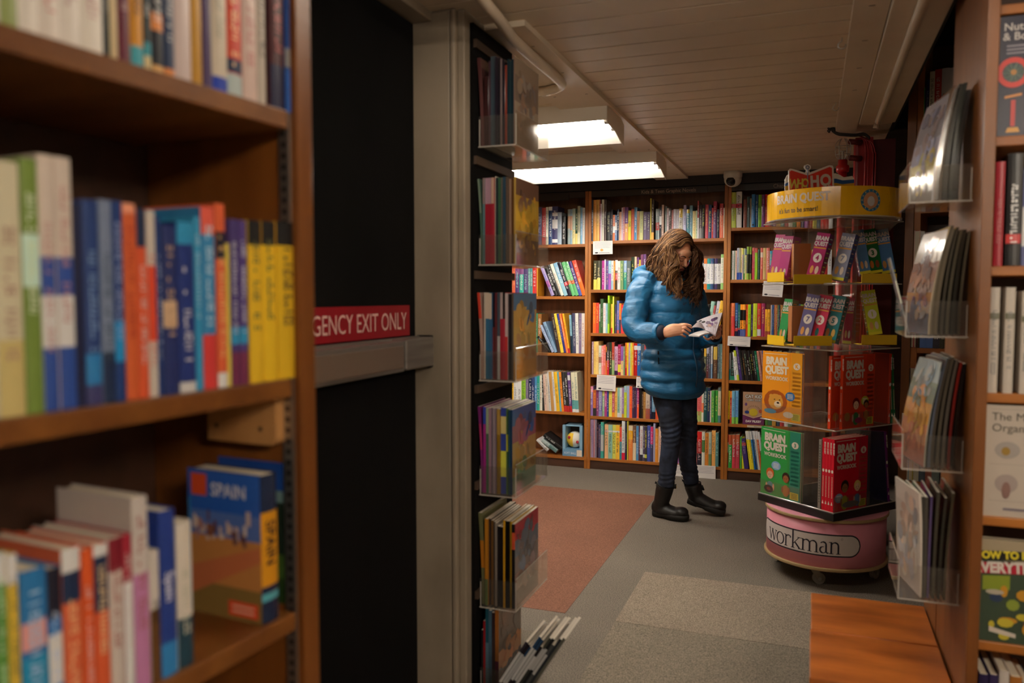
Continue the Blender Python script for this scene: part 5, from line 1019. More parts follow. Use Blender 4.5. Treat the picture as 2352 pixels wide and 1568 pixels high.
def stext(s, px, py, size, col, bold, sx, name, rot=0):
    m = MB(); o_ = dep(px, py, TDp - .0065); ux = UA * math.cos(rot) + ZA * math.sin(rot); uy = ZA * math.cos(rot) - UA * math.sin(rot)
    m.text(s, size, frame(o_, ux, uy, -nf), col, bold, sx); kid(m, name, PRINT, ts)
stext('W', 1822.5, 434, .060, 'ecd65a', .03, .72, 'lettering', -R(6)); stext('H', 1837.5, 431, .056, 'ecd65a', .03, .72, 'lettering'); stext('O', 1849.5, 429, .052, 'ecd65a', .03, .72, 'lettering')
stext('H', 1872, 428, .066, 'ddd0c0', .05, .85, 'lettering', R(4)); stext('Q', 1897, 426, .070, 'ddd0c0', .045, .85, 'lettering', R(4))
cs = empty('topper_card', dep(1863, 445, TDp + .05)); tag(cs, 'white, blue and yellow wavy card standing behind the WHO HQ sign', 'sign')
board([(1803, 446), (1803, 412), (1808, 402), (1816, 398), (1920, 398), (1930, 402), (1938, 407), (1958, 404), (1962, 412), (1962, 446)], TDp + .05, .004, 'ece4d6', 'board', cs)
board([(1803, 428), (1803, 422), (1815, 416), (1920, 410), (1935, 414), (1962, 412), (1962, 420), (1935, 423), (1920, 420), (1815, 425)], TDp + .048, .002, '27538e', 'blue_wave', cs)
board([(1803, 446), (1803, 428), (1815, 424), (1920, 420), (1935, 423), (1962, 420), (1962, 446)], TDp + .048, .002, 'd9a21e', 'yellow_wave', cs)
cs.location.z = cs.location.z
# ---- workbooks: cover art
def fig_kid(m, X, cx, cz, s, hair, skin, shirt, k=0.):
    D_ = lambda ox, oz, rx, rz, c, kk, n=16: m.add([((cx + (ox + rx * math.cos(i * 2 * math.pi / n)) * s), -.0012 - kk, cz + (oz + rz * math.sin(i * 2 * math.pi / n)) * s) for i in range(n)], [tuple(range(n))], c, X=X)
    D_(0, .62, .34, .36, hair, k); D_(0, -.35, .30, .42, shirt, k + .0001); D_(0, .50, .25, .27, skin, k + .0003); D_(-.09, .52, .02, .04, '2a1a16', k + .0005, 8); D_(.09, .52, .02, .04, '2a1a16', k + .0005, 8); D_(0, .38, .06, .018, 'a8483a', k + .0005, 8)
    D_(-.3, -.3, .08, .25, skin, k + .0002, 10); D_(.3, -.3, .08, .25, skin, k + .0002, 10)
def wb_cover(m, X, w_, h, base, side, num, blob, kids, txt='e6ddcf'):
    q = lambda a, b, e, f, c, k=.0006: m.add([(a * w_, -k, b * h), (e * w_, -k, b * h), (e * w_, -k, f * h), (a * w_, -k, f * h)], [(0, 1, 2, 3)], c, X=X)
    q(.74, 0, 1, 1, side); 
    def T(s, cx, cz, sz, c, bold=.05, sx=.78, k=.0012): m.text(s, sz * h, X @ frame((cx * w_, -k, cz * h), (1, 0, 0), (0, 0, 1), (0, -1, 0)), c, bold, sx * w_ / h / .62)
    T('BRAiN', .36, .815, .15, txt, .06); T('QUEST', .37, .685, .15, txt, .06); T('WORKBOOK', .37, .585, .075, txt, .03)
    m.add([(w_ * (.87 + .085 * math.cos(i * .5236)), -.0009, h * (.81 + .05 * math.sin(i * .5236))) for i in range(12)], [tuple(range(12))], 'e8dccb', X=X); T(num, .87, .785, .075, side, .04, .9, .0014)
    for k in range(9): q(.77, .23 + .058 * k, .97, .262 + .058 * k, blob[1])
    q(.76, .03, .97, .13, 'd8cf3a', .0009)
    for k in range(4): q(.79, .045 + .02 * k, .94, .053 + .02 * k, '5a5a20', .0012)
    m.add([(w_ * (blob[2] + .12 * math.cos(i * .45)), -.0009, h * (blob[3] + .065 * math.sin(i * .45))) for i in range(14)], [tuple(range(14))], blob[0], X=X)
    for k in range(4): q(blob[2] - .07, blob[3] - .035 + .02 * k, blob[2] + .07, blob[3] - .027 + .02 * k, 'f0ece4' if blob[0] != 'd8d43a' else '5a5a30', .0012)
    q(.05, .965, .62, .972, txt, .0009)
    for kd in kids:
        if kd[0] == 'kid': fig_kid(m, X, kd[1] * w_, kd[2] * h, kd[3] * w_, *kd[4:])
        else:
            _, cx, cz, rx, rz, c, kk = kd; m.add([(w_ * (cx + rx * math.cos(i * .4488)), -.001 - kk, h * (cz + rz * math.sin(i * .4488))) for i in range(14)], [tuple(range(14))], c, X=X)
def workbook(side_i, x0, x1, z, h, off, base, side, num, blob, kids, label, thick=.014, back=None, lean=0.0, name='workbook', group='workbooks in the rotating display', cover=True, txt='e6ddcf'):
    # faces outward on side side_i of the stand (0: local -y face, 3: local -x face); x along that side
    Q = Matrix.Translation((DC.x, DC.y, 0)) @ Matrix.Rotation(DR, 4, 'Z') @ Matrix.Rotation({0: 0, 3: -math.pi / 2, 1: math.pi / 2, 2: math.pi}[side_i], 4, 'Z') @ Matrix.Translation((x0, -HS + .006 + off, z + .001)) @ Matrix.Rotation(lean, 4, 'Y')
    e = bpy.data.objects.new(name, None); e.empty_display_size = .03; COL.objects.link(e); e.matrix_world = Q; w_ = x1 - x0
    m = MB(); m.box((0, 0, 0), (w_, .0012, h), base); m.box((0, thick - .0012, 0), (w_, thick, h), back or base); m.box((-.0006, 0, 0), (.0008, thick, h), base)
    if cover: wb_cover(m, Matrix.Identity(4), w_, h, base, side, num, blob, kids, txt)
    # spine lettering on the bound edge
    XS = frame((-.0012, thick * .70, h * .80), (0, 0, -1), (0, -1, 0), (-1, 0, 0)); s_ = thick * .62
    if base not in ('8e8880',):
        m.text('BRAIN QUEST', s_, frame((-.0012, thick * .26, h * .95), (0, 0, -1), (0, -1, 0), (-1, 0, 0)) , 'efe6da', .04, .95, 'LEFT')
        m.add([(-.0014, thick * (.5 + .36 * math.cos(i * .628)), h * .56 + thick * .5 * math.sin(i * .628)) for i in range(10)], [tuple(range(10))], 'efe6da')
        for k in range(14): m.add([(-.0014, thick * .35, h * (.20 + .021 * k)), (-.0014, thick * .65, h * (.20 + .021 * k)), (-.0014, thick * .65, h * (.212 + .021 * k)), (-.0014, thick * .35, h * (.212 + .021 * k))], [(0, 1, 2, 3)], 'd8b8a8')
        m.add([(-.0014, thick * .2, h * .1), (-.0014, thick * .8, h * .1), (-.0014, thick * .5, h * .15)], [(0, 1, 2)], 'efe6da')
    else:
        for k in range(22): m.add([(-.0014, thick * .3, h * (.1 + .038 * k)), (-.0014, thick * .7, h * (.1 + .038 * k)), (-.0014, thick * .7, h * (.125 + .038 * k)), (-.0014, thick * .3, h * (.125 + .038 * k))], [(0, 1, 2, 3)], '5a5652')
    m.build('cover', GLOSS).parent = e; MB().box((.0009, .0013, .0006), (w_ - .002, thick - .0013, h - .002), 'd8cebc').build('page_block', MATTE).parent = e
    tag(e, label, 'book', group); return e
Wc = .232
# lower tier. viewer sees local -x side (3) at the left of the front corner and local -y side (0) at its right
# side 3 runs from the back corner (x=-HS) to the front corner (x=+HS)
lion = [('d', .35, .27, .30, .17, 'b0561c', 0), ('d', .36, .27, .19, .115, 'e0a040', .0002), ('d', .24, .345, .05, .03, 'e0a040', .0003), ('d', .46, .345, .05, .03, 'e0a040', .0003), ('d', .41, .235, .09, .05, 'ecd8b8', .0004), ('d', .42, .255, .035, .014, '3a2018', .0006), ('d', .33, .30, .018, .008, '2a1a16', .0006), ('d', .46, .30, .018, .008, '2a1a16', .0006), ('d', .22, .12, .16, .035, '5aa0c8', .0001), ('d', .68, .10, .13, .045, 'e8dccb', .0005)]
k3 = [('kid', .25, .20, .30, 'd8682a', 'e8b898', '5a9aa8'), ('kid', .66, .20, .28, '3a2014', '9a6038', 'b8803a', .0008), ('d', .22, .10, .12, .055, '2a2422', .0014), ('d', .22, .10, .05, .024, '8a2a2a', .0016)]
k6 = [('kid', .33, .20, .34, '2e1a12', '9a6440', 'b8b838'), ('kid', .70, .20, .30, 'e0c070', 'ecc0a0', '5a8ac8', .0008), ('d', .5, .085, .25, .045, '7a7a78', .0014)]
k2 = [('kid', .42, .20, .33, '7a1220', 'ecc0a0', '2a8a4a'), ('kid', .74, .22, .24, '3a1a10', '9a5a30', 'c87a30', .0008), ('d', .14, .16, .09, .06, 'c8843a', .0014), ('d', .50, .10, .12, .04, 'b0186a', .0016)]
H1 = .322; H2 = .318
workbook(3, -HS + .004, -HS + .004 + Wc, TZ[0], H1, .0, '2fa048', '2c8a70', '3', ('8ab4dc', '3f9aa0', .40, .46), k3, 'green workbook marked 3, cover facing out on the lower tier')
workbook(3, -HS + .004, -HS + .004 + Wc - .006, TZ[0], H1 - .004, .016, '8e8880', '8e8880', '', ('888', '888', .5, .5), [], 'grey workbook tucked behind the green one on the lower tier', .016, cover=False)
for k in range(4):
    workbook(0, -HS + .004, -HS + .004 + .222, TZ[0], H1, .0155 * k, 'd8122e', 'c41a34', '6', ('9ab8dc', 'd06048', .16, .19), k6 if k == 0 else [], ['red workbook marked 6, cover facing out on the lower tier', 'red workbook right behind the one with its cover out', 'red workbook third deep in the lower tier pocket', 'red workbook deepest in the lower tier pocket'][k], .0145, cover=(k == 0))
workbook(0, -HS + .006, -HS + .2, TZ[0], H1 - .01, .068, '8e8880', '8e8880', '', ('888', '888', .5, .5), [], 'grey spined workbook beside the four red ones', .014, cover=False)
workbook(1, -HS + .01, -HS + .22, TZ[0], H1, .02, '6a1a78', '4a2a70', '4', ('aaa', '888', .5, .5), [], 'purple workbook leaning at the far side of the lower tier', .016, '1c1830', lean=R(5), cover=True)
# upper book tier
workbook(3, -HS + .004, -HS + .004 + Wc, TZ[1], H2, .0, 'f8a01e', 'eaa024', 'K', ('2f6fb0', 'c8602a', .72, .37), lion, 'orange workbook marked K with a lion, cover facing out on the upper book tier', txt='f2e6cc')
workbook(0, -HS + .05, -HS + .05 + .21, TZ[1], H2 + .004, .0, 'e24420', 'd04020', '2', ('c8c83a', 'b04a2a', .70, .36), k2, 'orange red workbook marked 2, cover facing out on the upper book tier')
workbook(0, -HS + .012, -HS + .012 + .21, TZ[1], H2, .030, 'e24420', 'd04020', '2', ('c8c83a', 'b04a2a', .70, .36), k2, 'orange red workbook standing behind the other number 2 book', cover=True)
workbook(1, -HS + .004, -HS + .21, TZ[1], H2, .044, 'c83c1c', 'a83418', '2', ('c8c83a', 'b04a2a', .70, .36), [], 'orange red workbook seen edge on at the far side of the upper book tier', .016, '6a1a10')
workbook(1, -HS + .004, -HS + .2, TZ[1], H2, .022, '1f7a4a', '1a6a44', '3', ('c8c83a', '888', .70, .36), [], 'green workbook leaning beside the edge-on orange one', .014, lean=R(4))
workbook(1, -HS + .004, -HS + .2, TZ[1], H2 - .006, .004, '1f7a4a', '1a6a44', '3', ('c8c83a', '888', .70, .36), [], 'second green workbook behind the leaning green one', .014, lean=R(4))
# ---- small card decks on yellow trays
def deckq(px, py, d, yaw, tilt, roll, w_, h, t_, front, side, lab, num=None, numc='e8e0d8', top=None, fig=None):
    o_ = dep(px, py, d); th = YAW + R(yaw)
    Q = Matrix.Translation(o_) @ Matrix.Rotation(th, 4, 'Z') @ Matrix.Rotation(-R(tilt), 4, 'X') @ Matrix.Rotation(R(roll), 4, 'Y')
    e = bpy.data.objects.new('card_deck', None); e.empty_display_size = .02; COL.objects.link(e); e.matrix_world = Q
    m = MB(); m.box((0, 0, 0), (w_, t_, h), side, cols={2: front}); q = lambda a, b, c, f, col, k=.0006: m.add([(a * w_, -k, b * h), (c * w_, -k, b * h), (c * w_, -k, f * h), (a * w_, -k, f * h)], [(0, 1, 2, 3)], col)
    q(.0, .0, 1, .06, 'd8d03a'); q(.04, .66, .96, .69, 'd89a4a')
    X0 = lambda cx, cz, k: frame((cx * w_, -k, cz * h), (1, 0, 0), (0, 0, 1), (0, -1, 0))
    m.text('BRAiN', h * .125, X0(.5, .84, .001), 'd8d0d0', .04, .78 * w_ / .058); m.text('QUEST', h * .125, X0(.5, .725, .001), 'd8d0d0', .04, .74 * w_ / .058)
    if num:
        m.add([(w_ * (.5 + .33 * math.cos(i * .45)), -.0009, h * (.46 + .105 * math.sin(i * .45))) for i in range(14)], [tuple(range(14))], numc); m.text(num, h * .15, X0(.5, .41, .0013), front, .04, .9)
    for k, (cx, c) in enumerate(fig or [(.3, 'd8a060'), (.68, 'd8c8b8')]): m.add([(w_ * (cx + .14 * math.cos(i * .7)), -.0011, h * (.2 + .09 * math.sin(i * .7))) for i in range(9)], [tuple(range(9))], c)
    rr = random.Random(int(px))
    for k in range(9):
        z = h * (.08 + .1 * k); a = t_ * rr.uniform(.15, .35)
        m.add([(w_ + .0006, a, z), (w_ + .0006, a + t_ * .5, z + h * .012), (w_ + .0006, a + t_ * .5, z + h * .035), (w_ + .0006, a, z + h * .022)], [(0, 1, 2, 3)], rr.choice(['d8c8d0', 'c8a83a', 'd8c8d0', '5ab0c0']))
        m.add([(-.0006, a, z), (-.0006, a + t_ * .5, z + h * .012), (-.0006, a + t_ * .5, z + h * .035), (-.0006, a, z + h * .022)], [(0, 3, 2, 1)], rr.choice(['d8c8d0', 'c8a83a', 'd8c8d0', '5ab0c0']))
    m.build('box', GLOSS).parent = e
    ld = MB(); ld.box((-.0005, -.0004, h * .685), (w_ + .0005, t_ + .0005, h * .69), '2a2024'); ld.build('lid_seam', PRINT).parent = e
    tag(e, lab, 'card box', 'quiz card boxes in the rotating display'); return e
# upper deck tier
zt = TZ[3]
dw, dh, dt = .058, .208, .050
deckq(1850, 638, 3.53, -42, 10, 10, dw, dh, dt, 'a83468', '8a2050', 'magenta card box marked 4, middle tray of the upper tier', '4')
deckq(1907, 640, 3.50, -42, 10, 10, dw, dh, dt, '8c90a8', '4a62b0', 'silver and blue card box marked 7, beside the magenta one', '7')
deckq(1976, 630, 3.66, -16, 10, -9, dw * .8, dh, dt, '5a86b8', '3a5a8a', 'blue card box partly hidden behind the clear divider on the upper tier')
deckq(1997, 629, 3.66, -16, 10, -9, dw, dh, dt, '2a7038', '1a4a28', 'green card box marked 3 on the upper tier', '3', fig=[(.3, 'd8843a'), (.7, '8a4a2a')])
deckq(2026, 629, 3.66, -16, 10, -9, dw * 1.02, dh, dt, '5a8ac0', '3a5a8a', 'light blue card box at the end of the upper tier')
deckq(1765, 640, 3.80, -62, 8, 4, dw, dh * 1.02, dt, 'b04a78', '9a3468', 'pink card box turned sideways at the near end of the upper tier')
deckq(1783, 645, 3.74, -62, 8, 4, dw, dh * 1.02, dt, 'a83c78', 'b04a80', 'purple pink card box touching the cardboard filler on the upper tier')
# lower deck tier
deckq(1829, 778, 3.55, -40, 10, 9, dw, dh, dt, '6a6496', '5a5488', 'lilac card box marked 7 on the lower tray', '7')
deckq(1856, 780, 3.53, -42, 10, 10, dw, dh, dt, 'c02a50', 'a01a40', 'crimson card box with a blue car, lower tray', '2', fig=[(.5, '3a8a9a'), (.5, '3a8a9a')])
deckq(1886, 782, 3.51, -40, 10, 9, dw * 1.05, dh, dt, '2a8088', '1a7a88', 'teal card box marked 5 on the lower tray', '5', fig=[(.3, 'a86a3a'), (.7, 'e0b860')])
deckq(1935, 788, 3.58, -18, 8, 4, dw * .6, dh, dt, 'a8183a', '9a1434', 'dark crimson card box turned edge on beside the teal one')
deckq(1996, 770, 3.66, -16, 10, -9, dw, dh, dt, 'c4cc38', '7a7a20', 'lime card box standing alone on the lower tier', '1')
deckq(1784, 783, 3.76, -55, 10, 4, dw * .8, dh * .98, dt, '3a9a58', '2a8048', 'green card box turned sideways on the lower tier')
yel = mat('yellow_tray', 'ecc01c', .35)
def tray(px0, py0, px1, py1, d, label_tilt, name='tray_lip'):
    a = dep(px0, py1, d); b = dep(px1, py1, d); h = (py1 - py0) / FPX * d; u = (b - a); u.z = 0; L = u.length; u.normalize(); n_ = Vector((u.y, -u.x, 0))
    Q = frame(a, u, -n_, ZA); m = MB(); m.X = Q; m.box((0, -.0, 0), (L, .003, h)); m.box((0, .0, 0), (L, .085, .003)); o = m.build(name, yel, None, bevel=.001)
    m2 = MB(); m2.X = Q; m2.add([(L, .003, h), (L, .085, h * .1), (L, .085, 0), (L, .003, 0)], [(0, 1, 2, 3)]); o2 = m2.build('tray_cheek', yel)
    for q in (o, o2): q.parent = ds; q.matrix_parent_inverse = (Matrix.Translation(ds.location) @ Matrix.Rotation(DR, 4, 'Z')).inverted()
for (y0_, y1_, dd) in ((629, 651, 0), (770, 793, .0)):
    tray(1823, y0_ + 1, 1911, y1_ + 1, 3.46, 0); tray(1979, y0_ - 1, 2060, y1_ - 1, 3.60, 0)
    a = dep(1762, y1_ - 3, 3.80); b = dep(1800, y1_ + 2, 3.66); u = b - a; u.z = 0; L = u.length; u.normalize(); m = MB(); m.X = frame(a, u, Vector((-u.y, u.x, 0)), ZA); m.box((0, 0, 0), (L, .003, .045)); m.box((0, 0, 0), (L, .08, .003)); o = m.build('tray_lip', yel); o.parent = ds; o.matrix_parent_inverse = (Matrix.Translation(ds.location) @ Matrix.Rotation(DR, 4, 'Z')).inverted()
for (x0_, y0_, d_) in ((1822, 642, 3.66), (1818, 785, 3.66)):
    a = dep(x0_, y0_, d_); m = MB(); m.X = Matrix.Translation(a) @ Matrix.Rotation(YAW, 4, 'Z'); m.box((-.0, 0, 0), (.078, .05, .165)); o = m.build('cardboard_filler', mat('brown_cardboard', 'a8662e', .6)); o.parent = ds; o.matrix_parent_inverse = (Matrix.Translation(ds.location) @ Matrix.Rotation(DR, 4, 'Z')).inverted()
# ================================================================== the woman reading
DWp = (on(1545, 1190, 'z', 0) - EYEP).dot(_f)
PF = (UA * .64 - VA * .77).normalized(); PS = Vector((-PF.y, PF.x, 0))      # facing, and her left
def wp(px, py, v=0.0): return dep(px, py, DWp + v)
base_p = on(1560, 1180, 'z', 0); woman = empty('person', (base_p.x, base_p.y, 0))
tag(woman, 'woman in blue puffer coat, dark jeans and black boots, standing and reading a comic', 'person')
def wkid(m, name, mats, smooth=True, par=None, bevel=0):
    o = m.build(name, mats, None, smooth, bevel=bevel); p = par or woman; o.parent = p
    o.matrix_parent_inverse = Matrix.Translation(woman.location).inverted() if par is None else Matrix.Identity(4)
    if par is not None: o.matrix_parent_inverse = (p.matrix_parent_inverse and Matrix.Identity(4))
    return o
def remesh(o, vox, it=6, fac=.5):
    r = o.modifiers.new('r', 'REMESH'); r.mode = 'VOXEL'; r.voxel_size = vox; r.use_smooth_shade = True
    s = o.modifiers.new('s', 'SMOOTH'); s.iterations = it; s.factor = fac
coat = mat('blue_puffer_nylon', '17628f', .5); _b = coat.node_tree.nodes['Principled BSDF']
_tc = nn(coat, 'ShaderNodeTexCoord'); _mp = nn(coat, 'ShaderNodeMapping'); _mp.inputs['Scale'].default_value = (8, 8, 19); lk(coat, _tc.outputs['Object'], _mp.inputs[0])
_n = nn(coat, 'ShaderNodeTexNoise', Scale=1.0, Detail=4.0, Distortion=.8); lk(coat, _mp.outputs[0], _n.inputs['Vector']); _bp = nn(coat, 'ShaderNodeBump', Strength=.65, Distance=.015); lk(coat, _n.outputs['Fac'], _bp.inputs['Height']); lk(coat, _bp.outputs[0], _b.inputs['Normal'])
navy = mat('navy_knit', '191a2c', .9)
def fn1(x, y, z): return noise.noise(Vector((x, y, z)))
def interp(tab, z):
    for a, b in zip(tab, tab[1:]):
        if a[0] <= z <= b[0]:
            t = (z - a[0]) / (b[0] - a[0]); t = t * t * (3 - 2 * t) * .5 + t * .5; return [p + (q - p) * t for p, q in zip(a, b)]
    return list(tab[-1] if z > tab[-1][0] else tab[0])
# torso: z, forward shift, side shift, half width, half depth
TT = [(.722, .015, .0, .186, .140), (.75, .015, 0, .204, .160), (.86, .012, 0, .205, .158), (.95, .01, 0, .192, .146), (1.00, .008, 0, .180, .134), (1.08, .008, 0, .186, .134), (1.18, .006, 0, .192, .136), (1.27, .0, 0, .190, .130), (1.335, -.005, 0, .170, .112), (1.375, -.005, 0, .12, .09), (1.40, .0, 0, .075, .07)]
cen = wp(1543, 800, 0); cen.z = 0; cen += UA * .0
tor = MB(); rings = []; z = .722; nseg = 56; QZ = [.745, .805, .868, .93, .99, 1.10, 1.20, 1.30, 1.38]
def puff(z):
    for a, b in zip(QZ, QZ[1:]):
        if a <= z < b: return math.sqrt(max(0, math.sin(math.pi * (z - a) / (b - a))))
    return .4
zs = []
while z <= 1.401: zs.append(z); z += .0068
vs = []
for z in zs:
    _, sf, ss, a, b = interp(TT, z)
    for j in range(nseg):
        q = 2 * math.pi * j / nseg; c_, s_ = math.cos(q), math.sin(q)
        r_ = 1.0; 
        zz = z + .006 * fn1(3 * c_, 3 * s_, z * 6)
        pf = (puff(zz) - .6) * .021 + .010 * fn1(2.2 * c_ + 5, 2.2 * s_, z * 14) + .003 * fn1(7 * c_, 7 * s_, z * 22)
        p = cen + PF * (sf + (b + pf) * s_) + PS * (ss + (a + pf) * c_); vs.append((p.x, p.y, z - (.018 * s_ if z < .8 else 0)))
k = len(zs); fs = [(i * nseg + j, i * nseg + (j + 1) % nseg, (i + 1) * nseg + (j + 1) % nseg, (i + 1) * nseg + j) for i in range(k - 1) for j in range(nseg)]
fs += [tuple(range(nseg - 1, -1, -1)), tuple((k - 1) * nseg + j for j in range(nseg))]
tor.add(vs, fs)
def sleeve(m, pts, rad, seams, n=26, seed=0):
    path = smooth_path(pts, 12); K = len(path); L = [0]
    for a, b in zip(path, path[1:]): L.append(L[-1] + (b - a).length)
    tot = L[-1]; rr_ = []
    for i in range(K):
        t = L[i] / tot; u = t * (len(rad) - 1); j = min(int(u), len(rad) - 2); r = rad[j] + (rad[j + 1] - rad[j]) * (u - j)
        s = min(abs(t - q) for q in seams) / .07; rr_.append(r + .009 * (min(1, s) ** .5 - .6))
    prev = None; vs = []
    for i, p in enumerate(path):
        t = path[min(i + 1, K - 1)] - path[max(i - 1, 0)]; t.normalize()
        a = prev if prev is not None else Vector((0, 0, 1)); a = (a - t * a.dot(t)).normalized() if abs(a.dot(t)) < .99 else t.orthogonal(); prev = a; b = t.cross(a)
        for j in range(n):
            q = 2 * math.pi * j / n; r = rr_[i] + .007 * fn1(2 * math.cos(q) + seed, 2 * math.sin(q), L[i] * 16) + .003 * fn1(5 * math.cos(q), 5 * math.sin(q) + seed, L[i] * 45)
            vs.append(p + a * (math.cos(q) * r) + b * (math.sin(q) * r))
    m.add(vs, [(i * n + j, i * n + (j + 1) % n, (i + 1) * n + (j + 1) % n, (i + 1) * n + j) for i in range(K - 1) for j in range(n)] + [tuple(range(n - 1, -1, -1)), tuple((K - 1) * n + j for j in range(n))])
sleeve(tor, [wp(1492, 652, -.03), wp(1470, 672, -.10), wp(1460, 710, -.15), wp(1456, 745, -.18), wp(1472, 764, -.23), wp(1500, 765, -.28), wp(1518, 764, -.315)], [.056, .073, .071, .069, .069, .061, .057, .051], [.34, .56, .76, .95])
sleeve(tor, [wp(1580, 655, .08), wp(1597, 685, .12), wp(1606, 735, .10), wp(1612, 770, .02), wp(1628, 775, -.06), wp(1642, 772, -.12)], [.05, .068, .066, .064, .062, .055, .048], [.3, .5, .7, .9], seed=4)
# hood lying on the upper back and round the neck
hoodpts = [(1452, 634, -.03), (1470, 622, .05), (1500, 620, .10), (1530, 630, .12), (1560, 648, .10)]
tor.tube(smooth_path([wp(*q) for q in [(1500, 640, -.10), (1476, 634, -.06), (1468, 628, .02), (1490, 622, .08), (1530, 632, .12), (1570, 650, .09)]], 8), [.030] * 3 + [.038] * 34 + [.028] * 4, 14)
tor.ell(tuple(wp(1474, 638, -.0)), (.060, .075, .040)); tor.ell(tuple(wp(1500, 645, .02)), (.09, .09, .045)); tor.ell(tuple(wp(1540, 660, .0)), (.11, .10, .05))
j_ = wkid(tor, 'coat', coat); remesh(j_, .006, 1, .5)
# zip, pocket zip, inner cuffs
zp = MB(); 
def chest(z, side=0.0, out=.0):
    _, sf, ss, a, b = interp(TT, z); p = cen + PF * (sf + b + .006 + out) + PS * side; p.z = z; return p
zz_ = [1.33, 1.27, 1.2, 1.12, 1.05, .98, .9, .82, .745]
zp.tube(smooth_path([chest(z, -.0, (puff(z) - .6) * .020) for z in zz_], 8), .0042, 6); wkid(zp, 'front_zip', mat('dark_blue_zip', '163c58', .5))
zp = MB(); zp.tube([wp(1512, 808, -.165), wp(1513, 836, -.165)], .003, 6); zp.tube([wp(1512, 806, -.17), wp(1512, 813, -.172)], .0045, 6); wkid(zp, 'pocket_zip', mat('dark_zip_tab', '1a1f26', .4))
cf = MB(); cf.tube([wp(1510, 765, -.30), wp(1521, 763.5, -.325), wp(1528, 763, -.338)], [.043, .040, .033], 18); wkid(cf, 'inner_cuff', navy)
cf = MB(); cf.tube([wp(1636, 773, -.10), wp(1644, 771, -.135)], [.040, .032], 16); wkid(cf, 'inner_cuff', navy)
# jeans
jean = mat('dark_denim', '1c2436', .85); _b = jean.node_tree.nodes['Principled BSDF']
_tc = nn(jean, 'ShaderNodeTexCoord'); _n = nn(jean, 'ShaderNodeTexNoise', Scale=14.0, Detail=6.0); lk(jean, _tc.outputs['Object'], _n.inputs['Vector']); _cr = nn(jean, 'ShaderNodeValToRGB'); _cr.color_ramp.elements[0].color = (*hx('141a29'), 1); _cr.color_ramp.elements[1].color = (*hx('2c3850'), 1); _cr.color_ramp.elements[0].position = .4; _cr.color_ramp.elements[1].position = .68; lk(jean, _n.outputs['Fac'], _cr.inputs[0]); lk(jean, _cr.outputs[0], _b.inputs['Base Color'])
lg_ = MB()
def legm(pts, rad, folds, seed):
    path = smooth_path(pts, 14); K = len(path); n = 26; vs = []; prev = None
    for i, p in enumerate(path):
        u = i / (K - 1) * (len(rad) - 1); j = min(int(u), len(rad) - 2); r = rad[j] + (rad[j + 1] - rad[j]) * (u - j)
        t = path[min(i + 1, K - 1)] - path[max(i - 1, 0)]; t.normalize(); a = PF - t * PF.dot(t); a.normalize(); b = t.cross(a)
        for j in range(n):
            q = 2 * math.pi * j / n; f = 0
            for (z0, z1, am) in folds:
                if z0 < p.z < z1: f += am * (math.sin((p.z + .02 * math.sin(q + seed)) * 2 * math.pi / .028)) * max(0, math.sin(math.pi * (p.z - z0) / (z1 - z0)))
            rr_ = r + f + .003 * fn1(3 * math.cos(q) + seed, 3 * math.sin(q), p.z * 18)
            vs.append(p + a * (math.cos(q) * rr_ * 1.05) + b * (math.sin(q) * rr_))
    lg_.add(vs, [(i * n + j, i * n + (j + 1) % n, (i + 1) * n + (j + 1) % n, (i + 1) * n + j) for i in range(K - 1) for j in range(n)] + [tuple(range(n - 1, -1, -1)), tuple((K - 1) * n + j for j in range(n))])
legm([wp(1528, 860, -.02), wp(1533, 915, -.035), wp(1540, 970, -.055), wp(1541, 1010, -.05), wp(1536, 1055, -.03), wp(1532, 1090, -.02), wp(1530, 1118, -.02)], [.095, .082, .065, .055, .052, .049, .046, .045], [(.40, .62, .0042), (.19, .30, .004)], 0)
legm([wp(1566, 860, .07), wp(1569, 915, .055), wp(1576, 970, .03), wp(1579, 1010, .045), wp(1579, 1055, .08), wp(1585, 1088, .09), wp(1589, 1110, .09)], [.095, .082, .066, .055, .053, .050, .045, .040], [(.40, .62, .004), (.20, .31, .004)], 3)
lg_.ell(tuple(wp(1547, 855, .02)), (.15, .15, .09)); o = wkid(lg_, 'jeans', jean); remesh(o, .006, 1, .5)
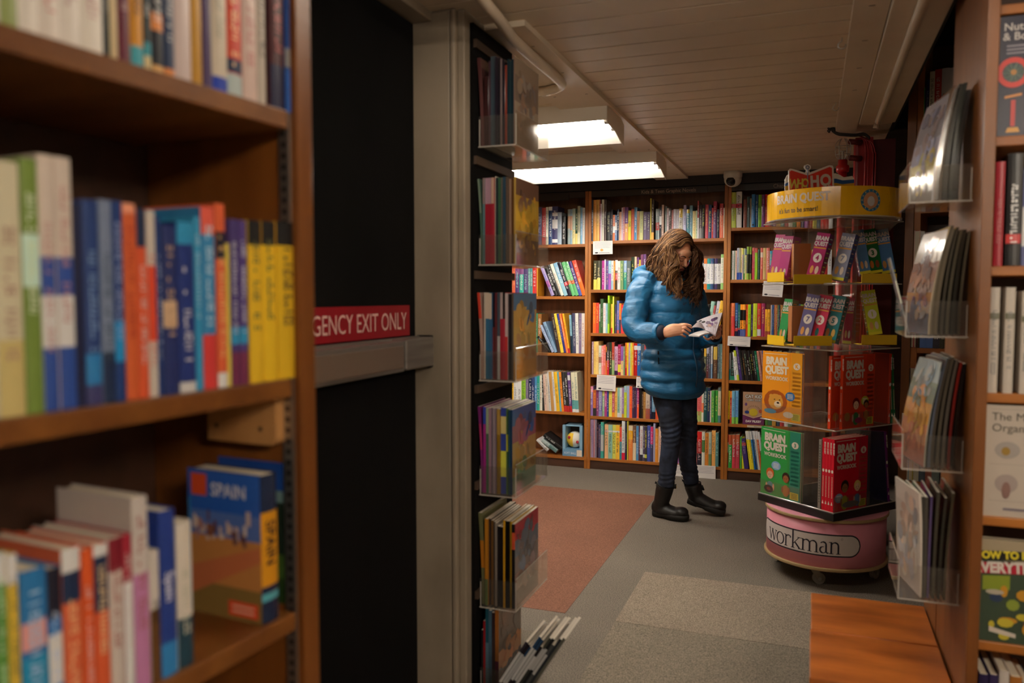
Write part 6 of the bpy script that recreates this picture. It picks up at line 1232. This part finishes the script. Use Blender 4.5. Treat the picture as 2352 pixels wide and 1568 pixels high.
# boots
leather = noisy('black_boot_leather', '0d0c0c', '1e1b19', .5, (14, 14, 14), 5, .3, 120, .35, .7); sole = mat('black_rubber_sole', '17140f', .7); elastic = mat('boot_elastic', '0d0d0d', .9)
def boot(heel, toe, ankle_top, pitch, seed):
    # heel, toe: floor points of the sole ends
    d = (toe - heel); L = d.length; fx = d.normalized(); up = Vector((0, 0, 1)); up = (up - fx * up.dot(fx)).normalized(); sd = up.cross(fx)
    X = frame(heel, fx, sd, up)
    B = bpy.data.objects.new('boot', None); COL.objects.link(B); B.location = (0, 0, 0); B.parent = woman; B.matrix_parent_inverse = Matrix.Translation(woman.location).inverted()
    at = X.inverted() @ ankle_top
    def outline(sc, n=36):
        pts = []
        for i in range(n):
            q = 2 * math.pi * i / n; x = .5 + .5 * math.cos(q); wv_ = .036 + .012 * math.sin(max(0, x - .35) * 3.6) if x > .35 else .036 - .0 * x
            pts.append((L * (.5 + .5 * math.cos(q)) * 1.0, math.sin(q) * abs(math.sin(q)) ** -.35 * wv_ * sc if abs(math.sin(q)) > 1e-3 else 0))
        return pts
    m = MB(); O = outline(1.06)
    for (z0, z1, x0, x1) in ((0, .030, -.01, .34), (0.0, .026, .42, 1.02)): pass
    low = [(x, y, .004 if x < L * .32 or x > L * .42 else .012) for x, y in O]; mid = [(x * 1.01 - L * .005, y * 1.03, .022) for x, y in O]; hi = [(x, y, .034) for x, y in O]; n = len(O)
    m.add([Vector(p) for p in low + mid + hi], [tuple(range(n - 1, -1, -1))] + [(a * n + i, a * n + (i + 1) % n, (a + 1) * n + (i + 1) % n, (a + 1) * n + i) for a in range(2) for i in range(n)] + [tuple(2 * n + i for i in range(n))], X=X)
    s = m.build('sole', sole, B, True)
    u = MB()   # upper: lofted from toe cap back, then the shaft
    secs = []
    for i in range(13):
        t = i / 12; x = L * (.985 - .80 * t); wv_ = .012 + .036 * math.sin(min(1, t * 2.6) * math.pi / 2) - .006 * max(0, t - .6); top = .050 + .038 * math.sin(min(1, t * 2.2) * math.pi / 2) * .55 + .034 * max(0, t - .45) ** 1.2 * 1.6
        if i == 0: wv_, top = .018, .046
        secs.append([(x, wv_ * math.cos(q) * 1.02, .026 + (top - .026) * max(0, math.sin(q)) ** .8 - (.0 if math.sin(q) >= 0 else 0)) for q in [math.pi * j / 12 for j in range(13)]] + [(x, -wv_ * .9, .026), (x, wv_ * .9, .026)])
    n = 15; vs = [p for s_ in secs for p in s_]
    u.add(vs, [(i * n + j, (i + 1) * n + j, (i + 1) * n + (j + 1) % n, i * n + (j + 1) % n) for i in range(12) for j in range(n)] + [tuple(range(n)), tuple(12 * n + j for j in range(n - 1, -1, -1))], X=X)
    p0 = X @ Vector((L * .20, 0, .045)); p3 = ankle_top; p1 = p0.lerp(p3, .33); p2 = p0.lerp(p3, .66)
    u.tube(smooth_path([p0, p1, p2, p3], 8), [.040 + .011 * min(1, i / 18) for i in range(25)], 20)
    u.X = Matrix.Identity(4); u.ell(tuple(X @ Vector((L * .15, 0, .055))), (.040, .038, .045)); u.ell(tuple(X @ Vector((L * .80, 0, .048))), (.044, .044, .030))
    uo = u.build('upper', leather, B, True); remesh(uo, .005, 14, .5)
    rm = MB(); ax = (p3 - p2).normalized(); rm.tube([p3 - ax * .004, p3 + ax * .002], .0505, 20, cap=False); uo2 = rm.build('collar', elastic, B, True)
    tb = MB(); bk = p3 - fx * .048 - ax * .01; tb.tube([bk - ax * .02, bk + ax * .012 - fx * .006, bk + ax * .018 - fx * .014, bk + ax * .006 - fx * .014], .006, 6, flat=.5); fr = p3 + fx * .050; tb.tube([fr - ax * .02, fr + ax * .008, fr + ax * .010 + fx * .008, fr - ax * .018 + fx * .012], .006, 6, flat=.5); tb.build('pull_tab', elastic, B, True)
    st_ = MB(); st_.tube([fr - ax * .016 + fx * .019 + sd * .002, fr + ax * .004 + fx * .014 + sd * .002], .0009, 4, 'b8863a'); st_.build('tab_stitching', PRINT, B)
    gp = MB(); q = p2 + sd * -.05 ; return B
h1 = on(1499, 1183, 'z', .001); t1 = on(1581, 1197, 'z', .001)
b1 = boot(h1, t1, wp(1529, 1112, -.02), 0, 0)
t2_ = on(1664, 1184, 'z', .002); h2 = wp(1577, 1153, .11); h2.z = .060
b2 = boot(h2, t2_, wp(1591, 1111, .09), 0, 1)
# ---- head, with hair
Fh = (UA * .50 - VA * .68 - ZA * .50).normalized(); Rh = PF.cross(ZA).normalized() * 1.0; Rh = Fh.cross(ZA).normalized(); Uh = Rh.cross(Fh).normalized()
HC = wp(1551, 582, -.02)
XH = frame(HC, Rh, Fh, Uh)      # x her right... sign resolved below, y forward, z up
skin = mat('skin', 'e2a886', .5, 0, Subsurface_Weight=.12, Subsurface_Scale=.01)
skin.node_tree.nodes['Principled BSDF'].inputs['Subsurface Radius'].default_value = (1, .35, .2)
hm = MB(); hm.X = XH
hm.ell((0, -.012, .030), (.074, .092, .086), n=28, m=18); hm.ell((0, .022, -.020), (.060, .066, .078), n=26, m=16); hm.ell((0, .048, -.062), (.036, .036, .040)); hm.ell((0, .062, -.083), (.020, .016, .016))
hm.ell((.033, .060, -.022), (.026, .022, .026)); hm.ell((-.033, .060, -.022), (.026, .022, .026)); hm.ell((0, .072, .034), (.050, .020, .028)); hm.ell((.028, .077, .018), (.024, .012, .008)); hm.ell((-.028, .077, .018), (.024, .012, .008))
hm.tube([(0, .086, .014), (0, .096, -.006), (0, .106, -.022), (0, .104, -.030)], [.0075, .0085, .012, .009], 10); hm.ell((.010, .094, -.027), (.008, .009, .007)); hm.ell((-.010, .094, -.027), (.008, .009, .007))
hm.ell((.028, .074, .002), (.0155, .013, .012)); hm.ell((-.028, .074, .002), (.0155, .013, .012))
hm.ell((0, .088, -.049), (.021, .011, .0062)); hm.ell((0, .087, -.058), (.018, .011, .0068))
hm.ell((.074, -.008, -.008), (.008, .017, .030)); hm.ell((-.074, -.008, -.008), (.008, .017, .030))
hm.X = Matrix.Identity(4)
hm.tube([tuple(XH @ Vector((0, -.02, -.04))), tuple(wp(1540, 620, .03)), tuple(wp(1538, 655, .03))], [.050, .050, .058], 20)
ho = wkid(hm, 'head', skin); remesh(ho, .0032, 3, .5)
fm = MB(); fm.X = XH
for s in (-1, 1):
    fm.tube([(s * .014, .0885, .003), (s * .021, .0895, -.0035), (s * .030, .0885, -.005), (s * .039, .084, -.002), (s * .044, .079, .002)], [.0008, .0013, .0015, .0013, .0006], 6, '1c100c')
    fm.tube([(s * .012, .0925, .022), (s * .022, .0925, .0275), (s * .034, .0885, .0285), (s * .046, .080, .023)], [.0022, .0026, .0022, .001], 6, '33201a')
fm.tube([(-.020, .095, -.0535), (-.008, .0985, -.0525), (0, .0985, -.0535), (.008, .0985, -.0525), (.020, .095, -.0535)], .0010, 6, '4a1a18')
for s in (-1, 1): fm.ell((s * .0055, .101, -.034), (.0026, .0022, .0018), n=8, m=6, col='4a2218')
wkid(fm, 'face_detail', MATTE)
lp = MB(); lp.X = XH; lp.ell((0, .0945, -.0495), (.019, .0055, .0042), n=16, m=8); lp.ell((0, .0935, -.0578), (.016, .0060, .0048), n=16, m=8); wkid(lp, 'lips', mat('lips', '9c4a44', .35))
hair = mat('wavy_brown_hair', 'ffffff', .62, 0, Specular_IOR_Level=.22); _b = hair.node_tree.nodes['Principled BSDF']; _a = nn(hair, 'ShaderNodeVertexColor', layer_name='Col'); lk(hair, _a.outputs[0], _b.inputs['Base Color'])
hr = MB(); rr = random.Random(21)
cap = MB(); cap.X = XH; n_, m_2 = 30, 16; vs = []
def capr(p, q): return Vector((.083 * math.sin(p) * math.cos(q), -.014 + .100 * math.sin(p) * math.sin(q), .032 + .101 * math.cos(p)))
for i in range(m_2):
    for j in range(n_):
        q = 2 * math.pi * j / n_; front = math.sin(q); pm = .82 if front > .5 else (2.35 if front < -.1 else 2.35 - (front + .1) / .6 * 1.53); v_ = capr(.001 + pm * i / (m_2 - 1), q); vs.append(v_)
cap.add(vs, [(i * n_ + j, i * n_ + (j + 1) % n_, (i + 1) * n_ + (j + 1) % n_, (i + 1) * n_ + j) for i in range(m_2 - 1) for j in range(n_)], '2a1a10')
HCOL = ['3a2314', '4a2f1c', '5d3d24', '7a5533', '96704a', '2e1c12', '543620', '8a6440']
LOOPS = []
def strand(root, mids, end, w_, col, wav, ph):
    pts = smooth_path([root] + mids + [end], 9); K = len(pts); out = []
    for i, p in enumerate(pts):
        t = i / (K - 1); am = wav * (t ** 1.3) * 1.2; q = ph + t * 11
        out.append(p + UA * (am * math.sin(q)) + VA * (am * .7 * math.cos(q * 1.1 + 1)) + ZA * (am * .3 * math.sin(q * 1.7)))
    rad = [w_ * (.55 + .6 * math.sin(math.pi * min(1, (i / (K - 1)) * .9 + .1))) * (1 if i < K - 3 else .6 - .18 * (i - K + 3)) for i in range(K)]
    hr.tube(out, rad, 5, col, flat=.55)
def sroot(x, y, z): return XH @ Vector((x, y, z))
def scalp(u, w_):     # u across (-1 her right .. 1), w_ from front hairline (0) to nape (1)
    p = .18 + abs(u) * 1.15; q = math.pi / 2 + (1 if u < 0 else -1) * 0; 
    ax = u * .079; yy = .062 - .15 * w_; rem = max(0.0, 1 - (ax / .0825) ** 2 - ((yy + .014) / .0995) ** 2); return XH @ Vector((ax * 1.04, yy * 1.03, .034 + .104 * math.sqrt(rem)))
# which end of the head's x axis lies toward picture left?
sL = 1 if (XH @ Vector((.05, 0, 0)) - HC).dot(UA) < 0 else -1
def c_for(bright):
    return rr.choice(HCOL[3:5] + HCOL[7:8] + HCOL[2:3]) if rr.random() < bright else rr.choice(HCOL[:3] + HCOL[5:7])
def lock(root, mids, end, n, spread, bright, wav, base=None):
    ph = rr.uniform(0, 6.28); fq = rr.uniform(17, 27); L = [root] + mids + [end]
    for s_i in range(n):
        q = rr.uniform(0, 6.28); m_ = spread * math.sqrt(rr.random()); off = UA * (m_ * math.cos(q)) + VA * (m_ * math.sin(q))
        P_ = [L[0] + off * .5] + [p + off for p in L[1:-1]] + [L[-1] + off * .55 + ZA * rr.uniform(-.006, .012)]
        pts = smooth_path(P_, 7); K = len(pts); out = []; w_ = rr.uniform(.0011, .0023)
        for i, p in enumerate(pts):
            t = i / (K - 1); am = wav * max(0, t - .42) ** .75 * 3.2; qq = ph + t * fq + .25 * math.sin(s_i)
            out.append(p + UA * (am * math.sin(qq)) + VA * (am * .8 * math.cos(qq)) + ZA * (am * .25 * math.sin(qq * 2)))
        rad = [w_ * (1.0 if i < K - 4 else .85 - .2 * (i - K + 4)) for i in range(K)]
        hr.tube(out, rad, 4, c_for(bright), flat=.6)
def sc2(u, w_): return scalp(sL * u, w_)
for k in range(120):       # near mass, lying over the scalp from the parting, then down over the coat's shoulder
    t = (k % 30) / 29 + rr.uniform(-.02, .02); t = min(1, max(0, t)); w_ = -.03 + .93 * t + rr.uniform(-.03, .03)
    mx = 1496 + 55 * (1 - t) + rr.uniform(-4, 4); ex = mx - 1 + rr.uniform(-8, 12); ey = 645 + 47 * (1 - t) ** .6 + rr.uniform(-20, 6); vv = -.17 + .20 * t + rr.uniform(-.02, .02)
    a1 = wp(1543 - 38 * t + rr.uniform(-3, 3), 566 + 10 * t + rr.uniform(-4, 4), -.14 + .13 * t); a2 = wp(mx, 600 + rr.uniform(-8, 8), vv); a3 = wp(mx + rr.uniform(-5, 5), 630, vv)
    lock(sc2(-.30, w_), [sc2(.05, w_ + .03), sc2(.40, w_ + .06), sc2(.72, min(.95, w_ + .08)), a1, a2, a3], wp(ex, ey, vv), 13, .009, .6, rr.uniform(.009, .017))
for k in range(70):       # far side curtain
    t = rr.random(); w_ = -.03 + .8 * t
    mx = 1597 + 11 * t + rr.uniform(-2, 2); vv = -.10 + .14 * t; ey = 640 + 68 * rr.random() ** .7
    lock(sc2(-.28, w_), [sc2(-.55, w_ + .02), sc2(-.85, w_ + .05), wp(mx - 1, 578, vv - .01), wp(mx, 605, vv), wp(mx + rr.uniform(-4, 2), 634, vv - .01)], wp(mx - 16 + rr.uniform(0, 20), ey, vv - .04), 12, .007, .08, rr.uniform(.006, .013))
for k in range(30):       # locks from behind the jaw falling over the front of the coat
    t = rr.random(); ex = 1556 + 46 * t
    lock(wp(1590 - 6 * rr.random(), 612, -.03), [wp(1586, 632, -.06), wp(ex + 12 * (1 - t), 652, -.11)], wp(ex, rr.uniform(662, 700), -.15), 10, .008, .06, rr.uniform(.005, .011))
for k in range(16):
    lock(wp(1594, 575, .05), [wp(1590, 600, .05), wp(1582, 622, .03)], wp(rr.uniform(1562, 1600), rr.uniform(640, 670), .0), 11, .012, .05, .008)
for k in range(22):        # back
    root = scalp(rr.uniform(-.9, .9), rr.uniform(.6, 1)); ex = rr.uniform(1500, 1590)
    lock(root, [wp(ex + 5, 590, .12), wp(ex, 620, .12)], wp(ex, rr.uniform(640, 672), .10), 10, .014, .1, .01)
for i, vv_ in enumerate(cap.v): hr.v.append(vv_)
o_ = len(hr.v) - len(cap.v); hr.f += [tuple(q + o_ for q in f) for f in cap.f]; hr.c += cap.c; hr.m += cap.m
wkid(hr, 'hair', hair)
# ---- hands: palm plus five separate bent digits each
def hand(pts_palm, rp, fingers, thumb, name):
    m = MB(); m.tube(smooth_path(pts_palm, 5), rp, 14, flat=.6)
    for f, r in fingers + [thumb]: m.tube(smooth_path(f, 5), [r * (1.0 - .28 * i / (5 * (len(f) - 1))) for i in range(5 * (len(f) - 1) + 1)], 10); m.ell(tuple(f[-1]), (r * .74,) * 3, n=10, m=8)
    o = wkid(m, name, skin); remesh(o, .0023, 2, .5); return o
V = -.345
hand([wp(1519, 763, V + .02), wp(1530, 763, V), wp(1545, 758, V - .01), wp(1562, 757, V - .012), wp(1569, 758, V - .008)], [.024, .023, .024, .026, .027, .029, .031, .033, .034, .035, .035, .035, .034, .033, .033, .032, .030, .027, .024, .022, .018],
     [([wp(1563, 748, V - .01), wp(1573, 745.5, V - .022), wp(1582, 748, V - .018), wp(1588, 752, V + .0)], .0088), ([wp(1563, 753.5, V - .014), wp(1573, 752.5, V - .028), wp(1580, 756, V - .022), wp(1585, 760, V + .002)], .0090), ([wp(1561, 760, V - .014), wp(1570, 760.5, V - .027), wp(1577, 764, V - .020), wp(1581, 767, V + .004)], .0086), ([wp(1557, 766, V - .010), wp(1564, 768, V - .020), wp(1570, 771, V - .013), wp(1574, 773, V + .004)], .0076)],
     ([wp(1548, 752, V + .015), wp(1562, 746, V + .03), wp(1575, 745, V + .035), wp(1586, 748, V + .028)], .0098), 'hand')
W2 = -.16
hand([wp(1640, 772, W2 + .05), wp(1647, 768, W2 + .01), wp(1650, 764, W2 - .02), wp(1650, 762, W2 - .045)], [.022, .022, .023, .024, .026, .028, .029, .030, .030, .030, .030, .029, .027, .024, .022, .018],
     [([wp(1650, 754, W2 - .03), wp(1655, 750, W2 - .06), wp(1656, 746.5, W2 - .08)], .0080), ([wp(1651, 758, W2 - .045), wp(1656, 756, W2 - .075), wp(1653, 752, W2 - .095)], .0080), ([wp(1648, 768, W2 - .045), wp(1641, 774, W2 - .075), wp(1637, 778, W2 - .085), wp(1634, 774, W2 - .09)], .0084), ([wp(1642, 771, W2 - .03), wp(1632, 777, W2 - .06), wp(1624, 779, W2 - .075), wp(1617, 773, W2 - .08)], .0080)],
     ([wp(1649, 766, W2 - .06), wp(1652, 764, W2 - .10), wp(1647, 760, W2 - .125)], .0092), 'hand')
# ---- the comic she reads: top-level, held in both hands
cb = empty('comic_book', wp(1620, 757, -.27)); tag(cb, 'open comic book with grey and purple drawings, held in both hands of the woman', 'book')
def cbk(m, nm, mm): o = m.build(nm, mm); o.parent = cb; o.matrix_parent_inverse = Matrix.Translation(cb.location).inverted(); return o
def sheet(A_, B_, C_, D_, th, col, bow=.0, n=8):      # A-B spine-to-outer top, D-C bottom
    m = MB(); N = (B_ - A_).cross(D_ - A_).normalized(); vs = []
    if N.dot(_f) > 0: N = -N
    for i in range(n + 1):
        t = i / n; o_ = N * (bow * math.sin(math.pi * t)); vs += [A_.lerp(B_, t) + o_, D_.lerp(C_, t) + o_, A_.lerp(B_, t) + o_ - N * th, D_.lerp(C_, t) + o_ - N * th]
    fs = []
    for i in range(n): a = 4 * i; b = a + 4; fs += [(a, b, b + 1, a + 1), (a + 2, a + 3, b + 3, b + 2), (a, a + 2, b + 2, b), (a + 1, b + 1, b + 3, a + 3)]
    fs += [(0, 1, 3, 2), (4 * n, 4 * n + 2, 4 * n + 3, 4 * n + 1)]; m.add(vs, fs, col); return m, N
Ac, Bc, Cc, Dc_ = wp(1600, 737, -.22), wp(1659, 717.5, -.245), wp(1643, 769, -.33), wp(1619, 758, -.305)
m, N = sheet(Ac, Bc, Cc, Dc_, .011, 'dcd6e0', .006)
def onp(u, v, k=.0): return Ac.lerp(Bc, u).lerp(Dc_.lerp(Cc, u), v) + N * (.0072 * math.sin(math.pi * u) * .84 + .0012 + k)
rr = random.Random(31)
for i, (u, v, s, c) in enumerate([(.22, .3, .10, '3a3438'), (.12, .14, .07, '2a2428'), (.42, .42, .13, '8a7a90'), (.5, .62, .12, 'c8a8a0'), (.68, .30, .12, '6a4a78'), (.78, .25, .10, '4a3a58'), (.62, .55, .11, '8a6a98'), (.80, .65, .09, 'b8a8b0'), (.35, .66, .08, '9a8a90'), (.85, .48, .07, 'a890b0')]):
    m.add([onp(min(.96, max(.03, u + s * math.cos(q))), min(.96, max(.03, v + s * .8 * math.sin(q))), .0003 * (i % 4)) for q in [j * .7 + .3 * math.sin(j * 2.1 + i) for j in range(9)]], [tuple(range(9))], c)
cbk(m, 'page_block', PRINT)
m, N2 = sheet(Dc_ + N * .001, wp(1582, 769, -.37), wp(1606, 771, -.40), wp(1630, 764, -.35), .007, 'e6e2e0', .004); cbk(m, 'page_block', PRINT)
m, N3 = sheet(wp(1620, 757, -.31), wp(1588, 752, -.345), wp(1602, 739, -.28), wp(1615, 749, -.28), .0006, 'b8aeb0', .008)
cbk(m, 'turning_page', PRINT)
m, N4 = sheet(Ac - N * .0115, Bc - N * .0115, Cc - N * .0115, Dc_ - N * .0115, .0012, '2a2426', .006); cbk(m, 'cover', GLOSS)
